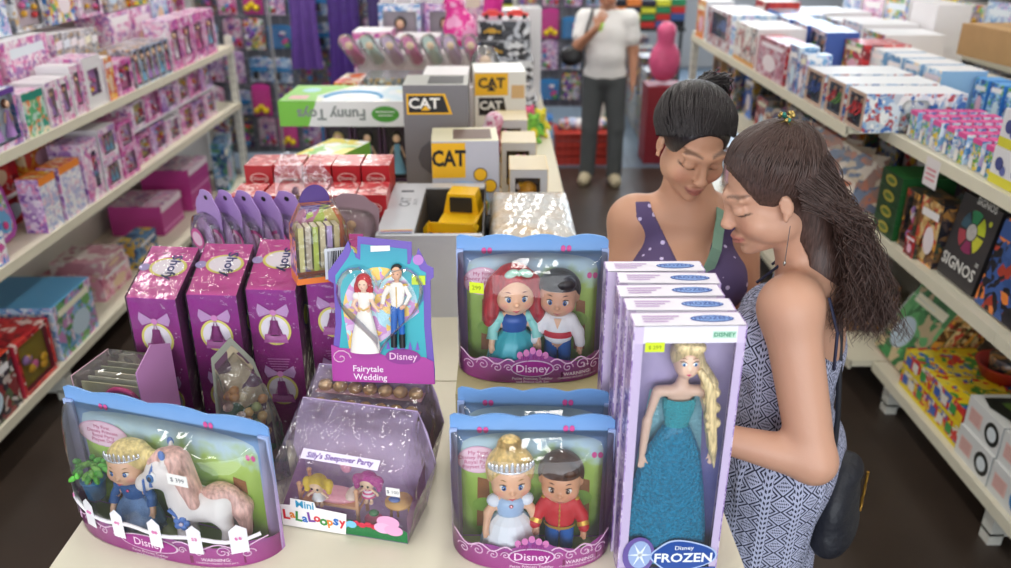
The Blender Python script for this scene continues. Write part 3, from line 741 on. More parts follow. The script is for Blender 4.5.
# ---------------------------------------------------------------- people
def frame(c, yaw=0.0, pitch=0.0, roll=0.0, sc=1.0):
    """pitch > 0 bows the face down (local y forward, z up)"""
    return Matrix.Translation(c) @ Matrix.Rotation(yaw, 4, 'Z') @ Matrix.Rotation(-pitch, 4, 'X') @ Matrix.Rotation(roll, 4, 'Y') @ Matrix.Scale(sc, 4)
def add_head(b, T, sc=1.0, male=False):
    old = b.T; b.T = T
    e = lambda c, r, k=.012, sub=False, rot=None: b.ell(c, [q*sc for q in r], k*sc, sub, rot)
    l = lambda a, c, ra, rb, k=.01, sub=False: b.limb(a, c, ra*sc, rb*sc, k*sc, sub)
    e((0, -.018, .036), (.074, .092, .082)); e((0, .020, -.030), (.058, .066, .078), .02); e((0, .050, -.076), (.034, .030, .030), .022)
    e((0, .070, -.094), (.017, .015, .013), .014)
    for q in (-1, 1):
        e((q*.039, .048, -.036), (.028, .027, .027), .02); e((q*.046, .012, -.056), (.016, .034, .026), .022)
        e((q*.031, .095, .003), (.018, .011, .011), .014, True)
        e((q*.031, .0725, .003), (.0150, .0130, .0125), .004)
        l((q*.012, .080, .024), (q*.048, .066, .026), .0070, .006, .020)
        e((q*.0105, .093, -.033), (.0068, .0080, .0058), .006)
        e((q*.0740, -.006, -.006), (.008, .015, .025), .006); e((q*.081, -.002, -.004), (.004, .008, .015), .004, True); e((q*.0745, .002, -.030), (.006, .007, .008), .005)
    l((0, .080, .016), (0, .0965, -.024), .0068, .0088, .014); e((0, .1005, -.029), (.0092, .0085, .0078), .008)
    l((-.016, .0845, -.0585), (.016, .0845, -.0585), .0050, .0050, .005); e((0, .0905, -.0575), (.013, .0065, .0052), .005)
    l((-.013, .0835, -.0680), (.013, .0835, -.0680), .0055, .0055, .004); e((0, .0895, -.0690), (.012, .0065, .0058), .005)
    b.T = old
def face_paint(V, C, T, skin, brow='#2a1c18', lip='#b0615c', lip_w=.75, hairline=None):
    Ti = np.array(T.inverted()); P = V @ Ti[:3, :3].T + Ti[:3, 3]
    x, y, z = P.T; ax = np.abs(x); fr = (y > .045)
    inb = (np.abs(z) < .12) & (ax < .09) & (np.abs(y) < .13)
    def m(d, a, b_): return sstep(b_, a, d)*inb
    C = mixc(C, np.array(srgb('#d0806c')), .28*m(np.hypot(ax-.038, (z+.034)), .008, .028)*fr)
    zc = .027 + .003*np.sin(np.clip((ax-.012)/.04, 0, 1)*PI)
    C = mixc(C, srgb(brow), .70*m(np.abs(z-zc-.003), .0006, .0036)*sstep(.009, .014, ax)*sstep(.054, .046, ax)*fr)
    lz = -.0055 - .003*np.cos(np.clip((ax-.031)/.016, -1, 1)*PI/2)
    C = mixc(C, srgb('#1b1210'), .92*m(np.abs(z-lz), .0010, .0030)*sstep(.0155, .018, ax)*sstep(.050, .046, ax)*fr)
    C = mixc(C, srgb('#8d5a4c'), .22*m(np.abs(z-.0135), .001, .004)*sstep(.017, .022, ax)*sstep(.048, .042, ax)*fr)
    C = mixc(C, srgb(lip), lip_w*m(np.hypot(x/2.3, z+.0632), .0085, .0115)*(y > .070))
    C = mixc(C, srgb('#6a2f2c'), .8*m(np.abs(z+.0632+.0012*np.cos(x*260)), .0004, .0022)*sstep(.022, .017, ax)*(y > .072))
    for q in (-1, 1): C = mixc(C, srgb('#5a2c24'), .7*m(np.hypot(x-q*.0062, z+.0372), .001, .0035)*(y > .08))
    return C
def add_hand(b, wrist, d, n, s=1.0, curl=.5, thumb=1):
    """palm along d, back of the hand faces n, five separate fingers"""
    W = Vector(wrist); d = Vector(d).normalized(); n = Vector(n); n = (n - d*n.dot(d)).normalized(); sd = d.cross(n)*thumb
    pc = W + d*.045*s
    b.limb(W, W + d*.02*s, .022*s, .024*s, .012)
    for k in (-1.5, -.5, .5, 1.5): b.limb(W + d*.015*s + sd*k*.008*s, W + d*.078*s + sd*k*.0185*s, .0125*s, .0105*s, .010)
    for k, L_ in ((-1.5, .058), (-.5, .070), (.5, .076), (1.5, .068)):
        p = W + d*.083*s + sd*k*.0195*s; v = d.copy(); seg = (.45, .32, .25)
        for i, f in enumerate(seg):
            v = (v - n*math.tan(curl*(.5+.35*i))).normalized() + sd*k*.015; q = p + v*L_*f*s
            b.limb(p, q, (.0088-.0009*i)*s, (.0080-.0009*i)*s, .003); p = q
    p = W + d*.025*s + sd*.022*s; v = (d*.7 + sd*.75 - n*.25).normalized()
    b.limb(p, p + v*.036*s, .012*s, .0095*s, .008); p2 = p + v*.036*s; v2 = (d*.9 + sd*.35 - n*.35*curl).normalized(); b.limb(p2, p2 + v2*.028*s, .0092*s, .0072*s, .003)
def axis(parts):
    out = []
    for a, b_, st in parts: out += list(np.arange(a, b_, st))
    return np.array(out)
def torso(b, s=1.0, wide=1.0, bust=.055):
    w = wide*s
    b.ell((0, -.005, .93*s), (.165*w, .120*s, .115*s), .04); b.ell((0, -.045, .90*s), (.145*w, .085*s, .09*s), .04)
    b.ell((0, .012, 1.06*s), (.132*w, .100*s, .11*s), .06); b.ell((0, .0, 1.20*s), (.142*w, .100*s, .14*s), .06)
    b.limb((-.115*w, -.01, 1.355*s), (.115*w, -.01, 1.355*s), .050*s, .050*s, .05)
    if bust:
        for q in (-1, 1): b.ell((q*.070*w, .078*s, 1.215*s), (bust*1.15*s, bust*s, bust*1.1*s), .035)
    b.limb((0, -.02, 1.37*s), (0, -.005, 1.42*s), .062*s, .050*s, .05)
def legs(b, s, w, off=0.0, feet=True):
    for q in (-1, 1):
        b.limb((q*.088*w, 0, .88*s), (q*.095*w, .005+q*off, .48*s), .088*s, .056*s, .03); b.limb((q*.095*w, .005+q*off, .48*s), (q*.098*w, -.01+q*off, .10*s), .054*s, .034*s, .02)
        if feet: b.limb((q*.098*w, -.02+q*off, .05), (q*.108*w, .13+q*off, .03), .036, .024, .02)
def strands(name, paths, rad, m, parent, n=3, segs=18, seed=1, wave=(.010, 22)):
    """paths: list of control points (start .. end) swept with a wavy curl"""
    rng = random.Random(seed); V = []; Fc = []
    for cp in paths:
        P = [Vector(p) for p in cp]; ph = rng.uniform(0, 6.28); ph2 = rng.uniform(0, 6.28); fq = wave[1]*rng.uniform(.8, 1.25); am = wave[0]*rng.uniform(.6, 1.3)
        L_ = sum((P[i+1]-P[i]).length for i in range(len(P)-1)); o = len(V); prev = None; r0 = rad*rng.uniform(.7, 1.3)
        pts = []
        for i in range(segs+1):
            t = i/segs; u = t*(len(P)-1); k = min(int(u), len(P)-2); f = u-k
            a = P[max(k-1, 0)]; b_ = P[k]; c = P[k+1]; d = P[min(k+2, len(P)-1)]
            q = .5*((2*b_) + (c-a)*f + (2*a-5*b_+4*c-d)*f*f + (3*b_-a-3*c+d)*f**3)
            g_ = min(1, t*2.2)*am
            q = q + Vector((math.sin(t*L_*fq*2+ph), math.cos(t*L_*fq*2+ph2), .4*math.sin(t*L_*fq+ph)))*g_
            pts.append(q)
        for i, q in enumerate(pts):
            tg = (pts[min(i+1, segs)]-pts[max(i-1, 0)]).normalized(); a = tg.cross(Vector((.3, .2, .9))).normalized(); b_ = tg.cross(a)
            r = r0*(1 - .75*(i/segs)**2)
            for j in range(n): V.append(tuple(q + a*math.cos(2*PI*j/n)*r + b_*math.sin(2*PI*j/n)*r))
        for i in range(segs):
            for j in range(n): Fc.append((o+i*n+j, o+i*n+(j+1) % n, o+(i+1)*n+(j+1) % n, o+(i+1)*n+j))
    me = bpy.data.meshes.new(name); me.from_pydata(V, [], Fc); me.materials.append(m); me.polygons.foreach_set('use_smooth', [True]*len(Fc))
    ob = bpy.data.objects.new(name, me); COL.objects.link(ob)
    if parent is not None: ob.parent = parent
    return ob
def join_into(dst, srcs):
    """merge meshes already in the same frame into dst"""
    V = []; Fq = []; sm = []
    for o in [dst] + srcs:
        k = len(V); V += [tuple(v.co) for v in o.data.vertices]; Fq += [tuple(k+i for i in p.vertices) for p in o.data.polygons]
    me = bpy.data.meshes.new(dst.data.name); me.from_pydata(V, [], Fq); me.materials.append(dst.data.materials[0]); me.polygons.foreach_set('use_smooth', [True]*len(Fq))
    dst.data = me
    for o in srcs: bpy.data.objects.remove(o)
def swept(T, tie, n, rng, lift=1.0, spread=.16, C=(0, -.024, .042), Rr=(.088, .106, .094), a_max=1.8):
    C = Vector(C); out = []
    def on(dv, k=1.0): dv = dv.normalized(); return C + Vector((dv.x*Rr[0], dv.y*Rr[1], dv.z*Rr[2]))*k
    td = Vector([(Vector(tie)-C)[i]/Rr[i] for i in range(3)]).normalized()
    for i in range(n):
        a = rng.uniform(-a_max, a_max); e = R(31)*math.cos(a) - R(22)*(1-math.cos(a)) + rng.uniform(0, .10)
        d0 = Vector((math.cos(e)*math.sin(a), math.cos(e)*math.cos(a), math.sin(e)))
        d1 = (td + Vector((rng.uniform(-1, 1), rng.uniform(-1, 1), rng.uniform(-1, 1)))*spread).normalized()
        k = 1.0 + .03*rng.random()
        out.append([T @ on(d0, .985)] + [T @ on(d0.slerp(d1, t), k*lift) for t in (.25, .5, .75)] + [T @ on(d1, 1.01*lift)])
    return out
def person_hair(c, parent): return hair_mat(c, .5, 320, .34)
SKIN = vcol('skin', .45, sss=.08, bump=.08, bscale=300, spec=.45)
def dots_mat():
    m, N, L, b = new_mat('dotted_jersey'); b.inputs['Roughness'].default_value = .85
    tc = N.new('ShaderNodeTexCoord'); v = N.new('ShaderNodeTexVoronoi'); v.inputs['Scale'].default_value = 34; v.inputs['Randomness'].default_value = .75
    L.new(tc.outputs['Object'], v.inputs['Vector'])
    lt = N.new('ShaderNodeMath'); lt.operation = 'LESS_THAN'; lt.inputs[1].default_value = .19; L.new(v.outputs['Distance'], lt.inputs[0])
    mx = N.new('ShaderNodeMix'); mx.data_type = 'RGBA'; mx.inputs['A'].default_value = (*srgb('#5c4d76'), 1); mx.inputs['B'].default_value = (*srgb('#cfc3e6'), 1)
    L.new(lt.outputs[0], mx.inputs['Factor']); L.new(mx.outputs['Result'], b.inputs['Base Color']); return m
def ikat_mat():
    m, N, L, b = new_mat('navy_diamond_print'); b.inputs['Roughness'].default_value = .85
    tc = N.new('ShaderNodeTexCoord'); sx = N.new('ShaderNodeSeparateXYZ'); L.new(tc.outputs['Object'], sx.inputs[0])
    def M_(op, a, b_=None, c=None):
        n = N.new('ShaderNodeMath'); n.operation = op
        for i, q in enumerate((a, b_, c)):
            if q is None: continue
            if isinstance(q, (int, float)): n.inputs[i].default_value = q
            else: L.new(q, n.inputs[i])
        return n.outputs[0]
    ang = M_('ARCTAN2', sx.outputs[0], M_('ADD', sx.outputs[1], .0)); U = M_('MULTIPLY', ang, .145); Vv = sx.outputs[2]
    bw = .048                                     # width of one repeat round the body
    u = M_('FRACT', M_('DIVIDE', M_('ADD', U, 5), bw)); inner = M_('LESS_THAN', M_('ABSOLUTE', M_('SUBTRACT', u, .5)), .33)
    v = M_('FRACT', M_('DIVIDE', M_('ADD', Vv, 5), .039))
    du = M_('MULTIPLY', M_('ABSOLUTE', M_('SUBTRACT', u, .5)), 1.5); dv = M_('ABSOLUTE', M_('SUBTRACT', v, .5)); dd = M_('ADD', du, dv)
    big = M_('GREATER_THAN', M_('FRACT', M_('MULTIPLY', dd, 4.2)), .48)
    fu = M_('FRACT', M_('MULTIPLY', u, 18)); fv = M_('FRACT', M_('DIVIDE', Vv, .0075)); chk = M_('GREATER_THAN', M_('ADD', M_('ABSOLUTE', M_('SUBTRACT', fu, .5)), M_('ABSOLUTE', M_('SUBTRACT', fv, .5))), .42)
    mid = M_('LESS_THAN', dd, .34)
    pa = M_('ADD', M_('MULTIPLY', mid, chk), M_('MULTIPLY', M_('SUBTRACT', 1, mid), big))
    zz = M_('FRACT', M_('ADD', M_('DIVIDE', Vv, .014), M_('MULTIPLY', M_('ABSOLUTE', M_('SUBTRACT', u, .5)), 4.0))); pb = M_('GREATER_THAN', zz, .5)
    edge = M_('GREATER_THAN', M_('FRACT', M_('MULTIPLY', u, 9)), .62)
    pb2 = M_('MAXIMUM', pb, edge)
    pat = M_('ADD', M_('MULTIPLY', inner, pa), M_('MULTIPLY', M_('SUBTRACT', 1, inner), pb2))
    mx = N.new('ShaderNodeMix'); mx.data_type = 'RGBA'; mx.inputs['A'].default_value = (*srgb('#23263f'), 1); mx.inputs['B'].default_value = (*srgb('#b4b8d2'), 1)
    L.new(pat, mx.inputs['Factor']); L.new(mx.outputs['Result'], b.inputs['Base Color'])
    n = N.new('ShaderNodeTexNoise'); n.inputs['Scale'].default_value = 22; mp = N.new('ShaderNodeMapping'); mp.inputs['Scale'].default_value = (1.4, 1.4, .35)
    L.new(tc.outputs['Object'], mp.inputs['Vector']); L.new(mp.outputs[0], n.inputs['Vector'])
    bp = N.new('ShaderNodeBump'); bp.inputs['Strength'].default_value = .7; bp.inputs['Distance'].default_value = .02; L.new(n.outputs['Fac'], bp.inputs['Height']); L.new(bp.outputs['Normal'], b.inputs['Normal'])
    return m
DENIM = mat('#54585a', .85, bump=.4, bscale=90, var=.25)
# ===== woman in the dotted top
W1 = thing('person', 'woman in purple dotted tank top with dark hair tied up, looking down', 'person', (.470, 1.985, 0), R(180))
s1 = 1.045
b = Body(axis([(-.32, .33, .006)]), axis([(-.22, .42, .006)]), axis([(-.01, .80, .014), (.80, 1.38, .006), (1.38, 1.80, .0034)]))
torso(b, s1, 1.0, .060); legs(b, s1, 1.05); TG = b.G.copy()
TH1 = frame((.014, .055, 1.615), R(8), R(27), R(-3), 1.06)
b.limb((0, -.015, 1.43), TH1 @ Vector((0, -.02, -.05)), .052, .050, .03)
add_head(b, TH1, 1.06)
for q in (-1, 1):
    sh = (q*.142, -.015, 1.395); el = (q*.172, .02, 1.135); wr = (q*.095, .235, 1.098)
    b.ell(sh, (.050, .050, .052), .04); b.limb(sh, el, .048, .040, .03); b.limb(el, wr, .040, .026, .02)
    add_hand(b, wr, (-q*.35, .9, -.12), (0, .15, 1), .95, .25, q)
sk = np.array(srgb('#cf9d80'))
def colW(V, T, sk, **k):
    C = np.repeat(sk[None], len(V), 0)
    return face_paint(V, C, T, sk, **k)
grid_mesh('body', b.G, b.ax, SKIN, W1, lambda V: colW(V, TH1, sk, lip='#a85b58'), 1)
X, Y, Z = b.xyz(); aX = np.abs(X)
neck = np.where(Y > -.02, 1.262 + aX*1.9, 1.30 + aX*.4)
strapcut = np.maximum(np.maximum(Z-neck, 0) - 10*(aX > .096), -1)    # straps run over the shoulders
cut = np.where(aX < .098, Z - neck, np.where(aX < .140, Z - 1.46, np.maximum(Z - 1.32 + (aX-.14)*1.2, (aX-.14)*.5)))
G = np.maximum(np.maximum(TG - .006, cut*.6), .86 - Z)
grid_mesh('tank_top', G, b.ax, dots_mat(), W1)
tb = b.fork(); torso(tb, s1, 1.0, 0); legs(tb, s1, 1.05); G = np.maximum(np.maximum(tb.G - .008, Z - .93), .09 - Z)
grid_mesh('jeans', G, b.ax, mat('#2c3347', .85, bump=.3, bscale=120, var=.2), W1)
hm1 = hair_mat('#241c1e', .6, 300, .30)
hb = Body(axis([(-.11, .12, .004)]), axis([(-.16, .17, .004)]), axis([(1.48, 1.80, .004)]))
hb.T = TH1; hb.ell((0, -.020, .037), (.087, .105, .088), .01); hb.ell((-.025, -.100, .060), (.026, .026, .024), .015)
f = hb.fork(); f.T = TH1; f.ell((0, .095, .002), (.077, .082, .088), .001); f.limb((0, .07, -.05), (0, .0, -.14), .085, .085, .02)
f.ell((.08, .004, -.03), (.02, .03, .04), .01); f.ell((-.08, .004, -.03), (.02, .03, .04), .01)
cap = grid_mesh('hair', np.maximum(hb.G, -f.G), hb.ax, hm1, W1)
rng = random.Random(5); pth = []
pth = swept(TH1, (-.025, -.115, .060), 620, rng, C=(0, -.022, .036), Rr=(.088, .106, .089))
lock = strands('a', pth, .0017, hm1, W1, segs=12, seed=3, wave=(.001, 10))
pth = []
for i in range(230):
    a = rng.uniform(0, 6.28); r = rng.uniform(0, .018); st = Vector((-.030+r*math.cos(a), -.118, .064+r*math.sin(a)*.8)); k = rng.uniform(.7, 1.15)
    sx_ = -.018 - .060*rng.random()
    pth.append([TH1 @ st, TH1 @ (st + Vector((sx_*.8, -.026*k, .004*k))), TH1 @ (st + Vector((sx_*1.1, -.040*k+.02*math.cos(a), -.030+.022*math.sin(a)))), TH1 @ (st + Vector((sx_*1.3, -.025*k+.02*math.cos(a), -.090*k-.03*rng.random())))])
tail = strands('b', pth, .0026, hm1, W1, segs=16, seed=4, wave=(.008, 34))
join_into(cap, [lock, tail])
g = MB(); P = []
for i in range(19):                               # bag strap crossing the chest
    t = i/18.; P.append((-.070 + .16*t, 0, 1.455 - .50*t))
V = []; Fc = []
def front_y(G_, ax_, x, z):
    i = int(np.argmin(abs(ax_[0]-x))); k = int(np.argmin(abs(ax_[2]-z))); col_ = G_[i, :, k]; idx_ = np.nonzero(col_ < 0)[0]
    return float(ax_[1][idx_[-1]]) if len(idx_) else 0.0
ys_ = [front_y(TG, b.ax, x, z) for x, _, z in P]; ys_ = [max(ys_[max(0, i-2):i+3]) + .010 for i in range(len(ys_))]; ys_[0] -= .04
for (x, _, z), y in zip(P, ys_): V += [(x-.012, y, z-.006), (x+.012, y, z+.006), (x+.012, y-.004, z+.006), (x-.012, y-.004, z-.006)]
for i in range(18):
    for j in range(4): Fc.append((4*i+j, 4*i+(j+1) % 4, 4*i+4+(j+1) % 4, 4*i+4+j))
g.add(V, Fc, mat('#7fa58f', .6)); 
SB = thing('shoulder_bag', 'pale green strapped bag slung across the purple dotted tank top', 'bag', (.478, 1.985, 0), R(180))
g.build('strap', SB)
g = MB(); g.box(.0, .16, -.30, -.17, .70, .92, mat('#7fae93', .6)); g.build('bag_body', SB, bevel=.02)
# ===== woman in the patterned jumpsuit
W2 = thing('person', 'woman in navy and white diamond jumpsuit with long wavy brown hair half tied back', 'person', (.655, 1.640, 0), R(58))
s2 = 1.03
b = Body(axis([(-.36, .30, .006)]), axis([(-.24, .50, .006)]), axis([(-.01, .62, .014), (.62, 1.40, .006), (1.40, 1.80, .0034)]))
torso(b, s2, 1.10, .062); legs(b, s2, 1.1); b.T = Matrix(); TG = b.G.copy()
hw = (W2.matrix_world if False else Matrix.Rotation(R(58), 4, 'Z')).inverted() @ Vector((.547-.655, 1.612-1.640, 0))
TH2 = frame((hw.x, hw.y, 1.592), R(33), R(22), R(0), 1.04)
b.limb((0, -.01, 1.40), TH2 @ Vector((0, -.025, -.05)), .054, .052, .03); add_head(b, TH2, 1.04)
Li = Matrix.Rotation(R(-58), 4, 'Z')
def w2l(p): return Li @ (Vector(p) - Vector((.655, 1.640, 0)))
sh = Vector((-.160, -.01, 1.385)); el = w2l((.632, 1.395, 1.095)); wr = w2l((.445, 1.435, 1.125))
b.ell(sh, (.058, .056, .058), .04); b.limb(sh, el, .056, .046, .03); b.limb(el, wr, .046, .029, .02); add_hand(b, wr, w2l((.37, 1.45, 1.13)) - wr, (-.5, -.6, .5), .95, .35, -1)
sh = Vector((.170, -.01, 1.375)); el = Vector((.195, .10, 1.10)); wr = w2l((.455, 1.60, 1.12))
b.ell(sh, (.055, .054, .056), .04); b.limb(sh, el, .054, .043, .03); b.limb(el, wr, .043, .027, .02); add_hand(b, wr, w2l((.38, 1.56, 1.13)) - wr, (.5, .2, .8), .95, .35, 1)
sk2 = np.array(srgb('#cb9b82'))
grid_mesh('body', b.G, b.ax, SKIN, W2, lambda V: colW(V, TH2, sk2, lip='#b0605c', brow='#3a2620'), 1)
X, Y, Z = b.xyz(); aX = np.abs(X)
tb = b.fork(); torso(tb, s2, 1.10, .062)
for q in (-1, 1): tb.limb((q*.088, -.01, .93), (q*.10, .0, .55), .110, .100, .04); tb.limb((q*.10, .0, .55), (q*.105, 0, .14), .100, .075, .03)
for k in range(26): a = k*2*PI/26; tb.limb((.125*math.cos(a), .098*math.sin(a)+.01, 1.045), (.150*math.cos(a), .118*math.sin(a), .95), .010, .012, .012)
zt = np.where(Y > .0, 1.395 - np.clip(aX-.055, 0, 1)*1.1, 1.235 + np.clip(Y+.10, 0, .1)*1.6)
G = np.maximum(np.maximum(tb.G - .006, (Z - zt)*.6), np.maximum(.10 - Z, np.where(Z > 1.27, (aX - .158)*.5, -1)))
grid_mesh('jumpsuit', G, b.ax, ikat_mat(), W2)
g = MB(); nv = mat('#2a2c46', .7)
for q in (-1, 1):
    g.tube([(q*.060, .085, 1.385), (q*.062, .045, 1.432), (q*.055, -.01, 1.448), (q*.04, -.055, 1.43)], .0035, nv, 6)
    g.tube([(q*.095, -.07, 1.40), (q*.10, -.098, 1.33), (q*.11, -.105, 1.25)], .0035, nv, 6)
st_ = g.build('shoulder_strap', W2)
hm2 = hair_mat('#4b342d', .6, 300, .42); hm2b = hm2
hb = Body(axis([(-.28, .20, .004)]), axis([(-.26, .26, .004)]), axis([(1.20, 1.80, .004)]))
hb.T = TH2; hb.ell((0, -.022, .042), (.086, .104, .090), .01); hb.ell((0, -.055, .070), (.070, .065, .050), .03)
hb.T = Matrix()
hd = TH2.translation; bk = TH2.to_3x3() @ Vector((0, -1, 0)); bk.z = 0; bk.normalize()
c1 = hd + bk*.075 + Vector((0, 0, -.03)); c2 = hd + bk*.12 + Vector((0, 0, -.16)); c3 = hd + bk*.155 + Vector((0, 0, -.27))
hb.limb(c1, c2, .060, .056, .04); hb.limb(c2, c3, .056, .030, .04)
f = hb.fork(); f.T = TH2; f.ell((0, .095, .0), (.082, .082, .088), .001); f.limb((0, .06, -.07), (0, .03, -.14), .08, .075, .02)
f.ell((-.085, .008, -.016), (.03, .026, .030), .01); f.ell((.085, .008, -.016), (.03, .026, .030), .01)
cap = grid_mesh('hair', np.maximum(hb.G, -f.G), hb.ax, hm2, W2)
rng = random.Random(8); pth = []
pth = swept(TH2, (0, -.080, .125), 800, rng, 1.0)
l1 = strands('a', pth, .0017, hm2, W2, segs=12, seed=3, wave=(.0012, 12))
pth = []
side = TH2.to_3x3() @ Vector((1, 0, 0))
for i in range(2700):                              # loose waves over neck and back
    a = rng.uniform(-1.45, 1.45); up_ = rng.random()
    st = TH2 @ Vector((.088*math.sin(a), -.02-.085*math.cos(a)*rng.uniform(.6, 1.05), -.02+.13*up_*(.4+.6*math.cos(a))))
    L_ = rng.uniform(.55, 1.0); sp = math.sin(a)
    e = hd + bk*(.135 + .150*rng.random()*L_) + side*(sp*.125*rng.uniform(.6, 1.25)) + Vector((0, 0, -.07-.215*L_))
    m1 = hd + bk*(.125+.035*rng.random()) + side*(sp*.105) + Vector((0, 0, -.03-.03*rng.random())); m2 = (m1+e)*.5 + bk*.022*rng.random() + side*rng.uniform(-.012, .012)
    pth.append([st, (st*.5 + m1*.5) + bk*.014, m1, m2, e])
l2 = strands('b', pth, .0012, hm2, W2, segs=30, seed=6, wave=(.0150, 26))
join_into(cap, [l1, l2])
g = MB(); cm = TH2 @ Vector((-.012, -.062, .131)); gold = mat('#b39a5a', .25, .8); tq = mat('#2c7a6c', .25, .2)
for k in range(14):
    a = k*2.4; r = .016*(.35+.65*((k*5) % 7)/6.); p = cm + Vector((r*math.cos(a), r*math.sin(a), .004+.010*((k*3) % 4)/3.)); g.ell(tuple(p), (.0045, .0045, .0045), gold if k % 3 else tq, 8, 6)
for k in range(5): a = k*1.257; g.tube([tuple(cm), tuple(cm + Vector((.018*math.cos(a), .018*math.sin(a), -.004)))], .002, gold, 6)
g.build('hair_clip', W2)
g = MB(); er = TH2 @ Vector((-.086, .0, -.040)); g.tube([tuple(er), tuple(er + Vector((-.002, 0, -.075)))], .0009, mat('#b9b4ac', .2, .9), 5); g.ell(tuple(er + Vector((-.002, 0, -.078))), (.003, .003, .006), mat('#b9b4ac', .2, .9), 8, 6); g.build('earring', W2)
g = MB()   # black bag at the hip
BG = thing('handbag', 'black handbag with gold chain hanging behind the patterned jumpsuit', 'bag', (.785, 1.565, .05), R(58))
Bx = Body(np.arange(-.15, .15, .006), np.arange(-.1, .1, .006), np.arange(.62, 1.1, .006))
Bx.ell((0, 0, .80), (.105, .045, .105), .02); Bx.ell((0, 0, .74), (.11, .05, .06), .03); Bx.ell((.02, 0, .89), (.06, .04, .03), .02)
grid_mesh('bag_body', Bx.G, Bx.ax, mat('#191b24', .55, bump=.5, bscale=40), BG)
g = MB(); g.tube([(-.03, .02, .88), (-.035, .03, 1.05), (-.03, .05, 1.2), (-.02, .075, 1.36)], .006, mat('#191b24', .55), 8); g.build('strap', BG)
g = MB(); g.tube([(.03+.004*math.sin(i*2), -.048, .89-.012*i) for i in range(10)], .0035, mat('#b98a3c', .3, .8), 6); g.build('chain', BG)
# ===== man at the far end of the aisle
MN = thing('person', 'grey-haired man in white t-shirt and dark jeans, one hand raised to his mouth', 'person', (.868, 7.02, 0), R(172))
b = Body(axis([(-.36, .37, .010)]), axis([(-.22, .30, .010)]), axis([(-.01, 1.34, .012), (1.34, 1.78, .0065)]))
s3 = 1.0
b.ell((0, 0, .93), (.165, .115, .12), .04); b.ell((0, .02, 1.08), (.150, .118, .13), .05); b.ell((0, .0, 1.24), (.165, .112, .15), .05); b.limb((-.12, -.01, 1.36), (.12, -.01, 1.36), .055, .055, .05); b.limb((0,-.01,1.36),(0,-.01,1.43),.07,.06,.05)
TG = b.G.copy()
TH3 = frame((0, .035, 1.565), R(-8), R(22), 0, 1.02)
b.limb((0, -.01, 1.39), TH3 @ Vector((0, -.02, -.05)), .062, .058, .03); add_head(b, TH3, 1.02)
Ls = [((-.175, -.01, 1.365), (-.225, -.01, 1.12), (-.235, .05, .885)), ((.175, -.01, 1.365), (.225, .075, 1.155), (.075, .235, 1.315))]
for sh, el, wr in Ls: b.ell(sh, (.062, .06, .062), .04); b.limb(sh, el, .056, .044, .03); b.limb(el, wr, .042, .028, .02)
add_hand(b, Ls[0][2], (-.05, .12, -1), (-1, 0, 0), 1.05, .3, 1); add_hand(b, Ls[1][2], (-.35, -.05, .8), (.1, 1, .2), 1.05, .8, -1)
for q in (-1, 1): b.limb((q*.09, 0, .85), (q*.12, 0, .1), .07, .04, .03)
skm = np.array(srgb('#b98468'))
grid_mesh('body', b.G, b.ax, SKIN, MN, lambda V: colW(V, TH3, skm, lip='#8f5248', brow='#5a524e', lip_w=.5), 1)
tb = b.fork(); tb.G = TG.copy()
for (sh, el, wr) in Ls:
    tb.ell(sh, (.062, .060, .060), .04); tb.limb(sh, Vector(sh)*.4 + Vector(el)*.6, .060, .060, .03)
X, Y, Z = b.xyz(); G = np.maximum(np.maximum(tb.G - .014, .845 + 0*X + 0*Y - Z), Z - 1.44)
grid_mesh('t_shirt', G, b.ax, mat('#e9e8e6', .85, bump=.6, bscale=14), MN)
tb = b.fork(); tb.ell((0, 0, .92), (.172, .128, .13), .04)
tb.limb((.085, 0, .86), (.105, .01, .48), .098, .075, .03); tb.limb((.105, .01, .48), (.115, .0, .05), .072, .066, .02)
tb.limb((-.085, 0, .86), (-.115, .01, .48), .098, .075, .03); tb.limb((-.115, .01, .48), (-.120, .02, .05), .072, .066, .02)
G = np.maximum(np.maximum(tb.G, Z - .97), .05 - Z + 0*X); grid_mesh('jeans', G, b.ax, DENIM, MN)
g = MB()
sb = Body(np.arange(-.22, .22, .008), np.arange(-.12, .24, .008), np.arange(-.006, .14, .006))
for q, yy in ((1, 0), (-1, .02)):
    sb.limb((q*.118, yy-.03, .055), (q*.138, yy+.15, .040), .055, .048, .02)
G = np.maximum(sb.G, -sb.xyz()[2]); grid_mesh('shoe', G, sb.ax, mat('#b7ab8e', .7, var=.2, bscale=50), MN)
hb = Body(axis([(-.1, .1, .006)]), axis([(-.12, .14, .006)]), axis([(1.5, 1.72, .006)]))
hb.T = TH3; hb.ell((0, -.022, .040), (.080, .098, .086), .01); f = hb.fork(); f.T = TH3; f.ell((0, .09, -.01), (.075, .068, .08), .001); f.limb((0, .06, -.06), (0, -.02, -.16), .08, .1, .02)
grid_mesh('hair', np.maximum(hb.G, -f.G), hb.ax, hair_mat('#6d6a68', .5, 200), MN)
g = MB(); g.tube([(.030, .262, 1.36), (.035, .275, 1.33), (.045, .268, 1.30)], .011, mat('#a6d64a', .4), 8)
g.build('green_snack', label='small green item held in the hand of the man in the white t-shirt', cat='snack', loc=(.868, 7.02, 0), rz=R(172))
MBAG = thing('shoulder_bag', 'black shoulder bag worn by the man in the white t-shirt', 'bag', (.868, 7.02, 0), R(172))
Bx = Body(np.arange(.10, .42, .008), np.arange(-.12, .16, .008), np.arange(.92, 1.3, .008))
Bx.ell((.275, .09, 1.08), (.095, .045, .075), .02); Bx.ell((.275, .09, 1.05), (.085, .05, .05), .02); grid_mesh('bag_body', Bx.G, Bx.ax, mat('#16171b', .4, bump=.4, bscale=50), MBAG)
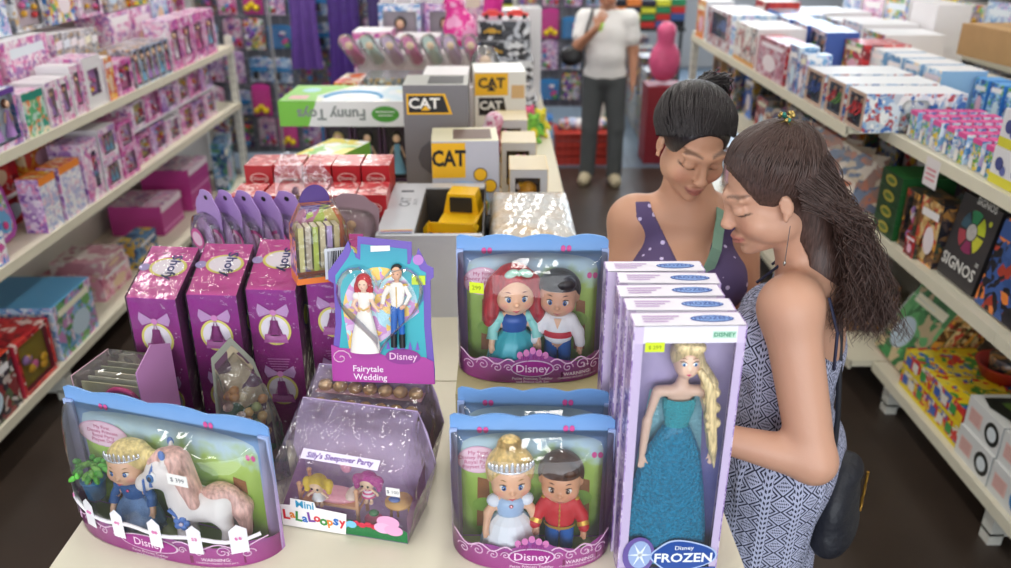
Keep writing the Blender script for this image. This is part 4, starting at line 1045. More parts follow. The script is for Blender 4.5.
g = MB(); g.tube([(.225, .10, 1.13), (.17, .125, 1.25), (.13, .11, 1.38), (.12, .02, 1.445), (.13, -.08, 1.40), (.22, -.12, 1.22), (.30, .0, 1.11)], .011, mat('#16171b', .5), 8); g.build('strap', MBAG)
# ---------------------------------------------------------------- more toys on the counters
def frozen_box(loc, label=None, rz=0.0, first=True):
    W, D, H = .174, .046, .485
    t = thing('doll_carton', label, 'doll box', loc, rz)
    pr = mat('#d9c8e4', .4); bs = art(['#cdb6dd', '#b79bd0', '#e0d0ea', '#a98cc6', '#8f6fb4'], 60)
    m = MB()
    wht = mat('#eeeaf4', .4)
    m.box(-W/2, -W/2+.002, 0, D, 0, H, bs); m.box(W/2-.002, W/2, 0, D, 0, H, bs)
    m.box(-W/2, W/2, D-.002, D, 0, H, pr); m.box(-W/2+.002, W/2-.002, 0, D-.002, H-.002, H, wht); m.box(-W/2+.002, W/2-.002, 0, D-.002, 0, .002, pr)
    m.box(-W/2+.002, -W/2+.016, 0, .001, 0, H, pr); m.box(W/2-.014, W/2-.002, 0, .001, 0, H, pr); m.box(-W/2+.016, W/2-.014, 0, .001, H-.030, H, wht)
    m.build('carton', t, bevel=.0008)
    g = MB(); blue = mat('#3e5fae', .35); lt = mat('#e7eefc', .4)
    T = Matrix.Translation((0, 0, H+.0006)) @ Matrix.Rotation(R(-90), 4, 'X')   # lettering laid on the lid
    g.disc(.038, .023, .034, .012, 0, blue, 28, M=T); g.disc(.038, .023, .031, .010, -.0004, mat('#8fb0e6', .35), 28, M=T); g.text('FROZEN', .015, blue, .038, .023, -.0008, M=T, bold=.02)
    for k in range(3): g.flat([(-.070, .034-.009*k), (-.012-.01*k, .034-.009*k), (-.012-.01*k, .030-.009*k), (-.070, .030-.009*k)], -.0003, mat('#c9a9d6', .4), M=T)
    for k, (xx, zz) in enumerate(((0, .30), (0, .14))):
        Ts = Matrix.Translation((-W/2-.0006, .023, zz)) @ Matrix.Rotation(R(-90), 4, 'Z')
        g.text('FROZEN', .028, mat('#5d4a9c', .4), 0, 0, 0, M=Ts, rot=R(90), bold=.01)
    Ts = Matrix.Translation((-W/2-.0006, .023, .43)) @ Matrix.Rotation(R(-90), 4, 'Z'); g.text('Disney', .02, mat('#5d4a9c', .4), 0, 0, 0, M=Ts, rot=R(90))
    g.text('DISNEY', .010, mat('#2f8f6a', .4), W/2-.034, H-.016, -.0006, bold=.02); g.flat([(W/2-.052, H-.022), (W/2-.016, H-.022), (W/2-.016, H-.010), (W/2-.052, H-.010)], -.0002, mat('#bfe3cf', .4))
    g.build('printed_logo', t)
    return t, W, D, H
ft, FW, FD, FH = frozen_box((.289, 1.128, TZ), 'tall doll box holding a blond-braided doll in a sparkling turquoise gown', R(1))
def front_of_frozen(t, W, D, H):
    m = MB(); ib = ramp_print([(0, '#5b5a9a'), (.35, '#6d6fae'), (.7, '#a99bc8'), (1, '#cdbfe0')], 2, 0, H, .12, 30)
    m.quad((-W/2+.003, D-.003, .003), (W/2-.003, D-.003, .003), (W/2-.003, D-.003, H-.004), (-W/2+.003, D-.003, H-.004), ib)
    m.build('inner_print', t)
    m = MB(); m.quad((-W/2+.002, -.0006, 0), (W/2-.001, -.0006, 0), (W/2-.001, -.0006, H-.030), (-W/2+.002, -.0006, H-.030), plastic(.03, .15, 8, .05)); m.build('window', t)
    # gowned fashion doll
    s = .39; U = Body(np.arange(-.075, .08, .0026), np.arange(-.03, .035, .0026), np.arange(.0, .43, .0026))
    hc = Vector((.010, -.004, .385))
    U.ell(hc, (.0225, .021, .029), .004); U.ell(hc + Vector((0, -.006, -.014)), (.015, .014, .014), .008); U.ell(hc + Vector((.001, -.0215, -.008)), (.0028, .003, .0035), .003)
    U.limb(hc + Vector((0, .002, -.02)), (.006, .002, .335), .0085, .0095, .006); U.limb((-.026, 0, .326), (.036, 0, .326), .0095, .0095, .01); U.ell((.005, 0, .295), (.023, .009, .030), .008); U.ell((.004, 0, .255), (.0165, .008, .028), .008)
    for p in (((-.032, 0, .325), (-.045, -.002, .270)), ((-.045, -.002, .270), (-.050, -.008, .215)), ((.042, 0, .325), (.056, 0, .272)), ((.056, 0, .272), (.062, -.006, .222))): U.limb(p[0], p[1], .0085, .0062, .004)
    for q, x, z in ((-1, -.051, .206), (1, .064, .212)):
        U.ell((x, -.009, z), (.0055, .004, .008), .003)
        for k in range(4): U.limb((x+(k-1.5)*.0026, -.010, z-.005), (x+(k-1.5)*.0032, -.012, z-.021+.002*abs(k-1.2)), .0021, .0018, .001)
        U.limb((x-q*.004, -.011, z), (x-q*.009, -.015, z-.010), .0022, .0018, .001)
    U.limb((-.012, 0, .24), (-.015, 0, .02), .010, .007, .004); U.limb((.016, 0, .24), (.018, 0, .02), .010, .007, .004)
    if 'dplain' not in MATS: MATS['dplain'] = mat('#edc7b0', .4)
    d = grid_mesh('doll', U.G, U.ax, MATS['dplain'], t); d.location = (-.006, .022, .032)
    F = MB()
    for q in (-1, 1):
        F.ell(hc + Vector((q*.0085, -.0196, .0015)), (.0048, .0014, .0034), mat('#f7f4f0', .25), 10, 6, rot=(0, 0, q*.3)); F.ell(hc + Vector((q*.0088, -.0206, .0012)), (.0026, .001, .0030), mat('#3f86c8', .2), 10, 6); F.ell(hc + Vector((q*.0088, -.0213, .0012)), (.0012, .0008, .0016), mat('#131318', .2), 8, 5)
        F.tube([hc + Vector((q*.0036, -.0206, .0040)), hc + Vector((q*.009, -.0205, .0062)), hc + Vector((q*.0148, -.0165, .0046))], [.0003, .0008, .0003], mat('#2c1c1c', .3), 5)
        F.tube([hc + Vector((q*.0040, -.0202, .0100)), hc + Vector((q*.0095, -.019, .0120)), hc + Vector((q*.0150, -.0155, .0095))], [.0003, .0006, .0002], mat('#8a6a4a', .5), 5)
    F.tube([hc + Vector((-.0055, -.0190, -.0165)), hc + Vector((0, -.0215, -.0172)), hc + Vector((.0055, -.0190, -.0165))], [.0004, .0017, .0004], mat('#c2406a', .35), 6)
    F.build('painted_face', d)
    hb = Body(np.arange(-.05, .075, .0024), np.arange(-.035, .045, .0024), np.arange(.24, .435, .0024))
    hb.ell(hc + Vector((0, .005, .008)), (.0265, .0245, .029), .004); hb.ell(hc + Vector((-.010, -.008, .028)), (.016, .014, .010), .008); hb.ell(hc + Vector((.012, -.010, .026)), (.014, .012, .010), .008)
    hb.limb(hc + Vector((.018, .0, -.005)), (.050, -.012, .345), .011, .012, .008)
    for k in range(6): hb.ell((.048+.004*(k % 2)*2-.004 + .002*k, -.016, .345-.014*k), (.0125-.0006*k, .010, .010), .003)
    X, Y, Z = hb.xyz(); face = np.sqrt(((X-hc.x)/.0200)**2 + ((Y-hc.y+.026)/.017)**2 + ((Z-hc.z+.006)/.026)**2) - 1
    hb.G = np.maximum(hb.G, -face*.015); hb.limb((.056, -.016, .262), (.066, -.012, .235), .010, .002, .004)
    grid_mesh('hair', hb.G, hb.ax, hair_mat('#e6cf9e', .9, 260), d)
    P = [hc + Vector((.018, -.012, -.012)), hc + Vector((.030, -.020, -.030)), (.048, -.022, .332), (.051, -.024, .30), (.056, -.022, .27), (.063, -.016, .225), (.070, -.014, .185)]
    g = MB(); g.tube(P[:6] + [P[6]], [.005, .007, .009, .0085, .008, .008, .001], hair_mat('#e6cf9e', .9, 260), 12)
    for k in range(4): g.ell((.049+.003*(k % 2), -.025, .325-.016*k), (.008, .006, .009), hair_mat('#e6cf9e', .9, 260), 10, 6, rot=(0, .5 if k % 2 else -.5, 0))
    g.build('braid', d)
    n = 48; teal = mat('#1597c0', .28, .15, .3, 1.0, 200, 0, .75)
    def gown(prof, name, m):
        g = MB(); V = []; Fc = []
        for r, z, cx in prof:
            for j in range(n):
                a = 2*PI*j/n; rr = r*(1+.03*math.sin(a*9)*(r/.06)); V.append((cx+rr*math.cos(a), min(.018, .62*rr)*math.sin(a), z))
        for i in range(len(prof)-1):
            for j in range(n): Fc.append((i*n+j, i*n+(j+1) % n, (i+1)*n+(j+1) % n, (i+1)*n+j))
        g.add(V, Fc, m, True); return g.build(name, d)
    gown([(.0205, .262, .004), (.030, .245, .003), (.048, .205, .001), (.062, .13, -.001), (.072, .05, -.001), (.076, -.015, 0)], 'gown_skirt', teal)
    gown([(.0205, .258, .004), (.0195, .265, .004), (.0255, .290, .005), (.0275, .306, .005), (.0240, .314, .005)], 'bodice', mat('#3fbac8', .3, .15, 0, .8, 320, 0, .5))
    m = MB(); cape = mat('#8fc9d6', .3, .1, 0, .4, 200)
    m.add([(-.040, .018, .318), (.046, .018, .318), (.070, .020, .0), (-.070, .020, .0)], [(0, 1, 2, 3)], cape); m.build('cape', d)
    # lower emblem
    g = MB(); nb = mat('#2b4f9e', .35); sv = mat('#b9cdf0', .3)
    g.flat([(-W/2+.002, 0), (W/2-.002, 0), (W/2-.002, .014), (-W/2+.002, .014)], -.0016, mat('#3f58a6', .4))
    def crest(rx_, rz_, y, m): g.flat([(.026+rx_*math.cos(2*PI*i/40)*(1+.05*math.cos(8*PI*i/40)), .040+rz_*math.sin(2*PI*i/40)*(1+.10*math.cos(6*PI*i/40))) for i in range(40)], y, m)
    crest(.056, .034, -.0022, sv); crest(.053, .031, -.0028, nb)
    g.text('FROZEN', .027, mat('#f3f7ff', .3), .026, .036, -.0034, bold=.025); g.text('Disney', .012, mat('#f3f7ff', .3), .026, .058, -.0034, bold=.01)
    g.disc(-.052, .042, .028, .040, -.0020, mat('#6d5aa0', .4)); g.disc(-.050, .044, .020, .030, -.0024, mat('#9fb4de', .4)); 
    for k in range(6):
        a = k*PI/3; g.flat([(-.050+.022*math.cos(a), .044+.028*math.sin(a)), (-.050+.003*math.cos(a+1.5), .044+.003*math.sin(a+1.5)), (-.050+.003*math.cos(a-1.5), .044+.003*math.sin(a-1.5))], -.0028, mat('#eaf2fc', .3))
    g.build('emblem', t)
    sticker(t, -W/2+.034, -.0014, H-.036, .030, .016, '$ 299', '#d9ea2c', '#7d8a1c')
front_of_frozen(ft, FW, FD, FH)
prev = frozen_box((.285, 1.182, TZ), 'lilac doll box standing directly behind the turquoise gown doll box', R(-.5))[0]
for k, lab in enumerate(('third lilac doll box in the row behind the turquoise gown doll', 'fourth lilac doll box in the row behind the turquoise gown doll', 'rearmost lilac doll box of the row, closest to the dotted tank top')):
    dup(prev, (.281-.004*k + (.010 if k == 1 else 0), 1.236+.053*k, TZ), R((1, -1.5, .5)[k]), lab)
# ---- house shaped play packs
def house_pack(label, loc, rz, full=True):
    W, D, H = .250, .115, .212
    t = thing('play_pack', label, 'toy box', loc, rz)
    lil = mat('#b99ac9', .4)
    bk_pts = [(-W/2, 0), (W/2, 0), (W/2+.022, .10), (W/2+.008, .165), (W/2-.010, H), (-W/2+.010, H), (-W/2-.008, .165), (-W/2-.022, .10)]
    m = MB(); m.prism(bk_pts, .003, ramp_print([(0, '#c0a2d0'), (.5, '#d6c2e2'), (1, '#c4b0de')], 2, 0, H, .2, 25)); m.build('backing_card', t)
    m = MB(); gr = mat('#2e8a4e', .4); 
    m.flat([(-W/2, 0), (W/2, 0), (W/2, .026)] + [(W/2 - W*i/16., .030+.006*math.sin(i*1.1)) for i in range(1, 16)] + [(-W/2, .026)], -D, gr)
    m.quad((W/2, -D, 0), (W/2, -.001, 0), (W/2, -.001, .10), (W/2+.001, -D, .06), mat('#c287b4', .4)); m.quad((-W/2, -.001, 0), (-W/2, -D, 0), (-W/2, -D, .03), (-W/2, -.001, .10), mat('#c9a0cf', .4))
    m.box(-W/2, W/2, -D, 0, 0, .002, lil)
    for k in range(7): m.ell((-.010+.012*k, -D-.001, .028+.003*(k % 2)), (.008, .001, .006), mat('#cf2f4a', .4), 8, 5)
    m.disc(-.004, .026, .016, .011, -D-.0025, mat('#5db7dd', .4)); m.disc(.018, .028, .010, .008, -D-.0028, mat('#7fc7e4', .4))
    def paper(px, pz, w_, h_, c): m.flat([(px-w_/2, pz-h_/2), (px+w_/2, pz-h_/2), (px+w_/2, pz+h_/2), (px-w_/2, pz+h_/2)], -D-.002, mat(c, .4))
    m.disc(.090, .045, .022, .014, -D-.0022, mat('#e9a9d0', .4)); m.disc(.080, .030, .018, .012, -D-.0024, mat('#efb9da', .4)); m.disc(.100, .028, .018, .012, -D-.0026, mat('#e9a9d0', .4))
    # white slanted logo plate
    c, s_ = math.cos(-.07), math.sin(-.07)
    P = [(-.122, .002), (.005, .002), (.010, .050), (-.050, .054), (-.052, .066), (-.100, .068), (-.102, .052), (-.122, .050)]
    m.flat(P, -D-.003, mat('#f5f1ee', .4))
    cols = ['#d8293a', '#e8862a', '#3b8f3f', '#2f6fc0', '#7a3f9e', '#d8293a', '#3b8f3f', '#e8862a', '#2f6fc0', '#d8293a', '#3b8f3f']
    for i, ch in enumerate('LaLaLoopsy'): m.text(ch, .030 if i % 2 == 0 else .025, mat(cols[i], .4), -.112+.0125*i, .028+.003*math.sin(i*1.7), -D-.0038, bold=.03, rot=.12*math.sin(i*2.1))
    m.text('Mini', .022, mat('#3aa0c8', .4), -.072, .056, -D-.0038, bold=.02)
    m.build('front_print', t)
    m = MB()   # text band on the slope
    q0, q1 = Vector((0, -D, .150)), Vector((0, -.004, H)); u = (q1-q0).normalized()
    sp = lambda x, v: (x, q0.y+u.y*v-.0012, q0.z+u.z*v+.0012)
    m.add([sp(-.075, .008), sp(.075, .004), sp(.075, .024), (sp(-.075, .028))], [(0, 1, 2, 3)], mat('#e9e0f2', .4)); m.text("Silly's Sleepover Party", .0145, mat('#7a5aa6', .4), 0, .016, bold=.02, fn=lambda x, v: (sp(x, v)[0], sp(x, v)[1]-.0008, sp(x, v)[2]+.0008))
    m.build('title_strip', t)
    m = MB(); w2 = W/2; SH = SHELL2
    a = [(-w2, -D, 0), (w2, -D, 0), (w2+.018, -D, .085), (w2-.004, -D, .150), (-w2+.004, -D, .150), (-w2-.018, -D, .085)]
    m.add(a, [(0, 1, 2, 3, 4, 5)], SH)
    m.quad((-w2+.004, -D, .150), (w2-.004, -D, .150), (w2-.012, -.003, H), (-w2+.012, -.003, H), SH)
    for q in (-1, 1):
        P3 = [(q*w2, -D, 0), (q*(w2+.018), -D, .085), (q*(w2-.004), -D, .150)]; Q3 = [(q*w2, 0, 0), (q*(w2+.022), 0, .10), (q*(w2-.008), -.002, H)]
        m.quad(P3[0], Q3[0], Q3[1], P3[1], SH); m.quad(P3[1], Q3[1], Q3[2], P3[2], SH)
    m.build('clear_shell', t)
    if not full:
        for j in range(3):
            m = MB()
            for i in range(7): m.ell((-.096+.032*i, -.020-.036*j, .176-.022*j), (.0155, .0155, .013), mat('#e6c08c', .16, .5, .5), 14, 8)
            m.box(-.112, .112, -.038-.036*j, -.004-.036*j, .168-.022*j, .170-.022*j, mat('#b98fa0', .3)); m.build('gold_insert', t)
        return t
    # doll bed
    m = MB(); wd = mat('#f0b98c', .5); pk = mat('#eba3b4', .6)
    m.box(-.088, .018, -.092, -.045, .040, .046, wd)
    for x in (-.094, .020):
        for y in (-.090, -.046): m.tube([(x, y, .005), (x, y, .078)], .0038, wd, 8); m.ell((x, y, .081), (.005, .005, .005), wd, 8, 6)
        for z in (.035, .052, .068): m.tube([(x, -.090, z), (x, -.046, z)], .0028, wd, 6)
    m.build('doll_bed', t)
    m = MB(); m.ell((-.035, -.068, .050), (.052, .024, .010), pk, 18, 8); m.ell((.004, -.068, .058), (.014, .022, .008), mat('#f6e3d2', .6), 12, 6); m.build('bedding', t)
    def mini(x, y, z, hair, dress, stripes=False):
        b = Body(np.arange(-.03, .031, .0014), np.arange(-.02, .021, .0014), np.arange(-.002, .07, .0014))
        b.ell((0, 0, .048), (.0155, .0135, .0145), .002); b.limb((0, 0, .035), (0, 0, .022), .005, .007, .004)
        for q in (-1, 1):
            b.limb((q*.006, 0, .032), (q*.018, -.002, .024), .0026, .0022, .002); b.ell((q*.019, -.003, .0225), (.003, .0026, .003), .001)
            b.limb((q*.004, 0, .020), (q*.005, 0, .004), .0028, .0028, .002); b.ell((q*.005, -.002, .002), (.0038, .0055, .0028), .002)
        d = grid_mesh('mini_doll', b.G, b.ax, mat('#f2cfae', .45), t); d.location = (x, y, z)
        h = Body(np.arange(-.034, .035, .0016), np.arange(-.022, .024, .0016), np.arange(.02, .08, .0016)); h.ell((0, .003, .051), (.0180, .0160, .0165), .002)
        for q in (-1, 1): h.ell((q*.020, .002, .050), (.010, .008, .011), .004); h.limb((q*.021, .002, .048), (q*.022, 0, .034), .008, .005, .004)
        X, Y, Z = h.xyz(); fc = np.sqrt((X/.0145)**2 + ((Y+.016)/.011)**2 + ((Z-.0455)/.0125)**2) - 1; grid_mesh('hair', np.maximum(h.G, -fc*.01), h.ax, mat(hair, .6, bump=.5, bscale=400), d)
        g = MB()
        for k in range(5): g.lathe([(.006+.0016*k, .034-.0036*k), (.0076+.0016*k, .0304-.0036*k)], mat(dress if not (stripes and k % 2) else '#f3e3ee', .5), 16, sy=.8)
        g.build('dress', d); g = MB()
        for q in (-1, 1): g.ell((q*.0055, -.0135, .046), (.0024, .001, .0026), mat('#17131a', .2), 8, 5)
        g.tube([(-.003, -.0135, .0405), (0, -.0140, .0395), (.003, -.0135, .0405)], .0004, mat('#b8434f', .3), 4); g.build('painted_face', d)
    mini(-.052, -.098, .044, '#f1cf3d', '#eef2f7'); mini(.040, -.080, .052, '#c2479c', '#d8478c', True)
    m = MB()   # small table with slippers and flower stand
    gold = mat('#e3b26a', .5)
    m.lathe([(.0, .055), (.026, .055), (.026, .059), (.0, .059)], gold, 20, c=(.095, -.070))
    for k in range(3): a_ = k*2.094; m.tube([(.095+.018*math.cos(a_), -.070+.018*math.sin(a_), .055), (.095+.022*math.cos(a_), -.070+.022*math.sin(a_), .004)], .0026, gold, 6)
    m.ell((.088, -.074, .063), (.012, .008, .004), mat('#4f6fb8', .4), 10, 6); m.build('toy_table', t)
    m = MB(); m.ell((.050, -.085, .018), (.020, .014, .014), mat('#e05a8c', .5), 14, 8); m.ell((.050, -.085, .034), (.010, .008, .006), mat('#3f8f5a', .5), 10, 6); m.ell((-.015, -.05, .105), (.012, .004, .016), mat('#e8a4c0', .4), 12, 8); m.build('toy_charm', t)
    sticker(t, .105, -D-.006, .118, .026, .018, '$ 100', rz=0)
    return t
house_pack('lilac house-shaped play pack with two tiny dolls and a toy bed', (-.268, 1.345, TZ), R(-13))
house_pack('house-shaped play pack under the purple and turquoise blister card', (-.262, 1.480, TZ), R(-11), False)
# ---- figure blister with scalloped castle card
def wedding_card():
    W, H = .205, .292
    t = thing('blister_pack', 'purple and turquoise castle-edged blister card with bride and groom figures', 'toy pack', (-.232, 1.420, 1.266), rot=(R(-9), 0, R(-4)))
    out = [(-.49, 0), (.50, 0), (.50, .10), (.47, .40), (.47, .72), (.50, .74), (.50, .80), (.44, .82), (.36, .93), (.33, .86), (.30, .86), (.30, .97), (-.20, 1.0), (-.21, .88), (-.26, .90), (-.29, .97), (-.34, .90), (-.49, .76), (-.49, .70), (-.44, .68), (-.44, .40), (-.49, .15)]
    P = [(x*W, z*H) for x, z in out]
    m = MB(); m.prism(P, .003, mat('#6a4fb0', .4)); m.build('backing_card', t)
    m = MB(); cx, cz = 0, .5; teal = ramp_print([(0, '#2fa0b0'), (.6, '#35b3bd'), (1, '#2a8fae')], 2, 0, H)
    m.flat([(x*.86, (z-H*.5)*.90+H*.5) for x, z in P], -.0008, teal)
    m.flat([(-W*.30, H*.12)] + [(W*.36*math.cos(PI*i/16.), H*.50 + H*.30*math.sin(PI*i/16.)) for i in range(17)] + [(-W*.3, H*.12)], -.0012, art(['#bfe0ea', '#d9b8dc', '#9fd0dc', '#f0c65a', '#c98ac6'], 30))
    m.flat([(-W*.08, H*.90), (W*.10, H*.91), (W*.10, H*.945), (-W*.08, H*.94)], -.0018, mat('#efece6', .5))
    m.flat([(-.49*W, 0), (.50*W, 0), (.49*W, H*.16)] + [(W*(.49-.98*i/12.), H*(.17+.10*(i/12.)**1.5+.02*math.sin(i))) for i in range(1, 13)], -.0020, mat('#b03a9c', .4))
    sw = mat('#f1c4e2', .4); m.tube([(W*(-.40+.20*i/12.*math.cos(i*.55)*0 + .10*(1-i/16.)*math.cos(i*.6)), -.0028, H*(.17+.06*(1-i/16.)*math.sin(i*.6))) for i in range(16)], .0013, sw, 4)
    m.text('Fairytale', .018, mat('#f7e4f2', .4), -W*.14, H*.095, -.0030, bold=.01); m.text('Wedding', .018, mat('#f7e4f2', .4), -W*.12, H*.036, -.0030, bold=.01)
    m.disc(W*.20, H*.19, W*.17, H*.055, -.0026, mat('#8f2c8c', .4)); m.text('Disney', .020, sw, W*.20, H*.19, -.0032, bold=.01)
    for k in range(5): m.flat([(W*(.06+.07*k)-.004, H*.24), (W*(.06+.07*k)+.004, H*.24), (W*(.06+.07*k), H*(.34 if k == 2 else .30))], -.0026, mat('#7b58c0', .4))
    m.disc(W*.36, H*.855, W*.05, H*.035, -.002, mat('#b678c8', .4)); m.build('printed_scene', t)
    # heart shaped bubble
    hp = []
    for i in range(40):
        a = 2*PI*i/40; x = 16*math.sin(a)**3; z = 13*math.cos(a)-5*math.cos(2*a)-2*math.cos(3*a)-math.cos(4*a); hp.append((x/17*W*.42, (z+2)/17*H*.34+H*.52))
    def ring(k, y): return [((x)*k, y, (z-H*.5)*k+H*.5) for x, z in hp]
    m = MB(); R_ = [ring(1.06, -.002), ring(1.0, -.022), ring(.88, -.030)]; V = sum(R_, []); n = 40
    Fc = [(i*n+j, i*n+(j+1) % n, (i+1)*n+(j+1) % n, (i+1)*n+j) for i in range(2) for j in range(n)] + [tuple(range(2*n, 3*n))]
    m.add(V, Fc, plastic(.02, .2, 10, .1, gain=.7), True); m.build('clear_bubble', t)
    # bride
    b = Body(np.arange(-.04, .04, .0014), np.arange(-.016, .018, .0014), np.arange(-.002, .115, .0014))
    b.ell((0, 0, .097), (.0085, .0085, .0105), .002); b.limb((0, 0, .088), (0, 0, .080), .0032, .004, .003); b.ell((0, 0, .072), (.010, .006, .011), .004)
    for q in (-1, 1): b.limb((q*.009, 0, .078), (q*.016, -.004, .064), .0032, .0028, .002); b.limb((q*.016, -.004, .064), (q*.008 if q < 0 else .024, -.010, .056), .0026, .0022, .002); b.limb((q*.005, 0, .06), (q*.005, 0, .0), .005, .004, .003)
    d = grid_mesh('bride_figure', b.G, b.ax, mat('#efc6ac', .4), t); d.location = (-.030, -.012, .082); d.scale = (1.25, 1.1, 1.25)
    g = MB(); g.lathe([(.0085, .060), (.0095, .068), (.0115, .078), (.008, .084)], mat('#f2ece4', .5), 16, sy=.7); g.lathe([(.0085, .060), (.014, .040), (.021, .010), (.024, -.012)], mat('#f2ece4', .5), 20, sy=.55)
    for q in (-1, 1): g.ell((q*.0115, 0, .077), (.0062, .0055, .006), mat('#f2ece4', .5), 10, 6)
    g.tube([(-.009, -.006, .060), (0, -.0075, .056), (.009, -.006, .060)], .0012, mat('#d9b45c', .3), 5); g.build('wedding_gown', d)
    g = MB(); rd = mat('#c3202c', .5, bump=.6, bscale=300); g.ell((0, .003, .100), (.0125, .011, .0125), rd, 16, 10); g.ell((-.009, .005, .088), (.007, .006, .014), rd, 12, 8); g.ell((.008, .005, .088), (.006, .006, .012), rd, 12, 8); g.build('hair', d)
    g = MB(); g.ell((0, -.0065, .096), (.0072, .0045, .0085), mat('#efc6ac', .4), 12, 8); 
    for q in (-1, 1): g.ell((q*.0032, -.0107, .0975), (.0012, .0006, .0009), mat('#1f2a3c', .3), 6, 4)
    g.ell((0, -.0108, .0925), (.0018, .0006, .0007), mat('#b9333f', .3), 6, 4); g.build('painted_face', d)
    # groom
    b = Body(np.arange(-.04, .04, .0014), np.arange(-.016, .018, .0014), np.arange(-.002, .135, .0014))
    b.ell((0, 0, .118), (.0082, .0082, .0105), .002); b.limb((0, 0, .108), (0, 0, .100), .0036, .004, .003)
    b.ell((0, 0, .09), (.009, .006, .011), .004); b.limb((-.022, -.006, .070), (-.024, -.008, .064), .003, .003, .001); b.limb((.012, -.010, .068), (.008, -.012, .066), .003, .003, .001)
    d = grid_mesh('groom_figure', b.G, b.ax, mat('#e0ab8c', .4), t); d.location = (.034, -.012, .078); d.scale = (1.25, 1.1, 1.25)
    g = MB(); wm = mat('#efe9e0', .5); gold = mat('#d8ac4c', .3, .4)
    g.lathe([(.0085, .064), (.0095, .070), (.0125, .090), (.0125, .098), (.006, .104)], wm, 16, sy=.6)
    for q, e in ((-1, (-.022, -.006, .070)), (1, (.014, -.010, .070))): g.tube([(q*.011, 0, .097), (q*.0195, -.002, .083), e], [.0046, .0040, .0034], wm, 8); g.ell((q*.0125, 0, .100), (.0045, .004, .002), gold, 8, 5)
    g.tube([(0, -.0075, .066), (0, -.0080, .098)], .0009, gold, 5); g.build('jacket', d)
    g = MB()
    for q in (-1, 1): g.tube([(q*.0045, 0, .066), (q*.006, 0, .035), (q*.0065, 0, .012)], [.0062, .0050, .0040], mat('#1f63b8', .5), 10)
    g.build('trousers', d); g = MB()
    for q in (-1, 1): g.tube([(q*.0065, 0, .022), (q*.0065, 0, .0)], .0048, mat('#17181c', .4), 8)
    g.build('boot', d)
    g = MB(); g.ell((0, .004, .1225), (.0094, .0085, .0088), mat('#1c1618', .5), 14, 8); g.build('hair', d)
    g = MB(); g.ell((0, -.0055, .116), (.0070, .0045, .0080), mat('#e0ab8c', .4), 12, 8)
    for q in (-1, 1): g.ell((q*.003, -.0098, .118), (.0010, .0006, .0009), mat('#1f1a1c', .3), 6, 4)
    g.build('painted_face', d)
    sticker(t, W*.36, -.0026, H*.72, .026, .018, '89', '#c6dc30', '#7d8a1c')
wedding_card()
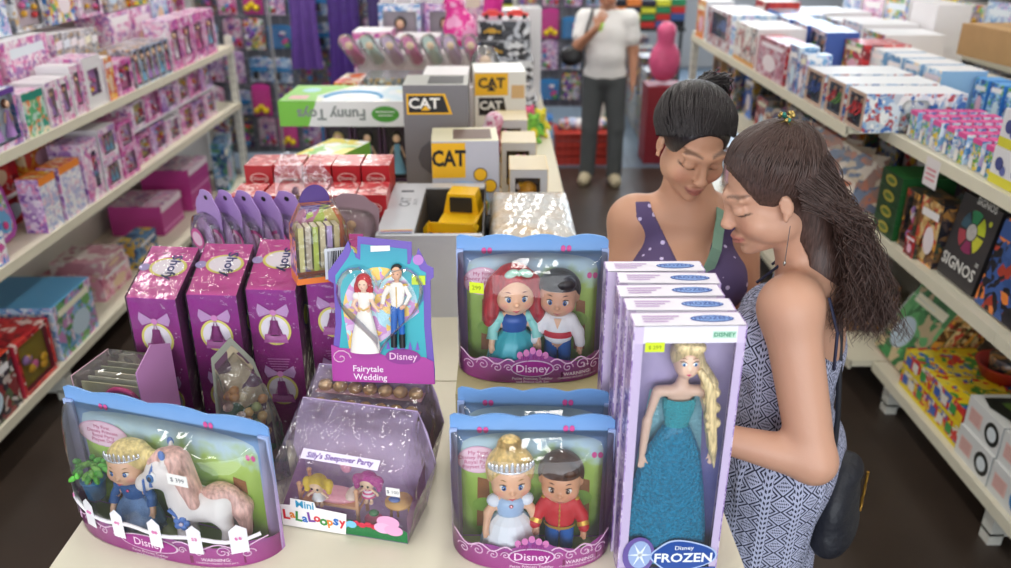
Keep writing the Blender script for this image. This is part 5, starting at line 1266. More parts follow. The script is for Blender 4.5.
# ---- tall magenta doll cartons with sloping tops
def tall_box():
    W, D, H0, H1 = .102, .125, .362, .424
    t = thing('doll_carton', 'x', 'doll box', (0, 0, 0))
    fr = ramp_print([(0, '#74155f'), (.45, '#8f1f74'), (1, '#9c3092')], 2, 0, H0, .10, 16, .3); side = mat('#5f1253', .35); tp = mat('#d052a2', .22, coat=.6, bump=.25, bscale=30)
    m = MB(); V = [(-W/2, 0, 0), (W/2, 0, 0), (W/2, D, 0), (-W/2, D, 0), (-W/2, 0, H0), (W/2, 0, H0), (W/2, D, H1), (-W/2, D, H1)]
    for f, mm in (((0, 3, 2, 1), side), ((4, 5, 6, 7), tp), ((0, 1, 5, 4), fr), ((1, 2, 6, 5), side), ((2, 3, 7, 6), side), ((3, 0, 4, 7), side)): m.add(V, [f], mm)
    m.build('carton', t, bevel=.0015)
    g = MB(); yl = mat('#e9df7a', .4); wh = mat('#efe6ee', .4); pk = mat('#c981b8', .4); nv = mat('#2f2f66', .4)
    for zc in (.272, .128):
        g.disc(0, zc, .034, .036, -.0008, yl, 28); g.disc(0, zc, .029, .031, -.0012, wh, 28)
        g.flat([(-.026, zc-.030), (.026, zc-.030), (.022, zc-.010), (-.022, zc-.010)], -.0016, mat('#c46bb0', .4)); g.disc(0, zc-.018, .022, .006, -.002, pk)
        for q in (-1, 1):
            g.flat([(0, zc+.040), (q*.030, zc+.060), (q*.034, zc+.044), (q*.028, zc+.030)], -.0018, mat('#c79cc8', .35)); g.flat([(0, zc+.038), (q*.017, zc-.012), (q*.007, zc-.008)], -.0022, mat('#a3508f', .35))
        g.disc(0, zc+.040, .007, .007, -.0024, pk, 12); g.flat([(-.008, zc+.022), (.008, zc+.022), (.011, zc-.014), (-.011, zc-.014)], -.0020, mat('#9a3f86', .4))
    for k in range(5): g.flat([(-.024+.002*k, .204-.006*k), (.024-.002*k, .204-.006*k), (.024-.002*k, .202-.006*k), (-.024+.002*k, .202-.006*k)], -.0008, pk)
    rg = random.Random(4)
    for k in range(26):
        x, z = rg.uniform(-.048, .048), rg.uniform(.02, H0-.02); r = rg.uniform(.0012, .0035)
        g.flat([(x, z+r), (x+r*.25, z), (x, z-r), (x-r*.25, z)], -.001, mat('#e6b9da', .4)); g.flat([(x-r, z), (x, z+r*.25), (x+r, z), (x, z-r*.25)], -.001, mat('#e6b9da', .4))
    u = Vector((0, D, H1-H0)).normalized(); n = Vector((0, -u.z, u.y))
    tf = lambda e: (lambda x, v: tuple(Vector((x, 0, H0)) + u*v + n*e))
    def fl(pts, e, mm): g.add([tf(e)(x, v) for x, v in pts], [tuple(range(len(pts)))], mm)
    fl([(.006+.040*math.cos(2*PI*i/28), .082+.026*math.sin(2*PI*i/28)) for i in range(28)], .0010, yl); fl([(.006+.034*math.cos(2*PI*i/28), .082+.022*math.sin(2*PI*i/28)) for i in range(28)], .0014, wh)
    fl([(-.044+.012*math.cos(2*PI*i/16), .080+.010*math.sin(2*PI*i/16)) for i in range(16)], .0009, mat('#b9a9d8', .4))
    g.text('Shofy', .030, nv, .016, .082, bold=.02, rot=R(-90), fn=tf(.0020))
    for k in range(9): x, v = rg.uniform(-.05, .05), rg.uniform(.01, .125); fl([(x-.010, v), (x, v+.0008), (x+.010, v+.004), (x, v-.0006)], .001, mat('#f2d3e6', .3))
    # badge on the narrow side
    Ts = Matrix.Translation((W/2+.0008, .05, 0)) @ Matrix.Rotation(R(90), 4, 'Z'); g.disc(0, .285, .020, .028, 0, nv, 20, M=Ts); g.disc(0, .285, .016, .023, -.0006, mat('#c6cf3a', .4), 20, M=Ts)
    g.build('printed_label', t)
    m = MB(); e = .0022; pl = plastic(.02, .7, 26, .08, gain=.9)
    V = [(x*(1+e*2/W), y+(-e if y == 0 else e), z+(e if z > 0 else 0)) for x, y, z in V]
    for f in ((4, 5, 6, 7), (0, 1, 5, 4), (1, 2, 6, 5), (3, 0, 4, 7)): m.add(V, [f], pl)
    m.build('shrink_wrap', t)
    return t
tb0 = tall_box(); tb0['label'] = 'tall magenta doll carton at the shelf-side end of its row'; tb0.location = (-.695, 1.50, TZ); tb0.rotation_euler = (0, 0, R(-7))
for x, y, rz, lab in ((-.580, 1.515, -4, 'tall magenta doll carton beside the end one, logo fully visible on top'), (-.468, 1.540, -3, 'tall magenta doll carton half covered by the orange and purple box'), (-.352, 1.575, -1, 'tall magenta doll carton tucked behind the turquoise blister card')):
    dup(tb0, (x, y, TZ), R(rz), lab)
# ---- lilac blister packs seen edge-on
def bubble_pack(name, w_, h_, d_, card, label, cat='toy pack', content=None, curve=True, hook=True, artm=None):
    t = thing(name, label, cat)
    top = [(w_/2*math.cos(PI*i/14.), h_*.80 + h_*.16*math.sin(PI*i/14.) + (h_*.04 if 5 <= i <= 9 else 0)) for i in range(15)] if curve else [(w_/2, h_), (-w_/2, h_)]
    m = MB(); m.prism([(-w_/2, 0), (w_/2, 0)] + top, .002, card); 
    if artm: m.flat([(x*.9, z*.96+.002) for x, z in [(-w_/2, 0), (w_/2, 0)] + top], -.0006, artm)
    if hook: m.disc(0, h_*.935, w_*.07, h_*.02, -.001, DARK, 12)
    m.build('backing_card', t)
    m = MB(); V = []; Fc = []; n = 24; rings = ((.94, 0), (.90, .7), (.70, 1.0))
    for k, e in rings:
        for j in range(n):
            a = 2*PI*j/n; ca, sa = math.cos(a), math.sin(a); V.append((w_/2*k*abs(ca)**.5*(1 if ca > 0 else -1), -d_*e-.001, h_*.42 + h_*.40*k*abs(sa)**.5*(1 if sa > 0 else -1)))
    for i in range(2):
        for j in range(n): Fc.append((i*n+j, i*n+(j+1) % n, (i+1)*n+(j+1) % n, (i+1)*n+j))
    Fc.append(tuple(range(2*n, 3*n))); m.add(V, Fc, SHELL2, True); m.build('clear_bubble', t)
    if content: content(t, w_, h_, d_)
    return t
def trinkets(cols, n=9, seed=1):
    def f(t, w_, h_, d_):
        rg = random.Random(seed); m = MB()
        for k in range(n):
            x = rg.uniform(-.32, .32)*w_; z = h_*rg.uniform(.12, .70); m.ell((x, -d_*.45, z), (w_*rg.uniform(.06, .13), d_*.33, h_*rg.uniform(.03, .08)), mat(cols[k % len(cols)], .4), 10, 6)
        m.build('small_toy', t)
    return f
LIL = mat('#b18fd0', .4)
def lil_front(t, w_, h_, d_):
    m = MB(); m.ell((0, -d_*.50, h_*.42), (w_*.42, d_*.42, h_*.36), mat('#a982b8', .45, bump=.5, bscale=60), 18, 10); m.build('inner_pouch', t)
    m = MB(); m.disc(0, h_*.60, w_*.26, h_*.09, -d_-.003, mat('#d85aa6', .4), 22); m.disc(0, h_*.60, w_*.20, h_*.06, -d_-.0036, mat('#efc6e2', .4), 22); m.build('printed_label', t)
lp = bubble_pack('blister_pack', .135, .30, .034, LIL, 'lilac blister card with pink oval logo, nearest the orange box', content=lil_front)
lp.location = (-.535, 1.99, 1.18); lp.rotation_euler = (0, 0, R(-36))
for k, lab in enumerate(('second lilac blister card from the orange box', 'middle lilac blister card of the standing row of five', 'fourth lilac blister card from the orange box', 'end lilac blister card of the row, nearest the wall shelves')):
    dup(lp, (-.545-(.048, .098, .146, .196)[k], 1.99+.004*k, 1.18), R(-40-2*k), lab)
MB().box(-.15, .03, -.10, .10, 0, .129, mat('#8d7aa0', .6), top=mat('#a893bb', .6)).build('carton', bevel=.002, loc=(-.62, 1.99, TZ), label='plain mauve carton under the five lilac blister cards', cat='carton')
# ---- orange and purple backs with barcode, lying on the magenta cartons
t = thing('window_box', 'small hexagonal window box with orange edge and a barcode, balanced on a magenta carton', 'toy box', (-.372, 1.560, 1.440), rot=(R(-2), R(3), R(24)))
t['label'] = 'clear hexagonal window box with orange edge and white barcode'
W_, H_, D_ = .105, .150, .055
P = [(-W_/2, 0), (W_/2, 0), (W_/2, H_*.72), (W_*.30, H_), (-W_*.30, H_), (-W_/2, H_*.72)]
m = MB(); m.prism(P, .003, mat('#e0762e', .4)); m.flat([(x*.9, z*.92+.006) for x, z in P], -.0006, art(['#b9c94a', '#a893c8', '#d9c0a0', '#c97aa0', '#8f5a9c', '#d8c46a'], 26)); m.build('backing_card', t)
m = MB(); V = [(x, -D_, z) for x, z in P] + [(x, 0, z) for x, z in P]; n = 6
m.add(V, [tuple(range(6))] + [(i, i+6, (i+1) % 6+6, (i+1) % 6) for i in range(6)], SHELL2); m.build('clear_shell', t)
m = MB(); m.box(-W_/2-.001, -W_/2+.002, -D_, 0, 0, .020, mat('#e0762e', .4)); m.box(-W_/2, W_/2, -D_-.001, -D_, 0, .012, mat('#e0762e', .4)); m.box(-W_/2-.001, -W_/2, -D_, 0, .02, H_*.6, art(['#8a4fa0', '#e08a5a', '#c98ac0', '#6b3f8c'], 40)); m.build('edge_print', t)
m = MB(); m.flat([(.002, .006), (.052, .006), (.052, .070), (.002, .070)], -D_-.002, mat('#dfe2e6', .4))
rg = random.Random(2); x = .008
while x < .046: ww = rg.choice((.0008, .0016, .0024)); m.flat([(x, .016), (x+ww, .016), (x+ww, .064), (x, .064)], -D_-.0026, DARK); x += ww+rg.choice((.001, .002))
m.build('barcode', t)
m = MB()
for k, c in enumerate(('#d9cf8a', '#c9b8a0', '#b9c94a', '#e0d0a8', '#c0a8d8', '#d8c890')): m.box(-.044+.014*k, -.034+.014*k, -.044, -.008, .022+.004*(k % 2), .112, mat(c, .4), top=mat('#efe6c8', .3))
m.build('small_toy', t)
m = MB(); m.disc(0, 0, .03, .035, 0, mat('#4d2f7a', .4), 20); hk = m.build('hang_tab', t); hk.location = (0, .001, H_)
# two silvery clear packs behind it
sv = bubble_pack('blister_pack', .085, .34, .045, plastic(.07, .8, 20, .1, gain=1.4), 'silvery clear blister pack of small brown dolls, beside the open truck box', content=trinkets(['#b87f6a', '#8a5a4c', '#c9a27f', '#7a4f6a', '#b08a50'], 26, 7), hook=False)
sv.location = (-.440, 1.95, 1.222); sv.rotation_euler = (R(-8), 0, R(24))
dup(sv, (-.530, 2.03, 1.222), None, 'silvery clear blister pack standing in front of the red boxes', rot=(R(-10), 0, R(14)))
cs = MB(); cs.box(-.10, .08, -.06, .06, 0, .17, mat('#7f6f78', .6)); cs.build('carton', bevel=.002, loc=(-.47, 2.0, TZ), rz=R(5), label='dull brown carton supporting the two silvery blister packs', cat='carton')
bx0 = bubble_pack('blister_pack', .17, .20, .045, mat('#a58a94', .4), 'rounded clear pack with tan toys beside the silver truck carton', content=trinkets(['#c9925a', '#a8776a', '#d9b48a'], 10, 9), hook=False)
bx0.location = (-.430, 2.20, 1.20); bx0.rotation_euler = (R(-12), 0, R(-20))
MB().box(-.055, .055, -.03, .06, 0, .145, mat('#5f4f58', .6)).build('carton', bevel=.002, loc=(-.435, 2.20, TZ), rz=R(-12), label='dark carton under the rounded clear pack with tan toys', cat='carton')
# ---- clear cosmetic style packs by the pony pack
t = thing('blister_pack', 'bundle-like clear box of five pale toy cards with a pink bangle', 'toy pack', (-.742, 1.355, TZ), R(-12))
t['label'] = 'clear tray box holding pale cards and a pink bangle'
pc = mat('#c98bb6', .4); 
def cards_pack(t, W_, H_, D_, bang):
    m = MB(); m.prism([(-.0, 0), (D_, 0), (D_, H_), (0, H_)], .002, mat('#d7a7b9', .4), M=Matrix.Translation((-W_/2, 0, 0)) @ Matrix.Rotation(R(90), 4, 'Z')); m.build('side_card', t)
    m = MB(); m.prism([(0, 0), (D_, 0), (D_*1.02, H_*1.10), (D_*.5, H_*1.2), (0, H_*1.08)], .0018, mat('#b983b4', .35), M=Matrix.Translation((W_/2, 0, 0)) @ Matrix.Rotation(R(90), 4, 'Z')); m.build('backing_card', t)
    m = MB(); m.box(-W_/2, W_/2-.001, 0, D_, 0, H_, plastic(.05, .5, 18, .06)); m.build('clear_shell', t)
    for k in range(5):
        m = MB(); y = D_*(.12+.18*k); m.box(-W_/2+.006, W_/2-.008, y, y+.003, .004, H_*.93, mat(('#c9c39a', '#b9b7a0', '#d0c9ae', '#a9ad86', '#bdb69a')[k], .5)); m.build('insert_card', t)
    if bang:
        m = MB(); cx, cz = .02, H_*.80; P = [(cx+.034*math.cos(i*PI/12), .010, cz+.026*math.sin(i*PI/12)) for i in range(25)]
        m.tube(P, .006, mat('#e0428c', .3), 8, cap=False); m.ell((cx, .010, cz), (.018, .008, .010), mat('#5a5aa8', .3), 10, 6); m.build('bangle', t)
cards_pack(t, .140, .262, .110, True)
t2 = thing('blister_pack', 'clear curved pack with small gold and green pieces in front of the magenta cartons', 'toy pack', (-.500, 1.400, TZ), rot=(R(-12), 0, R(40)))
t2['label'] = 'clear pack with green curved card leaning on the magenta cartons'
W_, H_, D_ = .115, .29, .05
P = [(-W_/2, 0), (W_/2, 0), (W_*.55, H_*.5), (W_*.40, H_*.85), (W_*.1, H_*1.05), (-W_*.3, H_*.95), (-W_*.45, H_*.5)]
m = MB(); m.prism(P, .002, mat('#8a8c80', .4)); m.flat([(x*.9, z*.93+.006) for x, z in P], -.0006, art(['#3f6a48', '#8a7a6a', '#5a3a50', '#a89a80'], 14)); m.build('backing_card', t2)
m = MB(); V = [(x*.9, -D_, z*.82) for x, z in P] + [(x*.95, 0, z*.9) for x, z in P]; n = len(P); m.add(V, [tuple(range(n))] + [(i, i+n, (i+1) % n+n, (i+1) % n) for i in range(n)], SHELL2); m.build('clear_shell', t2)
rg = random.Random(3); m = MB()
for k in range(26): m.ell((rg.uniform(-.035, .035), -.030+rg.uniform(-.008, .008), rg.uniform(.03, .21)), (.011, .008, .010), mat(rg.choice(['#c9a86a', '#8a7a5a', '#b9a090', '#a87a4a', '#8c9a60', '#d9c9a0']), .35), 8, 5)
m.build('small_toy', t2)
# ---------------------------------------------------------------- generic toy packaging
ORD = ['first', 'second', 'third', 'fourth', 'fifth', 'sixth', 'seventh', 'eighth', 'ninth', 'tenth', 'eleventh', 'twelfth', 'thirteenth', 'fourteenth', 'fifteenth', 'sixteenth', 'seventeenth', 'eighteenth', 'nineteenth', 'twentieth']
PK = art(['#e77ab8', '#f2b8d8', '#c93f92', '#f5e3ef', '#d45aa5', '#b94fa8'], 30); PKW = art(['#f3dfea', '#eeb4d2', '#f7f0f4', '#d873b0', '#e9c7dd', '#a77ab8'], 28)
LILA = art(['#c9a8da', '#a97cc4', '#e7d3ef', '#8d5fb0', '#e59ac6', '#f1e6f5'], 28); BLU = art(['#bcd6ee', '#7fb0dc', '#e4eef7', '#4f86c4', '#c9b4dd', '#f3f5f8'], 28)
BW = art(['#dfe8f0', '#8fb3d9', '#f4f4f2', '#3f6fb5', '#c9d3dc', '#b8454d'], 30); DK = art(['#2b2730', '#4a3c3a', '#7a5a3c', '#1c1b24', '#a8763a', '#3a4a3a'], 24)
RED = art(['#c2242c', '#d84038', '#b01c28', '#e9c9c0', '#cf2f33', '#7d1420'], 20); ORG = art(['#ec8a2c', '#f3b43c', '#d8482c', '#f6dfb0', '#ef7a24'], 22)
GRN = art(['#3f9a3f', '#7cc24a', '#2f6f34', '#e3e58a', '#d84a3a', '#58a845'], 22); MIX = art(['#d8e0e6', '#c94a4a', '#3f78c0', '#e8c23c', '#58a85a', '#f2efe9', '#8a5aa8'], 26)
MIXD = art(['#5a5a66', '#8a3a3a', '#2f4f86', '#a8863c', '#3f6a4a', '#a8a4a0', '#4a3560'], 26); YEL = art(['#f2d21c', '#f5e04a', '#d82f2c', '#3f9a3f', '#f2d21c', '#2f66b8'], 20)
TEAL = art(['#2fa08a', '#bfe0d0', '#f08a4a', '#5fb87a', '#f2e3c4'], 26); BRN = art(['#8a5a30', '#c99a5a', '#5a3820', '#e3c48a', '#c94a3a', '#e8a03c'], 24); GRYP = art(['#b4b6bc', '#8a8c94', '#dcdde0', '#6a6c74', '#c9a878'], 26)
PANE = plastic(.015, .05, 12, .06, gain=.55)
def toy_fill(m, kind, w_, h_, y, rg):
    if kind == 'doll':
        n = max(1, int(w_/(h_*.42))); 
        for i in range(n):
            cx = w_*((i+.5)/n-.5); s = h_; hc = rg.choice(['#e3c27c', '#6a3a24', '#f0d89a', '#2a1c1a', '#b8402c']); dc = rg.choice(['#e26aa8', '#9fc4e8', '#b98ad0', '#f0e6ee', '#7fb8d8'])
            m.ell((cx, y, s*.80), (s*.105, s*.07, s*.11), mat(hc, .5), 10, 7); m.ell((cx, y-s*.045, s*.785), (s*.075, s*.045, s*.085), mat('#eabf9f', .45), 10, 7)
            m.lathe([(s*.05, s*.66), (s*.075, s*.58), (s*.055, s*.48), (s*.13, s*.25), (s*.17, s*.08)], mat(dc, .5), 10, c=(cx, y), sy=.5)
            for q in (-1, 1): m.tube([(cx+q*s*.07, y, s*.62), (cx+q*s*.15, y, s*.40)], s*.022, mat('#eabf9f', .45), 5)
    elif kind == 'car':
        c = rg.choice(['#c9242c', '#2f66b8', '#e8b21c', '#3f9a3f']); L_ = w_*.40
        m.prism([(-L_, h_*.22), (L_, h_*.22), (L_, h_*.42), (L_*.5, h_*.46), (L_*.25, h_*.66), (-L_*.45, h_*.66), (-L_*.75, h_*.46), (-L_, h_*.42)], h_*.3, mat(c, .3), M=Matrix.Translation((0, y-h_*.15, 0)))
        for q in (-1, 1):
            for yy in (y-h_*.16, y+h_*.16): m.ell((q*L_*.58, yy, h_*.22), (h_*.11, h_*.03, h_*.11), mat('#1b1b1d', .6), 12, 6)
    elif kind == 'figure':
        for cx in ((0,) if w_ < h_ else (-w_*.22, w_*.22)):
            c = rg.choice(['#c9242c', '#2f4f9a', '#3a3a44', '#5a8a3c']); m.ell((cx, y, h_*.80), (h_*.07, h_*.06, h_*.08), mat('#d9a888', .5), 8, 6)
            m.tube([(cx, y, h_*.72), (cx, y, h_*.42)], [h_*.10, h_*.07], mat(c, .45), 8)
            for q in (-1, 1): m.tube([(cx+q*h_*.10, y, h_*.68), (cx+q*h_*.17, y-.01, h_*.50), (cx+q*h_*.14, y-.03, h_*.38)], h_*.032, mat(c, .45), 6); m.tube([(cx+q*h_*.04, y, h_*.42), (cx+q*h_*.07, y, h_*.10)], h_*.042, mat('#33343c', .5), 6)
    else:
        for k in range(7): m.ell((w_*rg.uniform(-.36, .36), y, h_*rg.uniform(.15, .8)), (w_*.12, .012, h_*.10), mat(rg.choice(['#e26aa8', '#f2e6ee', '#7fb8d8', '#e8b21c', '#b98ad0', '#c9242c']), .4), 9, 6)
_n = [0]
def carton(name, label, cat, w, d, h, front, side=None, top=None, win=None, toy='doll', inner='#e6d8e4', loc=(0, 0, 0), rz=0, group=None, band=None, lid=None, rot=None):
    """front face looks along local -y, origin at the bottom centre of the front; win = (x0, x1, z0, z1) as fractions"""
    _n[0] += 1; rg = random.Random(_n[0]); t = thing(name, label, cat, loc, rz, group, rot)
    side = side or front; top = top or side
    m = MB()
    if win:
        a, b_, c, e = (win[0]-.5)*w, (win[1]-.5)*w, win[2]*h, win[3]*h; dd = min(d*.72, max(.022, (e-c)*(.12 if toy not in ('car', 'none') else .75))); th = .0015
        im = mat(inner, .5)
        m.box(-w/2, w/2, d-th, d, 0, h, side); m.box(-w/2, -w/2+th, 0, d-th, 0, h, side); m.box(w/2-th, w/2, 0, d-th, 0, h, side); m.box(-w/2+th, w/2-th, 0, d-th, h-th, h, top); m.box(-w/2+th, w/2-th, 0, d-th, 0, th, side)
        for x0, x1, z0, z1 in ((-w/2+th, a, th, h-th), (b_, w/2-th, th, h-th), (a, b_, th, c), (a, b_, e, h-th)):
            if x1-x0 > 1e-4 and z1-z0 > 1e-4: m.box(x0, x1, 0, th, z0, z1, front)
        m.quad((a-.002, dd, c-.002), (b_+.002, dd, c-.002), (b_+.002, dd, e+.002), (a-.002, dd, e+.002), im)
    else:
        m.box(-w/2, w/2, 0, d, 0, h, side, front=front, top=top)
    if not win and not band and name in ('toy_carton', 'game_box') and front.name.startswith('print_'):
        c1 = mat(rg.choice(['#f4f0f2', '#f2e6ee', '#f6f2d8', '#e6eef6']), .4); z0 = rg.uniform(.70, .80); m.flat([(-w*.40, h*z0), (w*.40, h*(z0+.02)), (w*.40, h*(z0+.14)), (-w*.40, h*(z0+.12))], -.0008, c1)
        m.disc(w*rg.uniform(-.15, .15), h*.38, w*.24, h*.22, -.0008, mat(rg.choice(['#f0e4e8', '#e8c9a8', '#c9dcea', '#e8b8cc']), .4), 18)
    if band: m.flat([(-w/2, h*band[1]), (w/2, h*band[1]), (w/2, h*band[2]), (-w/2, h*band[2])], -.0008, mat(band[0], .4))
    m.build('carton', t, bevel=.0012)
    if win:
        p = MB(); p.quad((a, .0008, c), (b_, .0008, c), (b_, .0008, e), (a, .0008, e), PANE); p.build('window', t)
        g = MB(M=Matrix.Translation(((a+b_)/2, 0, c))); toy_fill(g, toy, b_-a, e-c, dd*.5, rg); g.build({'doll': 'toy_doll', 'car': 'toy_car', 'figure': 'toy_figure'}.get(toy, 'small_toy'), t)
    return t
def facing(side): return PI/2 if side == 'L' else -PI/2
# ---- goods along a shelf edge.  a, b: where the pack's two lower front corners meet the edge in the view
def shelf_run(side, X, z, rows, where, setback=.012, cat='toy box', base=0.0, group=None):
    made = []
    for i, r_ in enumerate(rows):
        a, b_, h, desc, kw = r_
        y0, y1 = sorted((edge_y(a, X, z), edge_y(b_, X, z))); w_ = (y1-y0)*.96; sb = kw.pop('setback', setback); nm = kw.pop('name', 'toy_carton'); ct = kw.pop('cat', cat); bs = kw.pop('base', base); d = kw.pop('d', .16)
        tilt = kw.pop('tilt', 0); st = kw.pop('stack', 1); gp = kw.pop('group', group); kd = kw.pop('kind', 'carton')
        x = X - sb if side == 'L' else X + sb
        for k in range(st):
            lab = desc + (' ' + where if where else '')
            if st > 1: lab = desc + (', topmost of its stack' if k == st-1 else ', bottom of its stack' if k == 0 else ', middle of its stack') + (' ' + where if where else '')
            loc = (x, (y0+y1)/2, z+.0005+bs+k*(h+.001)); rot = (R(-tilt), 0, facing(side)) if tilt else (0, 0, facing(side))
            if k > 0: t = dup(made[-1], loc, label=lab)
            elif kd == 'carton': t = carton(nm, lab, ct, w_, d, h, loc=loc, rot=rot, group=gp, **kw)
            made.append(t)
    return made
WH = mat('#ebe8ea', .4); WHB = mat('#eef0f4', .35)
# ================= left wall shelves: top level
TOPL = 'on the top wall shelf'
shelf_run('L', LX, 1.228, [
  (-64, -12, .235, 'violet and white triple doll box nearest the viewer', dict(front=LILA, win=(.06, .94, .10, .90), toy='doll', inner='#cfe0f0', band=('#6b3f9c', .90, .99))),
  (-10, 36, .235, 'violet and white triple doll box beside the green-headed pack', dict(front=LILA, side=BLU, win=(.06, .94, .10, .90), toy='doll', inner='#cfe0f0', band=('#6b3f9c', .90, .99))),
  (39, 60, .19, 'teal and orange toy pack', dict(front=TEAL, side=PKW, d=.14, band=('#1f8a76', .82, .98))),
  (62, 73, .20, 'first white box with pink oval window past the teal pack', dict(front=PKW, side=WH, win=(.25, .75, .2, .85), toy='doll', inner='#e8a8b8')),
  (74, 85, .20, 'second white box with pink oval window past the teal pack', dict(front=PKW, side=WH, win=(.25, .75, .2, .85), toy='doll', inner='#e8a8b8')),
  (87, 97, .235, 'third white box with pink oval window past the teal pack', dict(front=PKW, side=WH, win=(.25, .75, .2, .85), toy='doll', inner='#e8a8b8')),
  (99, 117, .25, 'tall white box with violet oval window', dict(front=WH, side=PKW, win=(.2, .8, .25, .75), toy='blobs', inner='#c890d4')),
  (119, 127, .22, 'narrow yellow and white toy box', dict(front=ORG, side=WH)),
  (129, 144, .18, 'hot pink cube box with violet figure', dict(front=PK, win=(.15, .85, .15, .85), toy='blobs', inner='#e884b8')),
  ], TOPL)
TH_ = shelf_run('L', LX, 1.228, [(146.5+5.8*k, 151.6+5.8*k, .21, '%s pale blue gowned doll pack of the row' % ORD[k], dict(front=BLU, side=GRYP, win=(.08, .92, .05, .95), toy='doll', inner='#dcd2e0', d=.2, group='pale blue gowned doll packs')) for k in range(6)], 'on the top wall shelf')
shelf_run('L', LX, 1.228, [(183+11*k, 192.5+11*k, .30, '%s tall pink doll box counted from the gowned doll packs' % ORD[k], dict(front=PK, side=PKW, win=(.15, .85, .2, .8), toy='doll', inner='#efb6d2')) for k in range(4)], 'on the top wall shelf')
# things stacked behind
def back_row(px0, px1, py_top, h, desc, X=-2.26, **kw):
    """a pack standing further in; its top edge is sighted at py_top"""
    y0, y1 = at(px0, py_top, x=X).y, at(px1, py_top, x=X).y
    p = at((px0+px1)/2, py_top, x=X); w_ = abs(kw.pop('w', (at(px1, 60, x=X).y - at(px0, 60, x=X).y)))
    return p, w_
def stand(sd, X, y, w_, z0, h, desc, name='toy_carton', cat='toy box', **kw):
    return carton(name, desc, cat, w_, kw.pop('d', .2), h, loc=(X, y, z0), rz=facing(sd), **kw)
BKX = -2.235
stand('L', BKX, 3.02, .22, 1.2285, .36, 'bright red box behind the violet triple doll box', front=RED, d=.22)
stand('L', BKX, 3.22, .15, 1.2285, .36, 'dark box with pale panel between the red box and the pink windowed box', front=DK, side=BLU, d=.22)
stand('L', BKX, 3.56, .46, 1.2285, .36, 'large pink box with brown window behind the white oval-window boxes', front=PK, side=PK, top=WH, win=(.08, .80, .12, .9), toy='blobs', inner='#a8683c', d=.24)
stand('L', BKX, 3.33, .56, 1.590, .17, 'white book-like box with blue frame lying on the pink windowed box', front=BLU, side=WH, top=WH, d=.26, band=('#2f5fa8', .9, 1.0))
stand('L', -2.38, 3.75, .5, 1.765, .20, 'plain green board box at the very top against the wall', front=mat('#1f8a3f', .5), d=.04)
stand('L', BKX, 4.05, .38, 1.2285, .365, 'pink flecked white box behind the tall white box', front=PKW, side=PKW, top=WH, d=.24)
for k in range(6):
    stand('L', BKX-.01*k, 4.35+.10*k, .085, 1.2285, .345-.006*k, '%s white-topped flat pack of the upright row behind the pink cube' % ORD[k], front=GRYP, side=PKW, top=WH, d=.27, group='white-topped flat packs')
for k, (m_, dsc) in enumerate(((BLU, 'pale blue'), (GRYP, 'grey'), (MIX, 'multicoloured'), (PKW, 'pink and white'), (GRYP, 'silver'), (YEL, 'yellow'), (BLU, 'ice blue'), (PK, 'rose pink'))):
    stand('L', -2.31, 3.95+.33*k, .27, 1.60 if k < 6 else 1.2285, .19+.03*(k % 3) + (.37 if k > 5 else 0), '%s toy box in the upper back row, %s from the green board' % (dsc, ORD[k]), front=m_, win=(.1, .9, .1, .85) if k % 2 else None, toy='blobs', d=.2)
    if k < 6: stand('L', -2.305, 3.95+.33*k, .30, 1.2285+(.0), .365, 'pink and white carton carrying the %s upper back row box' % dsc, front=PKW, d=.21) if k > 3 else None
# ================= left wall shelves: middle level
MID = 'on the middle wall shelf'
shelf_run('L', LX, .80, [
  (-70, -30, .25, 'pink and violet hearts box', dict(front=PK)),
  (-28, 20, .23, 'white box with pink and blue swirls', dict(front=art(['#f4eef4', '#f0c0dc', '#4f86d8', '#ffffff', '#d85aa8', '#f3e3ee'], 18), side=PK, top=PK, d=.2)),
  (58, 74, .25, 'white bead set with orange top nearest the scalloped pack', dict(front=art(['#f0eef2', '#c9c3e0', '#e8c9d8', '#f6f4f6', '#a8b4dc'], 34), side=LILA, top=ORG, band=('#ef8a2c', .86, 1.0), d=.1)),
  (77, 97, .25, 'white bead set with orange top beside the pink windowed boxes', dict(front=art(['#f0eef2', '#c9c3e0', '#e8c9d8', '#f6f4f6', '#a8b4dc'], 34), side=LILA, top=ORG, band=('#ef8a2c', .86, 1.0), d=.1)),
  (99, 115, .30, 'lilac and white box with round pink seal', dict(front=PKW, side=LILA, win=(.55, .85, .2, .8), toy='blobs', inner='#c9c3cc')),
  (117, 133, .16, 'pink-framed white doll box', dict(front=PKW, side=WH, win=(.15, .85, .15, .8), toy='doll', inner='#d84a9a', stack=2, d=.18)),
  (135, 149, .15, 'rose toy box with windowed front', dict(front=PK, win=(.15, .85, .15, .85), toy='blobs', inner='#f0d0e0', stack=2, d=.18)),
  ], MID)
# scalloped pack
yy = (edge_y(20, LX, .8)+edge_y(57, LX, .8))/2; wv = abs(edge_y(20, LX, .8)-edge_y(57, LX, .8))*.94
t = thing('toy_pack', 'large purple scalloped craft pack on the middle wall shelf', 'toy pack', (LX-.12, yy, .8100), rot=(R(-10), 0, PI/2))
P = []
for i in range(72):
    a = 2*PI*i/72; rr = 1+.035*abs(math.sin(a*7)); P.append((wv/2*(abs(math.cos(a))**.55)*(1 if math.cos(a) > 0 else -1)*rr*.95, .15+.15*(abs(math.sin(a))**.55)*(1 if math.sin(a) > 0 else -1)*rr*.95))
zm = min(z for x, z in P); P = [(x, z-zm) for x, z in P]
m = MB(); m.prism(P, .05, mat('#b04fa8', .4), side=PK); m.flat([(x*.84, (z-.15)*.84+.15) for x, z in P], -.001, art(['#f0e0ee', '#b98ad0', '#f5f0f4', '#7fb0e0', '#e8a05a', '#8fc46a', '#e59ac6', '#f4eef4'], 22)); m.build('card_case', t)
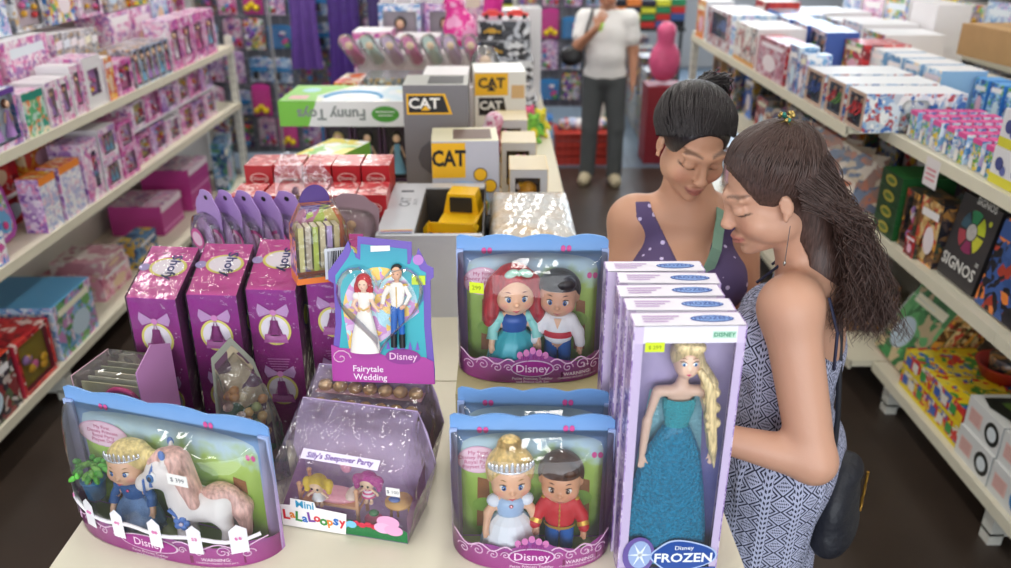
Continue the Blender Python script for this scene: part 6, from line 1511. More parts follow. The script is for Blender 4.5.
m = MB(); m.disc(wv*.18, .085, .055, .05, -.002, mat('#6fb4e0', .4)); m.ell((wv*.18, -.006, .07), (.018, .006, .018), mat('#e0428c', .4), 10, 6); m.disc(-wv*.15, .15, .06, .028, -.0022, mat('#e8955a', .4)); m.build('bead_tray', t)
for k, (yq, mm, dsc, w_) in enumerate(((3.62, RED, 'red box with white figure print', .30), (3.98, ORG, 'orange and yellow car box', .30), (4.30, LILA, 'lilac box with magenta lid', .26))):
    stand('L', -2.25, yq, w_, .8005, .17, dsc + ', lower one behind the bead sets', front=mm, d=.26); stand('L', -2.25, yq, w_-.01, .9715, .17, dsc + ', upper one behind the bead sets', front=mm, d=.26)
stand('L', -2.26, 3.18, .42, .8005, .26, 'magenta carton behind the scalloped craft pack', front=PK, d=.24)
# two-tier riser with small pink sets
t = thing('display_riser', 'white two-tier riser carrying pink play sets on the middle wall shelf', 'display stand', (LX-.02, (edge_y(151, LX, .8)+edge_y(230, LX, .8))/2, .8005))
ylo, yhi = edge_y(151, LX, .8), edge_y(230, LX, .8); hl = (yhi-ylo)/2
m = MB(); m.box(-.30, -.02, -hl, hl, .190, .200, WH); m.build('riser_board', t)
for q in (-hl+.01, 0, hl-.01): m = MB(); m.box(-.29, -.03, q-.006, q+.006, 0, .190, WH); m.build('riser_leg', t)
nn = 6
for tier in (0, 1):
    for k in range(nn):
        if tier == 0:
            half = k // 3; c0 = ylo + .02 + half*hl; w0 = (hl-.03)/3; yv = c0 + (k % 3 + .5)*w0
        else: w0 = (2*hl-.02)/nn; yv = ylo + .01 + (k+.5)*w0
        mm = (PK, LILA, PKW, PK, LILA, PKW)[(k+tier*2) % 6]
        carton('play_set', '%s pink or lilac play set on the %s tier of the white riser' % (ORD[k], ('lower', 'upper')[tier]), 'toy box', w0*.92, .16, .150+.02*(k % 2), mm, win=(.35, .95, .15, .9), toy='blobs', inner=('#c9b860', '#c98ab0', '#efe6f0')[k % 3], loc=(LX-.05, yv, .8010+.2*tier), rz=PI/2, top=WH if k % 3 == 2 else None)
# ================= left wall shelves: bottom level
BOT = 'on the bottom wall shelf'
shelf_run('L', LX, .21, [
  (-60, -14, .26, 'black and orange vehicle box nearest the viewer', dict(front=DK, top=ORG, side=RED, d=.3)),
  (-12, 33, .26, 'red-topped toy box with dark picture front', dict(front=art(['#3a3440', '#c9b8b0', '#8a2f34', '#d8d0cc', '#5a6a4a', '#241f28'], 18), side=RED, top=mat('#d8452c', .35), d=.34)),
  (35, 68, .25, 'red-framed box with yellow window and white plush toys', dict(front=RED, side=mat('#b83248', .4), top=RED, win=(.08, .92, .08, .92), toy='blobs', inner='#a8952c', d=.34)),
  (72, 108, .27, 'large sky blue box with butterfly scene', dict(front=art(['#5f9ac4', '#7ab36a', '#c98ac0', '#8fbbe0', '#4f8a4a', '#e8d0e0'], 18), side=BLU, top=mat('#5fa3cf', .35), d=.42)),
  ], BOT)
g_ = MB(); 
stand('L', LX-.10, 4.25, .34, .2105, .14, 'pink roll-edged blanket pack beside the sky blue box', front=art(['#e8a0b8', '#f0d0d8', '#c96a8a', '#d8b0a0'], 14), d=.34)
stand('L', LX-.10, 4.25, .28, .3515, .07, 'pale cream and rose pack lying on the blanket pack', front=art(['#e8d8d4', '#c98a9a', '#f2e8e2', '#d8a0b0'], 12), d=.28)
stand('L', LX-.08, 4.66, .26, .2105, .17, 'blue pack with yellow figure on the bottom wall shelf', front=art(['#3f6f9f', '#e8c83c', '#5f8fb8', '#2f4f78', '#d8b04a'], 14), d=.12)
for sx, sy, n_, w_, nm in ((LX-.16, 5.28, 2, .36, 'nearer'), (LX-.14, 5.80, 3, .40, 'farther')):
    for k in range(n_): 
        carton('toy_carton', 'magenta and white carton, %s from the bottom in the %s bottom-shelf stack' % (ORD[k], nm), 'toy box', w_, .34, .098, mat('#b52f88', .4), side=mat('#c9459a', .4), top=PKW if k == n_-1 else None, loc=(sx, sy, .2105+.099*k), rz=PI/2, band=('#f2e0ea', .55, 1.0) if k == n_-1 else ('#d884bc', .25, .42))
for k in range(4): stand('L', LX-.03-.02*k, 6.12+.10*k, .09, .2105, .36, '%s shiny blue hanging-style pack at the upright end of the bottom shelf' % ORD[k], front=art(['#2f6fa8', '#7fb8d8', '#1f4f78', '#c9d8e0', '#4f8f6a'], 20), d=.10)
# ---------------------------------------------------------------- rear counter goods
def logo_cat(parent, x0, x1, z0, z1, y, bg, ink, tri=None, label='CAT logo panel'):
    m = MB(); w_, h_ = x1-x0, z1-z0
    m.flat([(x0, z0), (x1, z0), (x1, z1), (x0, z1)], y, mat(bg, .4)); cx = (x0+x1)/2
    m.text('CAT', h_*.62, mat(ink, .4), cx, (z0+z1)/2+h_*.04, y-.0006, bold=.035, sx=min(1.0, w_/h_*.95/1.15))
    if tri: m.flat([(cx-h_*.20, z0+h_*.20), (cx+h_*.20, z0+h_*.20), (cx, z0+h_*.46)], y-.001, mat(tri, .4))
    return m.build('logo_panel', parent)
# open truck carton
t = thing('truck_carton', 'large silver carton with open window top showing a yellow loader truck', 'toy box', (-.348, 2.155, TZ), rot=(0, 0, 0))
W_, D_, H_ = .300, .50, .25; sil = mat('#c9ccd2', .3, .2, bump=.1, bscale=12); dkb = mat('#3a3634', .6)
m = MB(); m.box(0, W_, 0, .004, 0, H_, sil); m.box(0, W_, D_-.004, D_, 0, H_, sil); m.box(0, .004, .004, D_-.004, 0, H_, sil); m.box(W_-.004, W_, .004, D_-.004, 0, H_, dkb)
m.box(.004, .105, .004, D_-.004, H_-.004, H_, sil); m.box(.105, W_-.004, D_-.05, D_-.004, H_-.004, H_, sil); m.box(.105, W_-.004, .004, .02, H_-.004, H_, sil)
m.box(.105, .109, .02, D_-.05, .0, H_-.004, dkb); m.box(.109, W_-.004, D_-.06, D_-.05, 0, H_-.004, dkb); m.box(.109, W_-.004, .004, D_-.06, 0, .09, dkb); m.build('carton', t)
Tt = Matrix.Translation((0, 0, H_+.0008)) @ Matrix.Rotation(R(-90), 4, 'X')
m = MB(); m.text('CAT', .045, mat('#8a8f98', .3, .4), .055, .30, 0, M=Tt, rot=R(90), bold=.02); m.text('JOB SITE', .016, mat('#8a8f98', .3, .4), .085, .30, 0, M=Tt, rot=R(90)); m.flat([(.03, .40), (.07, .40), (.07, .42), (.03, .42)], 0, mat('#5f636b', .5), M=Tt)
for k in range(4): m.flat([(.01, .045-.010*k), (.10, .050-.010*k), (.10, .046-.010*k), (.01, .041-.010*k)], -.0002, mat(('#e8b21c', '#c9242c', '#3f78c0', '#1b1b1d')[k], .4), M=Tt)
m.build('printed_logo', t)
m = MB(); yl = mat('#f0bc14', .35); bk = mat('#1a1a1c', .5); M0 = Matrix.Translation((.215, .27, .095)) @ Matrix.Rotation(R(-8), 4, 'Z') @ Matrix.Scale(1.25, 4)
m.box(-.045, .050, -.02, .16, .03, .085, yl, M=M0); m.prism([(-.045, .085), (.045, .085), (.035, .135), (-.035, .135)], .07, yl, M=M0 @ Matrix.Translation((0, .05, 0)))
m.box(-.028, .028, .045, .052, .09, .128, bk, M=M0)
for q in (-1, 1):
    for yv in (.0, .13): m.tube([(q*.040, yv, .022), (q*.066, yv, .022)], .034, bk, 16, M=M0); m.tube([(q*.066, yv, .022), (q*.069, yv, .022)], .016, yl, 12, M=M0)
m.build('toy_loader', t)
lo = [o for o in _kidmap[t.name] if o.name.startswith('toy_loader')][0]
m = MB(); m.prism([(-.065, 0), (-.065, .045), (-.055, .055), (-.055, .012), (.055, .012), (.055, .055), (.065, .045), (.065, 0)], .03, yl, M=M0 @ Matrix.Translation((0, -.095, .05))); m.box(-.06, .06, -.068, -.064, .05, .10, yl, M=M0)
for k in range(5): m.box(-.052+.024*k, -.042+.024*k, -.115, -.095, .055, .085, bk, M=M0)
for q in (-1, 1): m.tube([(q*.035, -.06, .08), (q*.035, .0, .075), (q*.03, .05, .07)], .008, yl, 8, M=M0)
m.build('loader_bucket', lo)
# wrapped bundle of clear bags
t = thing('wrapped_bundle', 'bundle of flat toys in crinkled clear wrap beside the open truck carton', 'toy pack', (.095, 2.40, TZ))
rg = random.Random(12)
for k in range(4):
    m = MB(); nx, ny = 22, 30; V = []; Fc = []; W_, D_ = .270-.004*k, .49-.01*k; z0 = .062*k
    for j in range(ny+1):
        for i in range(nx+1):
            e = min(1, 6*min(i/nx, 1-i/nx, j/ny, 1-j/ny)); V.append((W_*(i/nx-.5), D_*(j/ny-.5), z0+.012+.046*e**.22 + .0025*e*math.sin(i*1.3+k+j*.45)*math.sin(j*.9+k*2) + .003*rg.random()*e))
    for j in range(ny):
        for i in range(nx): a = j*(nx+1)+i; Fc.append((a, a+1, a+nx+2, a+nx+1))
    key = 'crinkle'
    if key not in MATS:
        mm, N, L, b = new_mat('crinkled_wrap'); tc = N.new('ShaderNodeTexCoord'); n1 = N.new('ShaderNodeTexNoise'); n1.inputs['Scale'].default_value = 26; n1.inputs['Detail'].default_value = 6; n1.inputs['Distortion'].default_value = 2
        L.new(tc.outputs['Object'], n1.inputs['Vector']); bp = N.new('ShaderNodeBump'); bp.inputs['Strength'].default_value = .5; bp.inputs['Distance'].default_value = .02; L.new(n1.outputs['Fac'], bp.inputs['Height']); L.new(bp.outputs['Normal'], b.inputs['Normal'])
        n2 = N.new('ShaderNodeTexNoise'); n2.inputs['Scale'].default_value = 7; L.new(tc.outputs['Object'], n2.inputs['Vector']); cr = N.new('ShaderNodeValToRGB')
        cr.color_ramp.elements[0].position = .45; cr.color_ramp.elements[0].color = (*srgb('#cfcdc8'), 1); cr.color_ramp.elements[1].position = .72; cr.color_ramp.elements[1].color = (*srgb('#d3ad74'), 1); L.new(n2.outputs['Fac'], cr.inputs[0]); L.new(cr.outputs[0], b.inputs['Base Color'])
        b.inputs['Roughness'].default_value = .22; b.inputs['Coat Weight'].default_value = .6; MATS[key] = mm
    m.add(V, Fc, MATS[key], True); m.box(-W_/2, W_/2, -D_/2, D_/2, z0, z0+.012, mat('#c9c6be', .5)); m.build('wrapped_bag', t)
# yellow and grey machine toy cartons
t = carton('machine_carton', 'yellow and grey machine toy carton with black CAT letters on a yellow square', 'toy box', .225, .20, .375, mat('#bfc0cc', .4), side=mat('#e9b91c', .4), top=mat('#d8d2b4', .4), loc=(-.118, 2.72, TZ), rz=R(3))
logo_cat(t, -.112, .0, .250, .370, -.0012, '#f0b71a', '#1a1a1c', '#f0b71a')
m = MB(); m.disc(-.01, .17, .09, .07, -.0012, mat('#a9c4e6', .4)); m.disc(.02, .15, .06, .04, -.0018, mat('#7a9a5a', .4)); 
for x, z in ((.05, .26), (.082, .22)): m.disc(x, z, .024, .024, -.0016, mat('#1a1a1c', .4)); m.disc(x, z, .021, .021, -.0022, mat('#f0b71a', .4))
m.build('printed_scene', t); m = MB(); Tt = Matrix.Translation((0, 0, .3758)) @ Matrix.Rotation(R(-90), 4, 'X'); m.flat([(-.04, .03), (.09, .03), (.09, .17), (-.04, .17)], 0, mat('#6a5348', .5), M=Tt); m.build('top_window', t)
t = carton('machine_carton', 'large grey machine toy carton with white CAT letters on a black strip', 'toy box', .235, .22, .505, mat('#77757a', .5), side=mat('#6a686e', .5), top=mat('#b9b9b4', .4), loc=(-.235, 3.02, TZ), rz=R(1))
m = MB(); m.flat([(-.105, .400), (.060, .400), (.035, .475), (-.105, .475)], -.0010, mat('#f0b71a', .4)); m.flat([(-.098, .407), (.048, .407), (.028, .468), (-.098, .468)], -.0016, mat('#17171a', .4)); m.text('CAT', .052, mat('#f2f0ea', .4), -.042, .439, -.0022, bold=.03, sx=1.1); m.flat([(-.054, .415), (-.020, .415), (-.037, .433)], -.003, mat('#f0b71a', .4)); m.build('logo_panel', t)
m = MB(); m.ell((.01, -.001, .24), (.08, .001, .07), mat('#56545a', .5), 20, 6); m.text('JOB SITE', .024, mat('#d8d8d8', .4), -.055, .115, -.0012); m.text('MACHINE', .024, mat('#d8d8d8', .4), -.055, .088, -.0012)
for k in range(6): m.flat([(-.11+.036*k, .03), (-.095+.036*k, .03), (-.082+.036*k, .055), (-.097+.036*k, .055)], -.0012, mat('#f0b71a', .4))
m.build('printed_scene', t); m = MB(); Tt = Matrix.Translation((0, 0, .5058)) @ Matrix.Rotation(R(-90), 4, 'X'); m.flat([(-.03, .03), (.10, .03), (.10, .19), (-.03, .19)], 0, mat('#4a4a4c', .5), M=Tt); m.build('top_window', t)
for k, (x, y, h, lab) in enumerate(((.098, 2.80, .255, 'white window carton with yellow digger, at the aisle side'), (.070, 3.12, .27, 'second white and yellow window carton behind the aisle-side digger'), (.045, 3.42, .29, 'third white and yellow window carton, furthest of the digger row'))):
    t = carton('machine_carton', lab, 'toy box', .135, .19, h, mat('#c6c8cf', .4), side=mat('#e9b91c', .4), top=mat('#cdbd98', .4), win=(.15, .80, .38, .88), toy='none', inner='#5a4a42', loc=(x, y, TZ))
    m = MB(); m.box(-.035, .03, .045, .10, h*.40, h*.62, mat('#f0b71a', .35)); m.ell((.0, .05, h*.66), (.032, .03, h*.12), mat('#f0a814', .35), 14, 8); m.ell((.01, .018, h*.62), (.008, .006, .012), mat('#c9382c', .4), 8, 5); m.build('toy_digger', t)
t = carton('machine_carton', 'yellow and white machine carton with two CAT logos, deeper along the counter', 'toy box', .235, .26, .42, mat('#e6e3dc', .4), side=mat('#eceae4', .4), top=mat('#eef0ee', .4), loc=(.00, 3.82, TZ), rz=R(4))
logo_cat(t, -.117, .035, .315, .415, -.0012, '#f0b71a', '#1a1a1c', '#1a1a1c')
m = MB(); m.flat([(-.10, .225), (.03, .225), (.015, .305), (-.10, .305)], -.0012, mat('#17171a', .4)); m.text('CAT', .052, mat('#f2f0ea', .4), -.045, .268, -.0020, bold=.03); m.flat([(.05, .30), (.11, .30), (.11, .36), (.05, .36)], -.001, mat('#d8b07a', .4)); m.build('second_logo', t)
# funny toys box on four doll packs
t = carton('toy_carton', 'wide lime green and white box with upside-down grey Funny Toys lettering', 'toy box', .56, .36, .105, WH, side=mat('#7cc242', .4), top=art(['#f0f2ee', '#dfe8f0', '#f6f6f2', '#c9e0ec', '#e8ecd8'], 8), loc=(-.645, 3.46, 1.305), rz=R(-1))
m = MB(); m.flat([(-.28, 0), (-.16, 0), (-.12, .105), (-.28, .105)], -.0008, mat('#7cc242', .4)); m.text('Funny Toys', .062, mat('#85898a', .4), -.060, .052, -.0014, bold=.03, rot=PI)
m.disc(.165, .052, .058, .034, -.0012, mat('#4f9a3a', .4)); m.flat([(.125, .06), (.205, .06), (.205, .064), (.125, .064)], -.0018, WH); m.flat([(.135, .045), (.195, .045), (.195, .049), (.135, .049)], -.0018, WH); m.build('printed_front', t)
m = MB(); Tt = Matrix.Translation((0, 0, .1058)) @ Matrix.Rotation(R(-90), 4, 'X'); m.flat([(-.28, 0), (-.12, 0), (-.14, .12), (-.02, .36), (-.28, .36)], 0, mat('#7cc242', .4), M=Tt); m.flat([(-.25, .04), (-.17, .04), (-.17, .12), (-.25, .12)], -.0006, mat('#d8a0a0', .4), M=Tt); m.disc(-.19, .24, .04, .05, -.0006, mat('#9ed0d8', .4), M=Tt)
m.tube([(.02+.12*math.cos(PI*(1-i/12.)), -.001, .08+.12*math.sin(PI*i/12.)) for i in range(13)], .007, mat('#6fb0dc', .4), 6, M=Tt); m.build('printed_top', t)
for k in range(4):
    carton('doll_pack', '%s dark windowed doll pack under the lime and white box, counted from the shelves' % ORD[k], 'toy box', .112, .17, .254, mat('#4a2f4a', .35), side=mat('#6a3f6a', .35), win=(.1, .9, .08, .95), toy='doll', inner='#3a2030', loc=(-.795+.125*k+.10, 3.50, TZ), group='dark windowed doll packs')
carton('toy_carton', 'lime green box with yellow and white top beside the dark doll packs', 'toy box', .17, .34, .25, mat('#7cc242', .4), top=art(['#7cc242', '#f0f2ee', '#e8d83c', '#cfe6b0'], 10), loc=(-.71, 2.93, TZ), rz=R(-20))
# red boxes: two rows
redm = mat('#b8242c', .35); redt = art(['#c22a32', '#d86a6a', '#b01c28', '#e8c0bc', '#c22a32'], 34)
def red_box(lab, x, y, z, rz=0):
    t = carton('toy_carton', lab, 'toy box', .088, .135, .17, redm, side=redm, top=redt, loc=(x, y, z), rz=rz)
    m = MB(); m.disc(0, .128, .030, .018, -.0012, mat('#e8b8b0', .4)); m.disc(0, .128, .027, .015, -.0018, redm); m.text('Disney', .018, mat('#f0d8d0', .4), 0, .128, -.0024); m.text('MINNIE', .024, mat('#1a1416', .4), 0, .090, -.0014, bold=.03, sx=.8); m.text('MOUSE', .026, mat('#1a1416', .4), 0, .066, -.0014, bold=.03, sx=.8); m.flat([(-.04, .01), (.04, .01), (.04, .05), (-.04, .05)], -.001, RED); m.build('printed_label', t); return t
carton('carton', 'low brown carton under the front row of small red boxes', 'carton', .47, .145, .125, mat('#9a7448', .6), loc=(-.575, 2.365, TZ))
carton('carton', 'low brown carton under the back row of small red boxes', 'carton', .46, .14, .165, mat('#9a7448', .6), loc=(-.585, 2.56, TZ), rz=0)
r0 = red_box('small red box in the front row, nearest the wall shelves', -.765, 2.37, TZ+.126)
for k in range(1, 5): dup(r0, (-.765+.0945*k, 2.37+.003*k, TZ+.126), R((1, -2, 1, 0, 2)[k]), 'small red box in the front row, %s from the wall shelf side' % ORD[k])
for k in range(5): dup(r0, (-.77+.093*k, 2.565, TZ+.166), R((0, 2, -1, 1, 0)[k]), 'small red box in the back row, %s from the wall shelf side' % ORD[k])
# further along the counter
carton('toy_carton', 'silver tray box with orange corner behind the lime and white box', 'toy box', .34, .24, .34, GRYP, side=ORG, top=mat('#a7a8ac', .25, .5, bump=.6, bscale=22), loc=(-.50, 4.12, TZ), rz=R(2))
carton('toy_carton', 'orange and white magazine-like box beside the silver tray box', 'toy box', .12, .28, .33, ORG, side=WH, top=art(['#f0ece6', '#e8703c', '#f3d9b0', '#d8482c'], 10), loc=(-.745, 4.05, TZ), rz=R(-4))
carton('toy_carton', 'white lidded box behind the grey machine carton', 'toy box', .20, .24, .42, WH, loc=(-.245, 3.75, TZ))
for k in range(7):
    x = -.80+.105*k; col = ('#d85aa8', '#bfe0d8', '#c9b0d8')[k % 3]
    t = thing('doll_tube', '%s clear doll tube lying in the fan-shaped row, from the shelves' % ORD[k], 'toy pack', (x+.04, 4.64, TZ+.34), rot=(R(62), 0, R(-6)), group='clear doll tubes in a row')
    m = MB(); m.tube([(0, 0, .0), (0, 0, .30)], .042, plastic(.16, .4, 18, .06), 14); m.build('clear_tube', t)
    m = MB(); m.ell((0, 0, .24), (.022, .02, .024), mat('#e8c89a', .5), 10, 6); m.lathe([(.012, .21), (.020, .17), (.034, .04)], mat(col, .4), 12); m.build('toy_doll', t)
carton('carton', 'plain pale carton propping up the clear doll tubes', 'carton', .66, .20, .37, mat('#c9c2c4', .6), loc=(-.46, 4.71, TZ))
k = 0
for (x, y, w_, h, mm, toy, lab) in ((-.74, 4.95, .22, .46, PK, None, 'hot pink box behind the doll tubes, shelf side'), (-.48, 4.95, .26, .43, PKW, 'blobs', 'pale box with orange faces behind the doll tubes'), (-.20, 4.98, .20, .40, BLU, None, 'pale blue box behind the doll tubes'),
    (-.62, 5.35, .26, .58, BLU, 'doll', 'tall pale blue bottle-doll box deep on the counter'), (-.34, 5.35, .24, .58, LILA, 'doll', 'lilac doll box deep on the counter'), (-.62, 5.75, .34, .70, LILA, None, 'violet box with white lettering at the far end'), (-.26, 5.75, .32, .70, PKW, None, 'rose and white box at the far end')):
    carton('toy_carton', lab, 'toy box', w_, .24, h, mm, top=WH, win=(.1, .9, .3, .92) if toy else None, toy=toy or 'blobs', inner='#b8b0b8', loc=(x, y, TZ))
for k in range(5):
    t = thing('bell_jar_doll', '%s dome-topped doll jar standing on the deep boxes' % ORD[k], 'toy', (-.70+.105*k, 5.42, TZ+.582), group='dome-topped doll jars')
    m = MB(); m.lathe([(.0, 0), (.042, 0), (.046, .04), (.0, .04)], mat('#e8e4ea', .4), 14); m.build('jar_base', t); m = MB(); m.lathe([(.044, .04), (.048, .09), (.040, .13), (.018, .155), (.0, .158)], plastic(.22, .3, 20, .06), 14); m.build('dome', t)
    m = MB(); m.ell((0, 0, .10), (.026, .024, .03), mat(('#8a6a5a', '#c9a27a', '#7a5a6a')[k % 3], .5), 10, 6); m.ell((0, 0, .062), (.024, .02, .022), mat('#c98ab0', .5), 10, 6); m.build('toy_doll', t)
def pouch(lab, loc, w_, h_, m_, rot=(0, 0, 0), name='gift_pouch'):
    t = thing(name, lab, 'toy pack', loc, rot=rot); b = Body(np.linspace(-w_*.62, w_*.62, 26), np.linspace(-w_*.45, w_*.45, 18), np.linspace(-.01, h_*1.1, 30))
    b.ell((0, 0, h_*.38), (w_*.48, w_*.26, h_*.38), .03); b.limb((0, 0, h_*.6), (0, 0, h_*.9), w_*.22, w_*.30, .03); grid_mesh('foil_bag', b.G, b.ax, m_, t); 
    g = MB(); g.lathe([(w_*.24, h_*.73), (w_*.25, h_*.75), (w_*.24, h_*.77)], mat('#f2d8e8', .4), 14, sy=.9); g.build('tie_band', t); return t
pouch('glossy magenta foil bag with white spots on the doll tube row', (-.20, 4.80, TZ+.40), .20, .26, art(['#e83c9c', '#e83c9c', '#f2a0cc', '#d82f8c'], 16, .25), (R(-8), R(-14), 0))
pouch('smaller magenta foil bag among the dome-topped jars', (-.10, 5.36, TZ+.03), .22, .70, mat('#e0389a', .25), (0, R(6), 0))
pouch('pink net bag with pale pattern between the machine cartons', (-.085, 3.30, TZ+.12), .13, .22, art(['#e8a8c4', '#f4d8e4', '#c9688f', '#e8a8c4'], 30), (R(-14), R(18), 0))
carton('carton', 'plain white carton under the pink net bag', 'carton', .13, .14, .12, WH, loc=(-.085, 3.235, TZ))
t = thing('dome_pack', 'clear domed pack with tan doll near the black and white boxes', 'toy pack', (-.075, 4.20, TZ+.30), rot=(R(-20), 0, 0)); m = MB(); m.lathe([(.0, 0), (.075, 0), (.08, .05), (.07, .13), (.04, .18), (0, .19)], plastic(.15, .5, 12, .05), 18); m.build('clear_dome', t); m = MB(); m.ell((0, 0, .06), (.05, .04, .04), mat('#b98a5a', .5), 12, 8); m.ell((0, 0, .11), (.03, .03, .03), mat('#e0c0a0', .5), 10, 6); m.build('toy_doll', t)
carton('carton', 'white carton under the clear domed pack', 'carton', .17, .20, .30, WH, loc=(-.075, 4.10, TZ))
st_y = 4.75
for k in range(5):
    carton('toy_carton', 'black and silver boxed set, %s from the bottom of the stack near the aisle' % ORD[k], 'toy box', .30-.012*(k % 2), .26, .105, art(['#2a2a30', '#d8dade', '#1c1c22', '#b8bcc4', '#3a3c44'], 12), side=DARK, top=mat('#c9ccd2', .25, .2), win=(.08, .48, .2, .8) if k > 1 else None, toy='car', inner='#3a3c44', loc=(.06-.01*k, st_y+.03*k, TZ+.106*k))
for k, (x, c) in enumerate(((-.04, '#d8302c'), (.10, '#e0382e'))):
    t = thing('toy_car', 'red toy car on the black and silver stack, %s' % ('shelf side' if k == 0 else 'aisle side'), 'toy car', (x, st_y+.24, TZ+.5306))
    m = MB(); m.prism([(-.062, .012), (.062, .012), (.062, .028), (.035, .032), (.018, .048), (-.030, .048), (-.048, .032), (-.062, .028)], .05, mat(c, .3), M=Matrix.Translation((0, -.025, 0))); m.build('car_body', t, bevel=.003)
    for q in (-1, 1):
        for yv in (-.026, .026): m = MB(); m.ell((q*.038, yv, .013), (.013, .006, .013), mat('#161618', .6), 12, 6); m.build('wheel', t)
carton('toy_carton', 'tall white carton at the aisle end behind the black and silver stack', 'toy box', .13, .20, .56, WH, side=GRYP, loc=(.185, 5.25, TZ))
carton('toy_carton', 'grey and white boxed set at the far end of the counter, aisle side', 'toy box', .26, .24, .50, GRYP, side=WH, top=WH, loc=(.02, 5.75, TZ))
for k, (x, y, c, c2) in enumerate(((.17, 4.22, '#7cc242', '#e8d83c'), (.21, 4.34, '#e8d83c', '#3f9a3f'), (.15, 4.42, '#e85a8c', '#7cc242'))):
    t = thing('plush_toy', '%s small plush frog-like toy at the aisle edge' % ('green and yellow', 'yellow and green', 'pink and green')[k], 'plush toy', (x, y, TZ)); b = Body(np.arange(-.06, .061, .005), np.arange(-.06, .061, .005), np.arange(-.006, .17, .005))
    b.ell((0, 0, .05), (.036, .03, .048), .01); b.ell((0, -.004, .11), (.032, .03, .03), .01); [b.ell((q*.02, -.004, .138), (.012, .012, .014), .004) for q in (-1, 1)]; [b.limb((q*.03, 0, .07), (q*.048, -.02, .045), .011, .010, .008) for q in (-1, 1)]; [b.limb((q*.02, -.01, .015), (q*.03, -.045, .012), .015, .012, .008) for q in (-1, 1)]
    o = grid_mesh('plush_body', b.G, b.ax, mat(c, .9, sheen=.4), t); m = MB(); [m.ell((q*.012, -.033, .118), (.004, .003, .005), DARK, 8, 5) for q in (-1, 1)]; m.ell((0, -.03, .05), (.022, .008, .03), mat(c2, .9), 10, 6); m.build('face_and_belly', t)
# ---------------------------------------------------------------- gondola on the aisle side: goods
def RG(X, z, rows, where, **k): return shelf_run('R', X, z, rows, where, **k)
FX = lambda y: 1.44
FAR = 'on the far gondola top'
ACT = art(['#a8b4cc', '#c98a8a', '#5f78b0', '#e0d8dc', '#8a5a7a', '#c9c4cc', '#3f5a9a'], 26)
RG(1.44, 1.3125, [
  (699, 707, .26, 'narrow orange and white box at the end upright', dict(front=ORG, side=WH, d=.2)),
  (709, 733, .24, 'window box with a red round-eyed car', dict(front=art(['#c9ccd8', '#8a4a5a', '#e8e4e8', '#a82f3a'], 22), side=BLU, top=WH, win=(.2, .8, .3, .9), toy='car', inner='#c9c4d0', d=.28)),
  (736, 757, .22, 'white box with dark grid pictures and tan base', dict(front=art(['#f0eeea', '#3a3440', '#f0eeea', '#a83a3a', '#e8e4dc'], 26), side=WH, top=WH, d=.28, band=('#d8a05a', 0, .12))),
  (759, 786, .20, 'red and lilac shiny figure pack', dict(front=art(['#a83a4a', '#c98aa0', '#d8c0cc', '#8a3a5a', '#b85a6a'], 22), side=RED, d=.14)),
  (788, 797, .22, 'pale clear figure pack', dict(front=ACT, side=BLU, d=.1)),
  (799, 805, .20, 'slim blue-edged figure pack', dict(front=ACT, side=BLU, d=.12)),
  ], FAR)
RG(1.44, 1.3125, [(806+20*k, 824+20*k, .155, '%s frame-fronted toy box with long white top' % ORD[k], dict(front=mat('#c4a796', .45), side=BW, top=WHB, win=(.14, .86, .10, .90), toy='figure', inner='#4a4a62', d=.40, name='frame_box')) for k in range(3)], 'on the far gondola top')
RG(1.585, 1.3125, [(868, 882, .15, 'plain white and red picture box', dict(front=art(['#b8b4b4', '#7a5050', '#8a8c94'], 30), side=GRYP, top=GRYP, d=.08))], FAR)
# second and third rows on the wide top
def top_goods(rows, X, z=1.313):
    for (y0, y1, h, lab, kw) in rows:
        kw.setdefault('d', .24); carton(kw.pop('name', 'toy_carton'), lab, kw.pop('cat', 'toy box'), (y1-y0)*.95, kw.pop('d'), h, loc=(X, (y0+y1)/2, z), rz=-PI/2, **kw)
for k in range(6): top_goods([(4.62+.16*k, 4.77+.16*k, .23, '%s figure pack of the blue-edged row behind the window boxes' % ORD[k], dict(front=ACT, side=mat('#3f5fb0', .4), top=BLU, win=(.12, .88, .1, .9), toy='figure', inner='#b8c0d4', d=.18, group='blue-edged figure packs'))], 1.76+.02*(k % 2))
top_goods([(4.35, 4.62, .20, 'fruit-print box with red lid behind the frame-fronted boxes', dict(front=art(['#c9343a', '#5aa84a', '#f0c83c', '#8a2f3a', '#e8e4e0'], 14), side=RED, top=RED)),
  (5.62, 6.05, .22, 'blue box with black and orange vehicle print', dict(front=mat('#4f86cc', .35), side=BLU, top=art(['#2a2a30', '#e8843c', '#4f86cc', '#c9d8e8'], 10), d=.26)), (6.08, 6.35, .26, 'red and white box near the end upright, second row', dict(front=RED, top=WH))], 1.86)
for k in range(4): top_goods([(3.62+.19*k, 3.79+.19*k, .19, '%s pale blue book-like box in the middle of the gondola top' % ORD[k], dict(front=art(['#a8cce8', '#d8e8f2', '#5f9ac8', '#f0e0c8', '#e8f0f4'], 12), side=mat('#8fb8dc', .4), top=WHB, d=.2))], 1.90)
for k in range(5): top_goods([(4.75+.34*k, 5.06+.34*k, .20+.02*(k % 2), '%s long white-topped box across the gondola top' % ORD[k], dict(front=BW if k % 2 else MIX, side=WH, top=WHB, d=.34))], 2.14)
for k in range(4): top_goods([(4.95+.36*k, 5.28+.36*k, .34, '%s tall white toy carton at the back of the gondola top' % ORD[k], dict(front=(WH, MIX, PKW, BLU)[k], side=WH, top=WHB, d=.2))], 2.50)
NEAR = 'on the near gondola top'
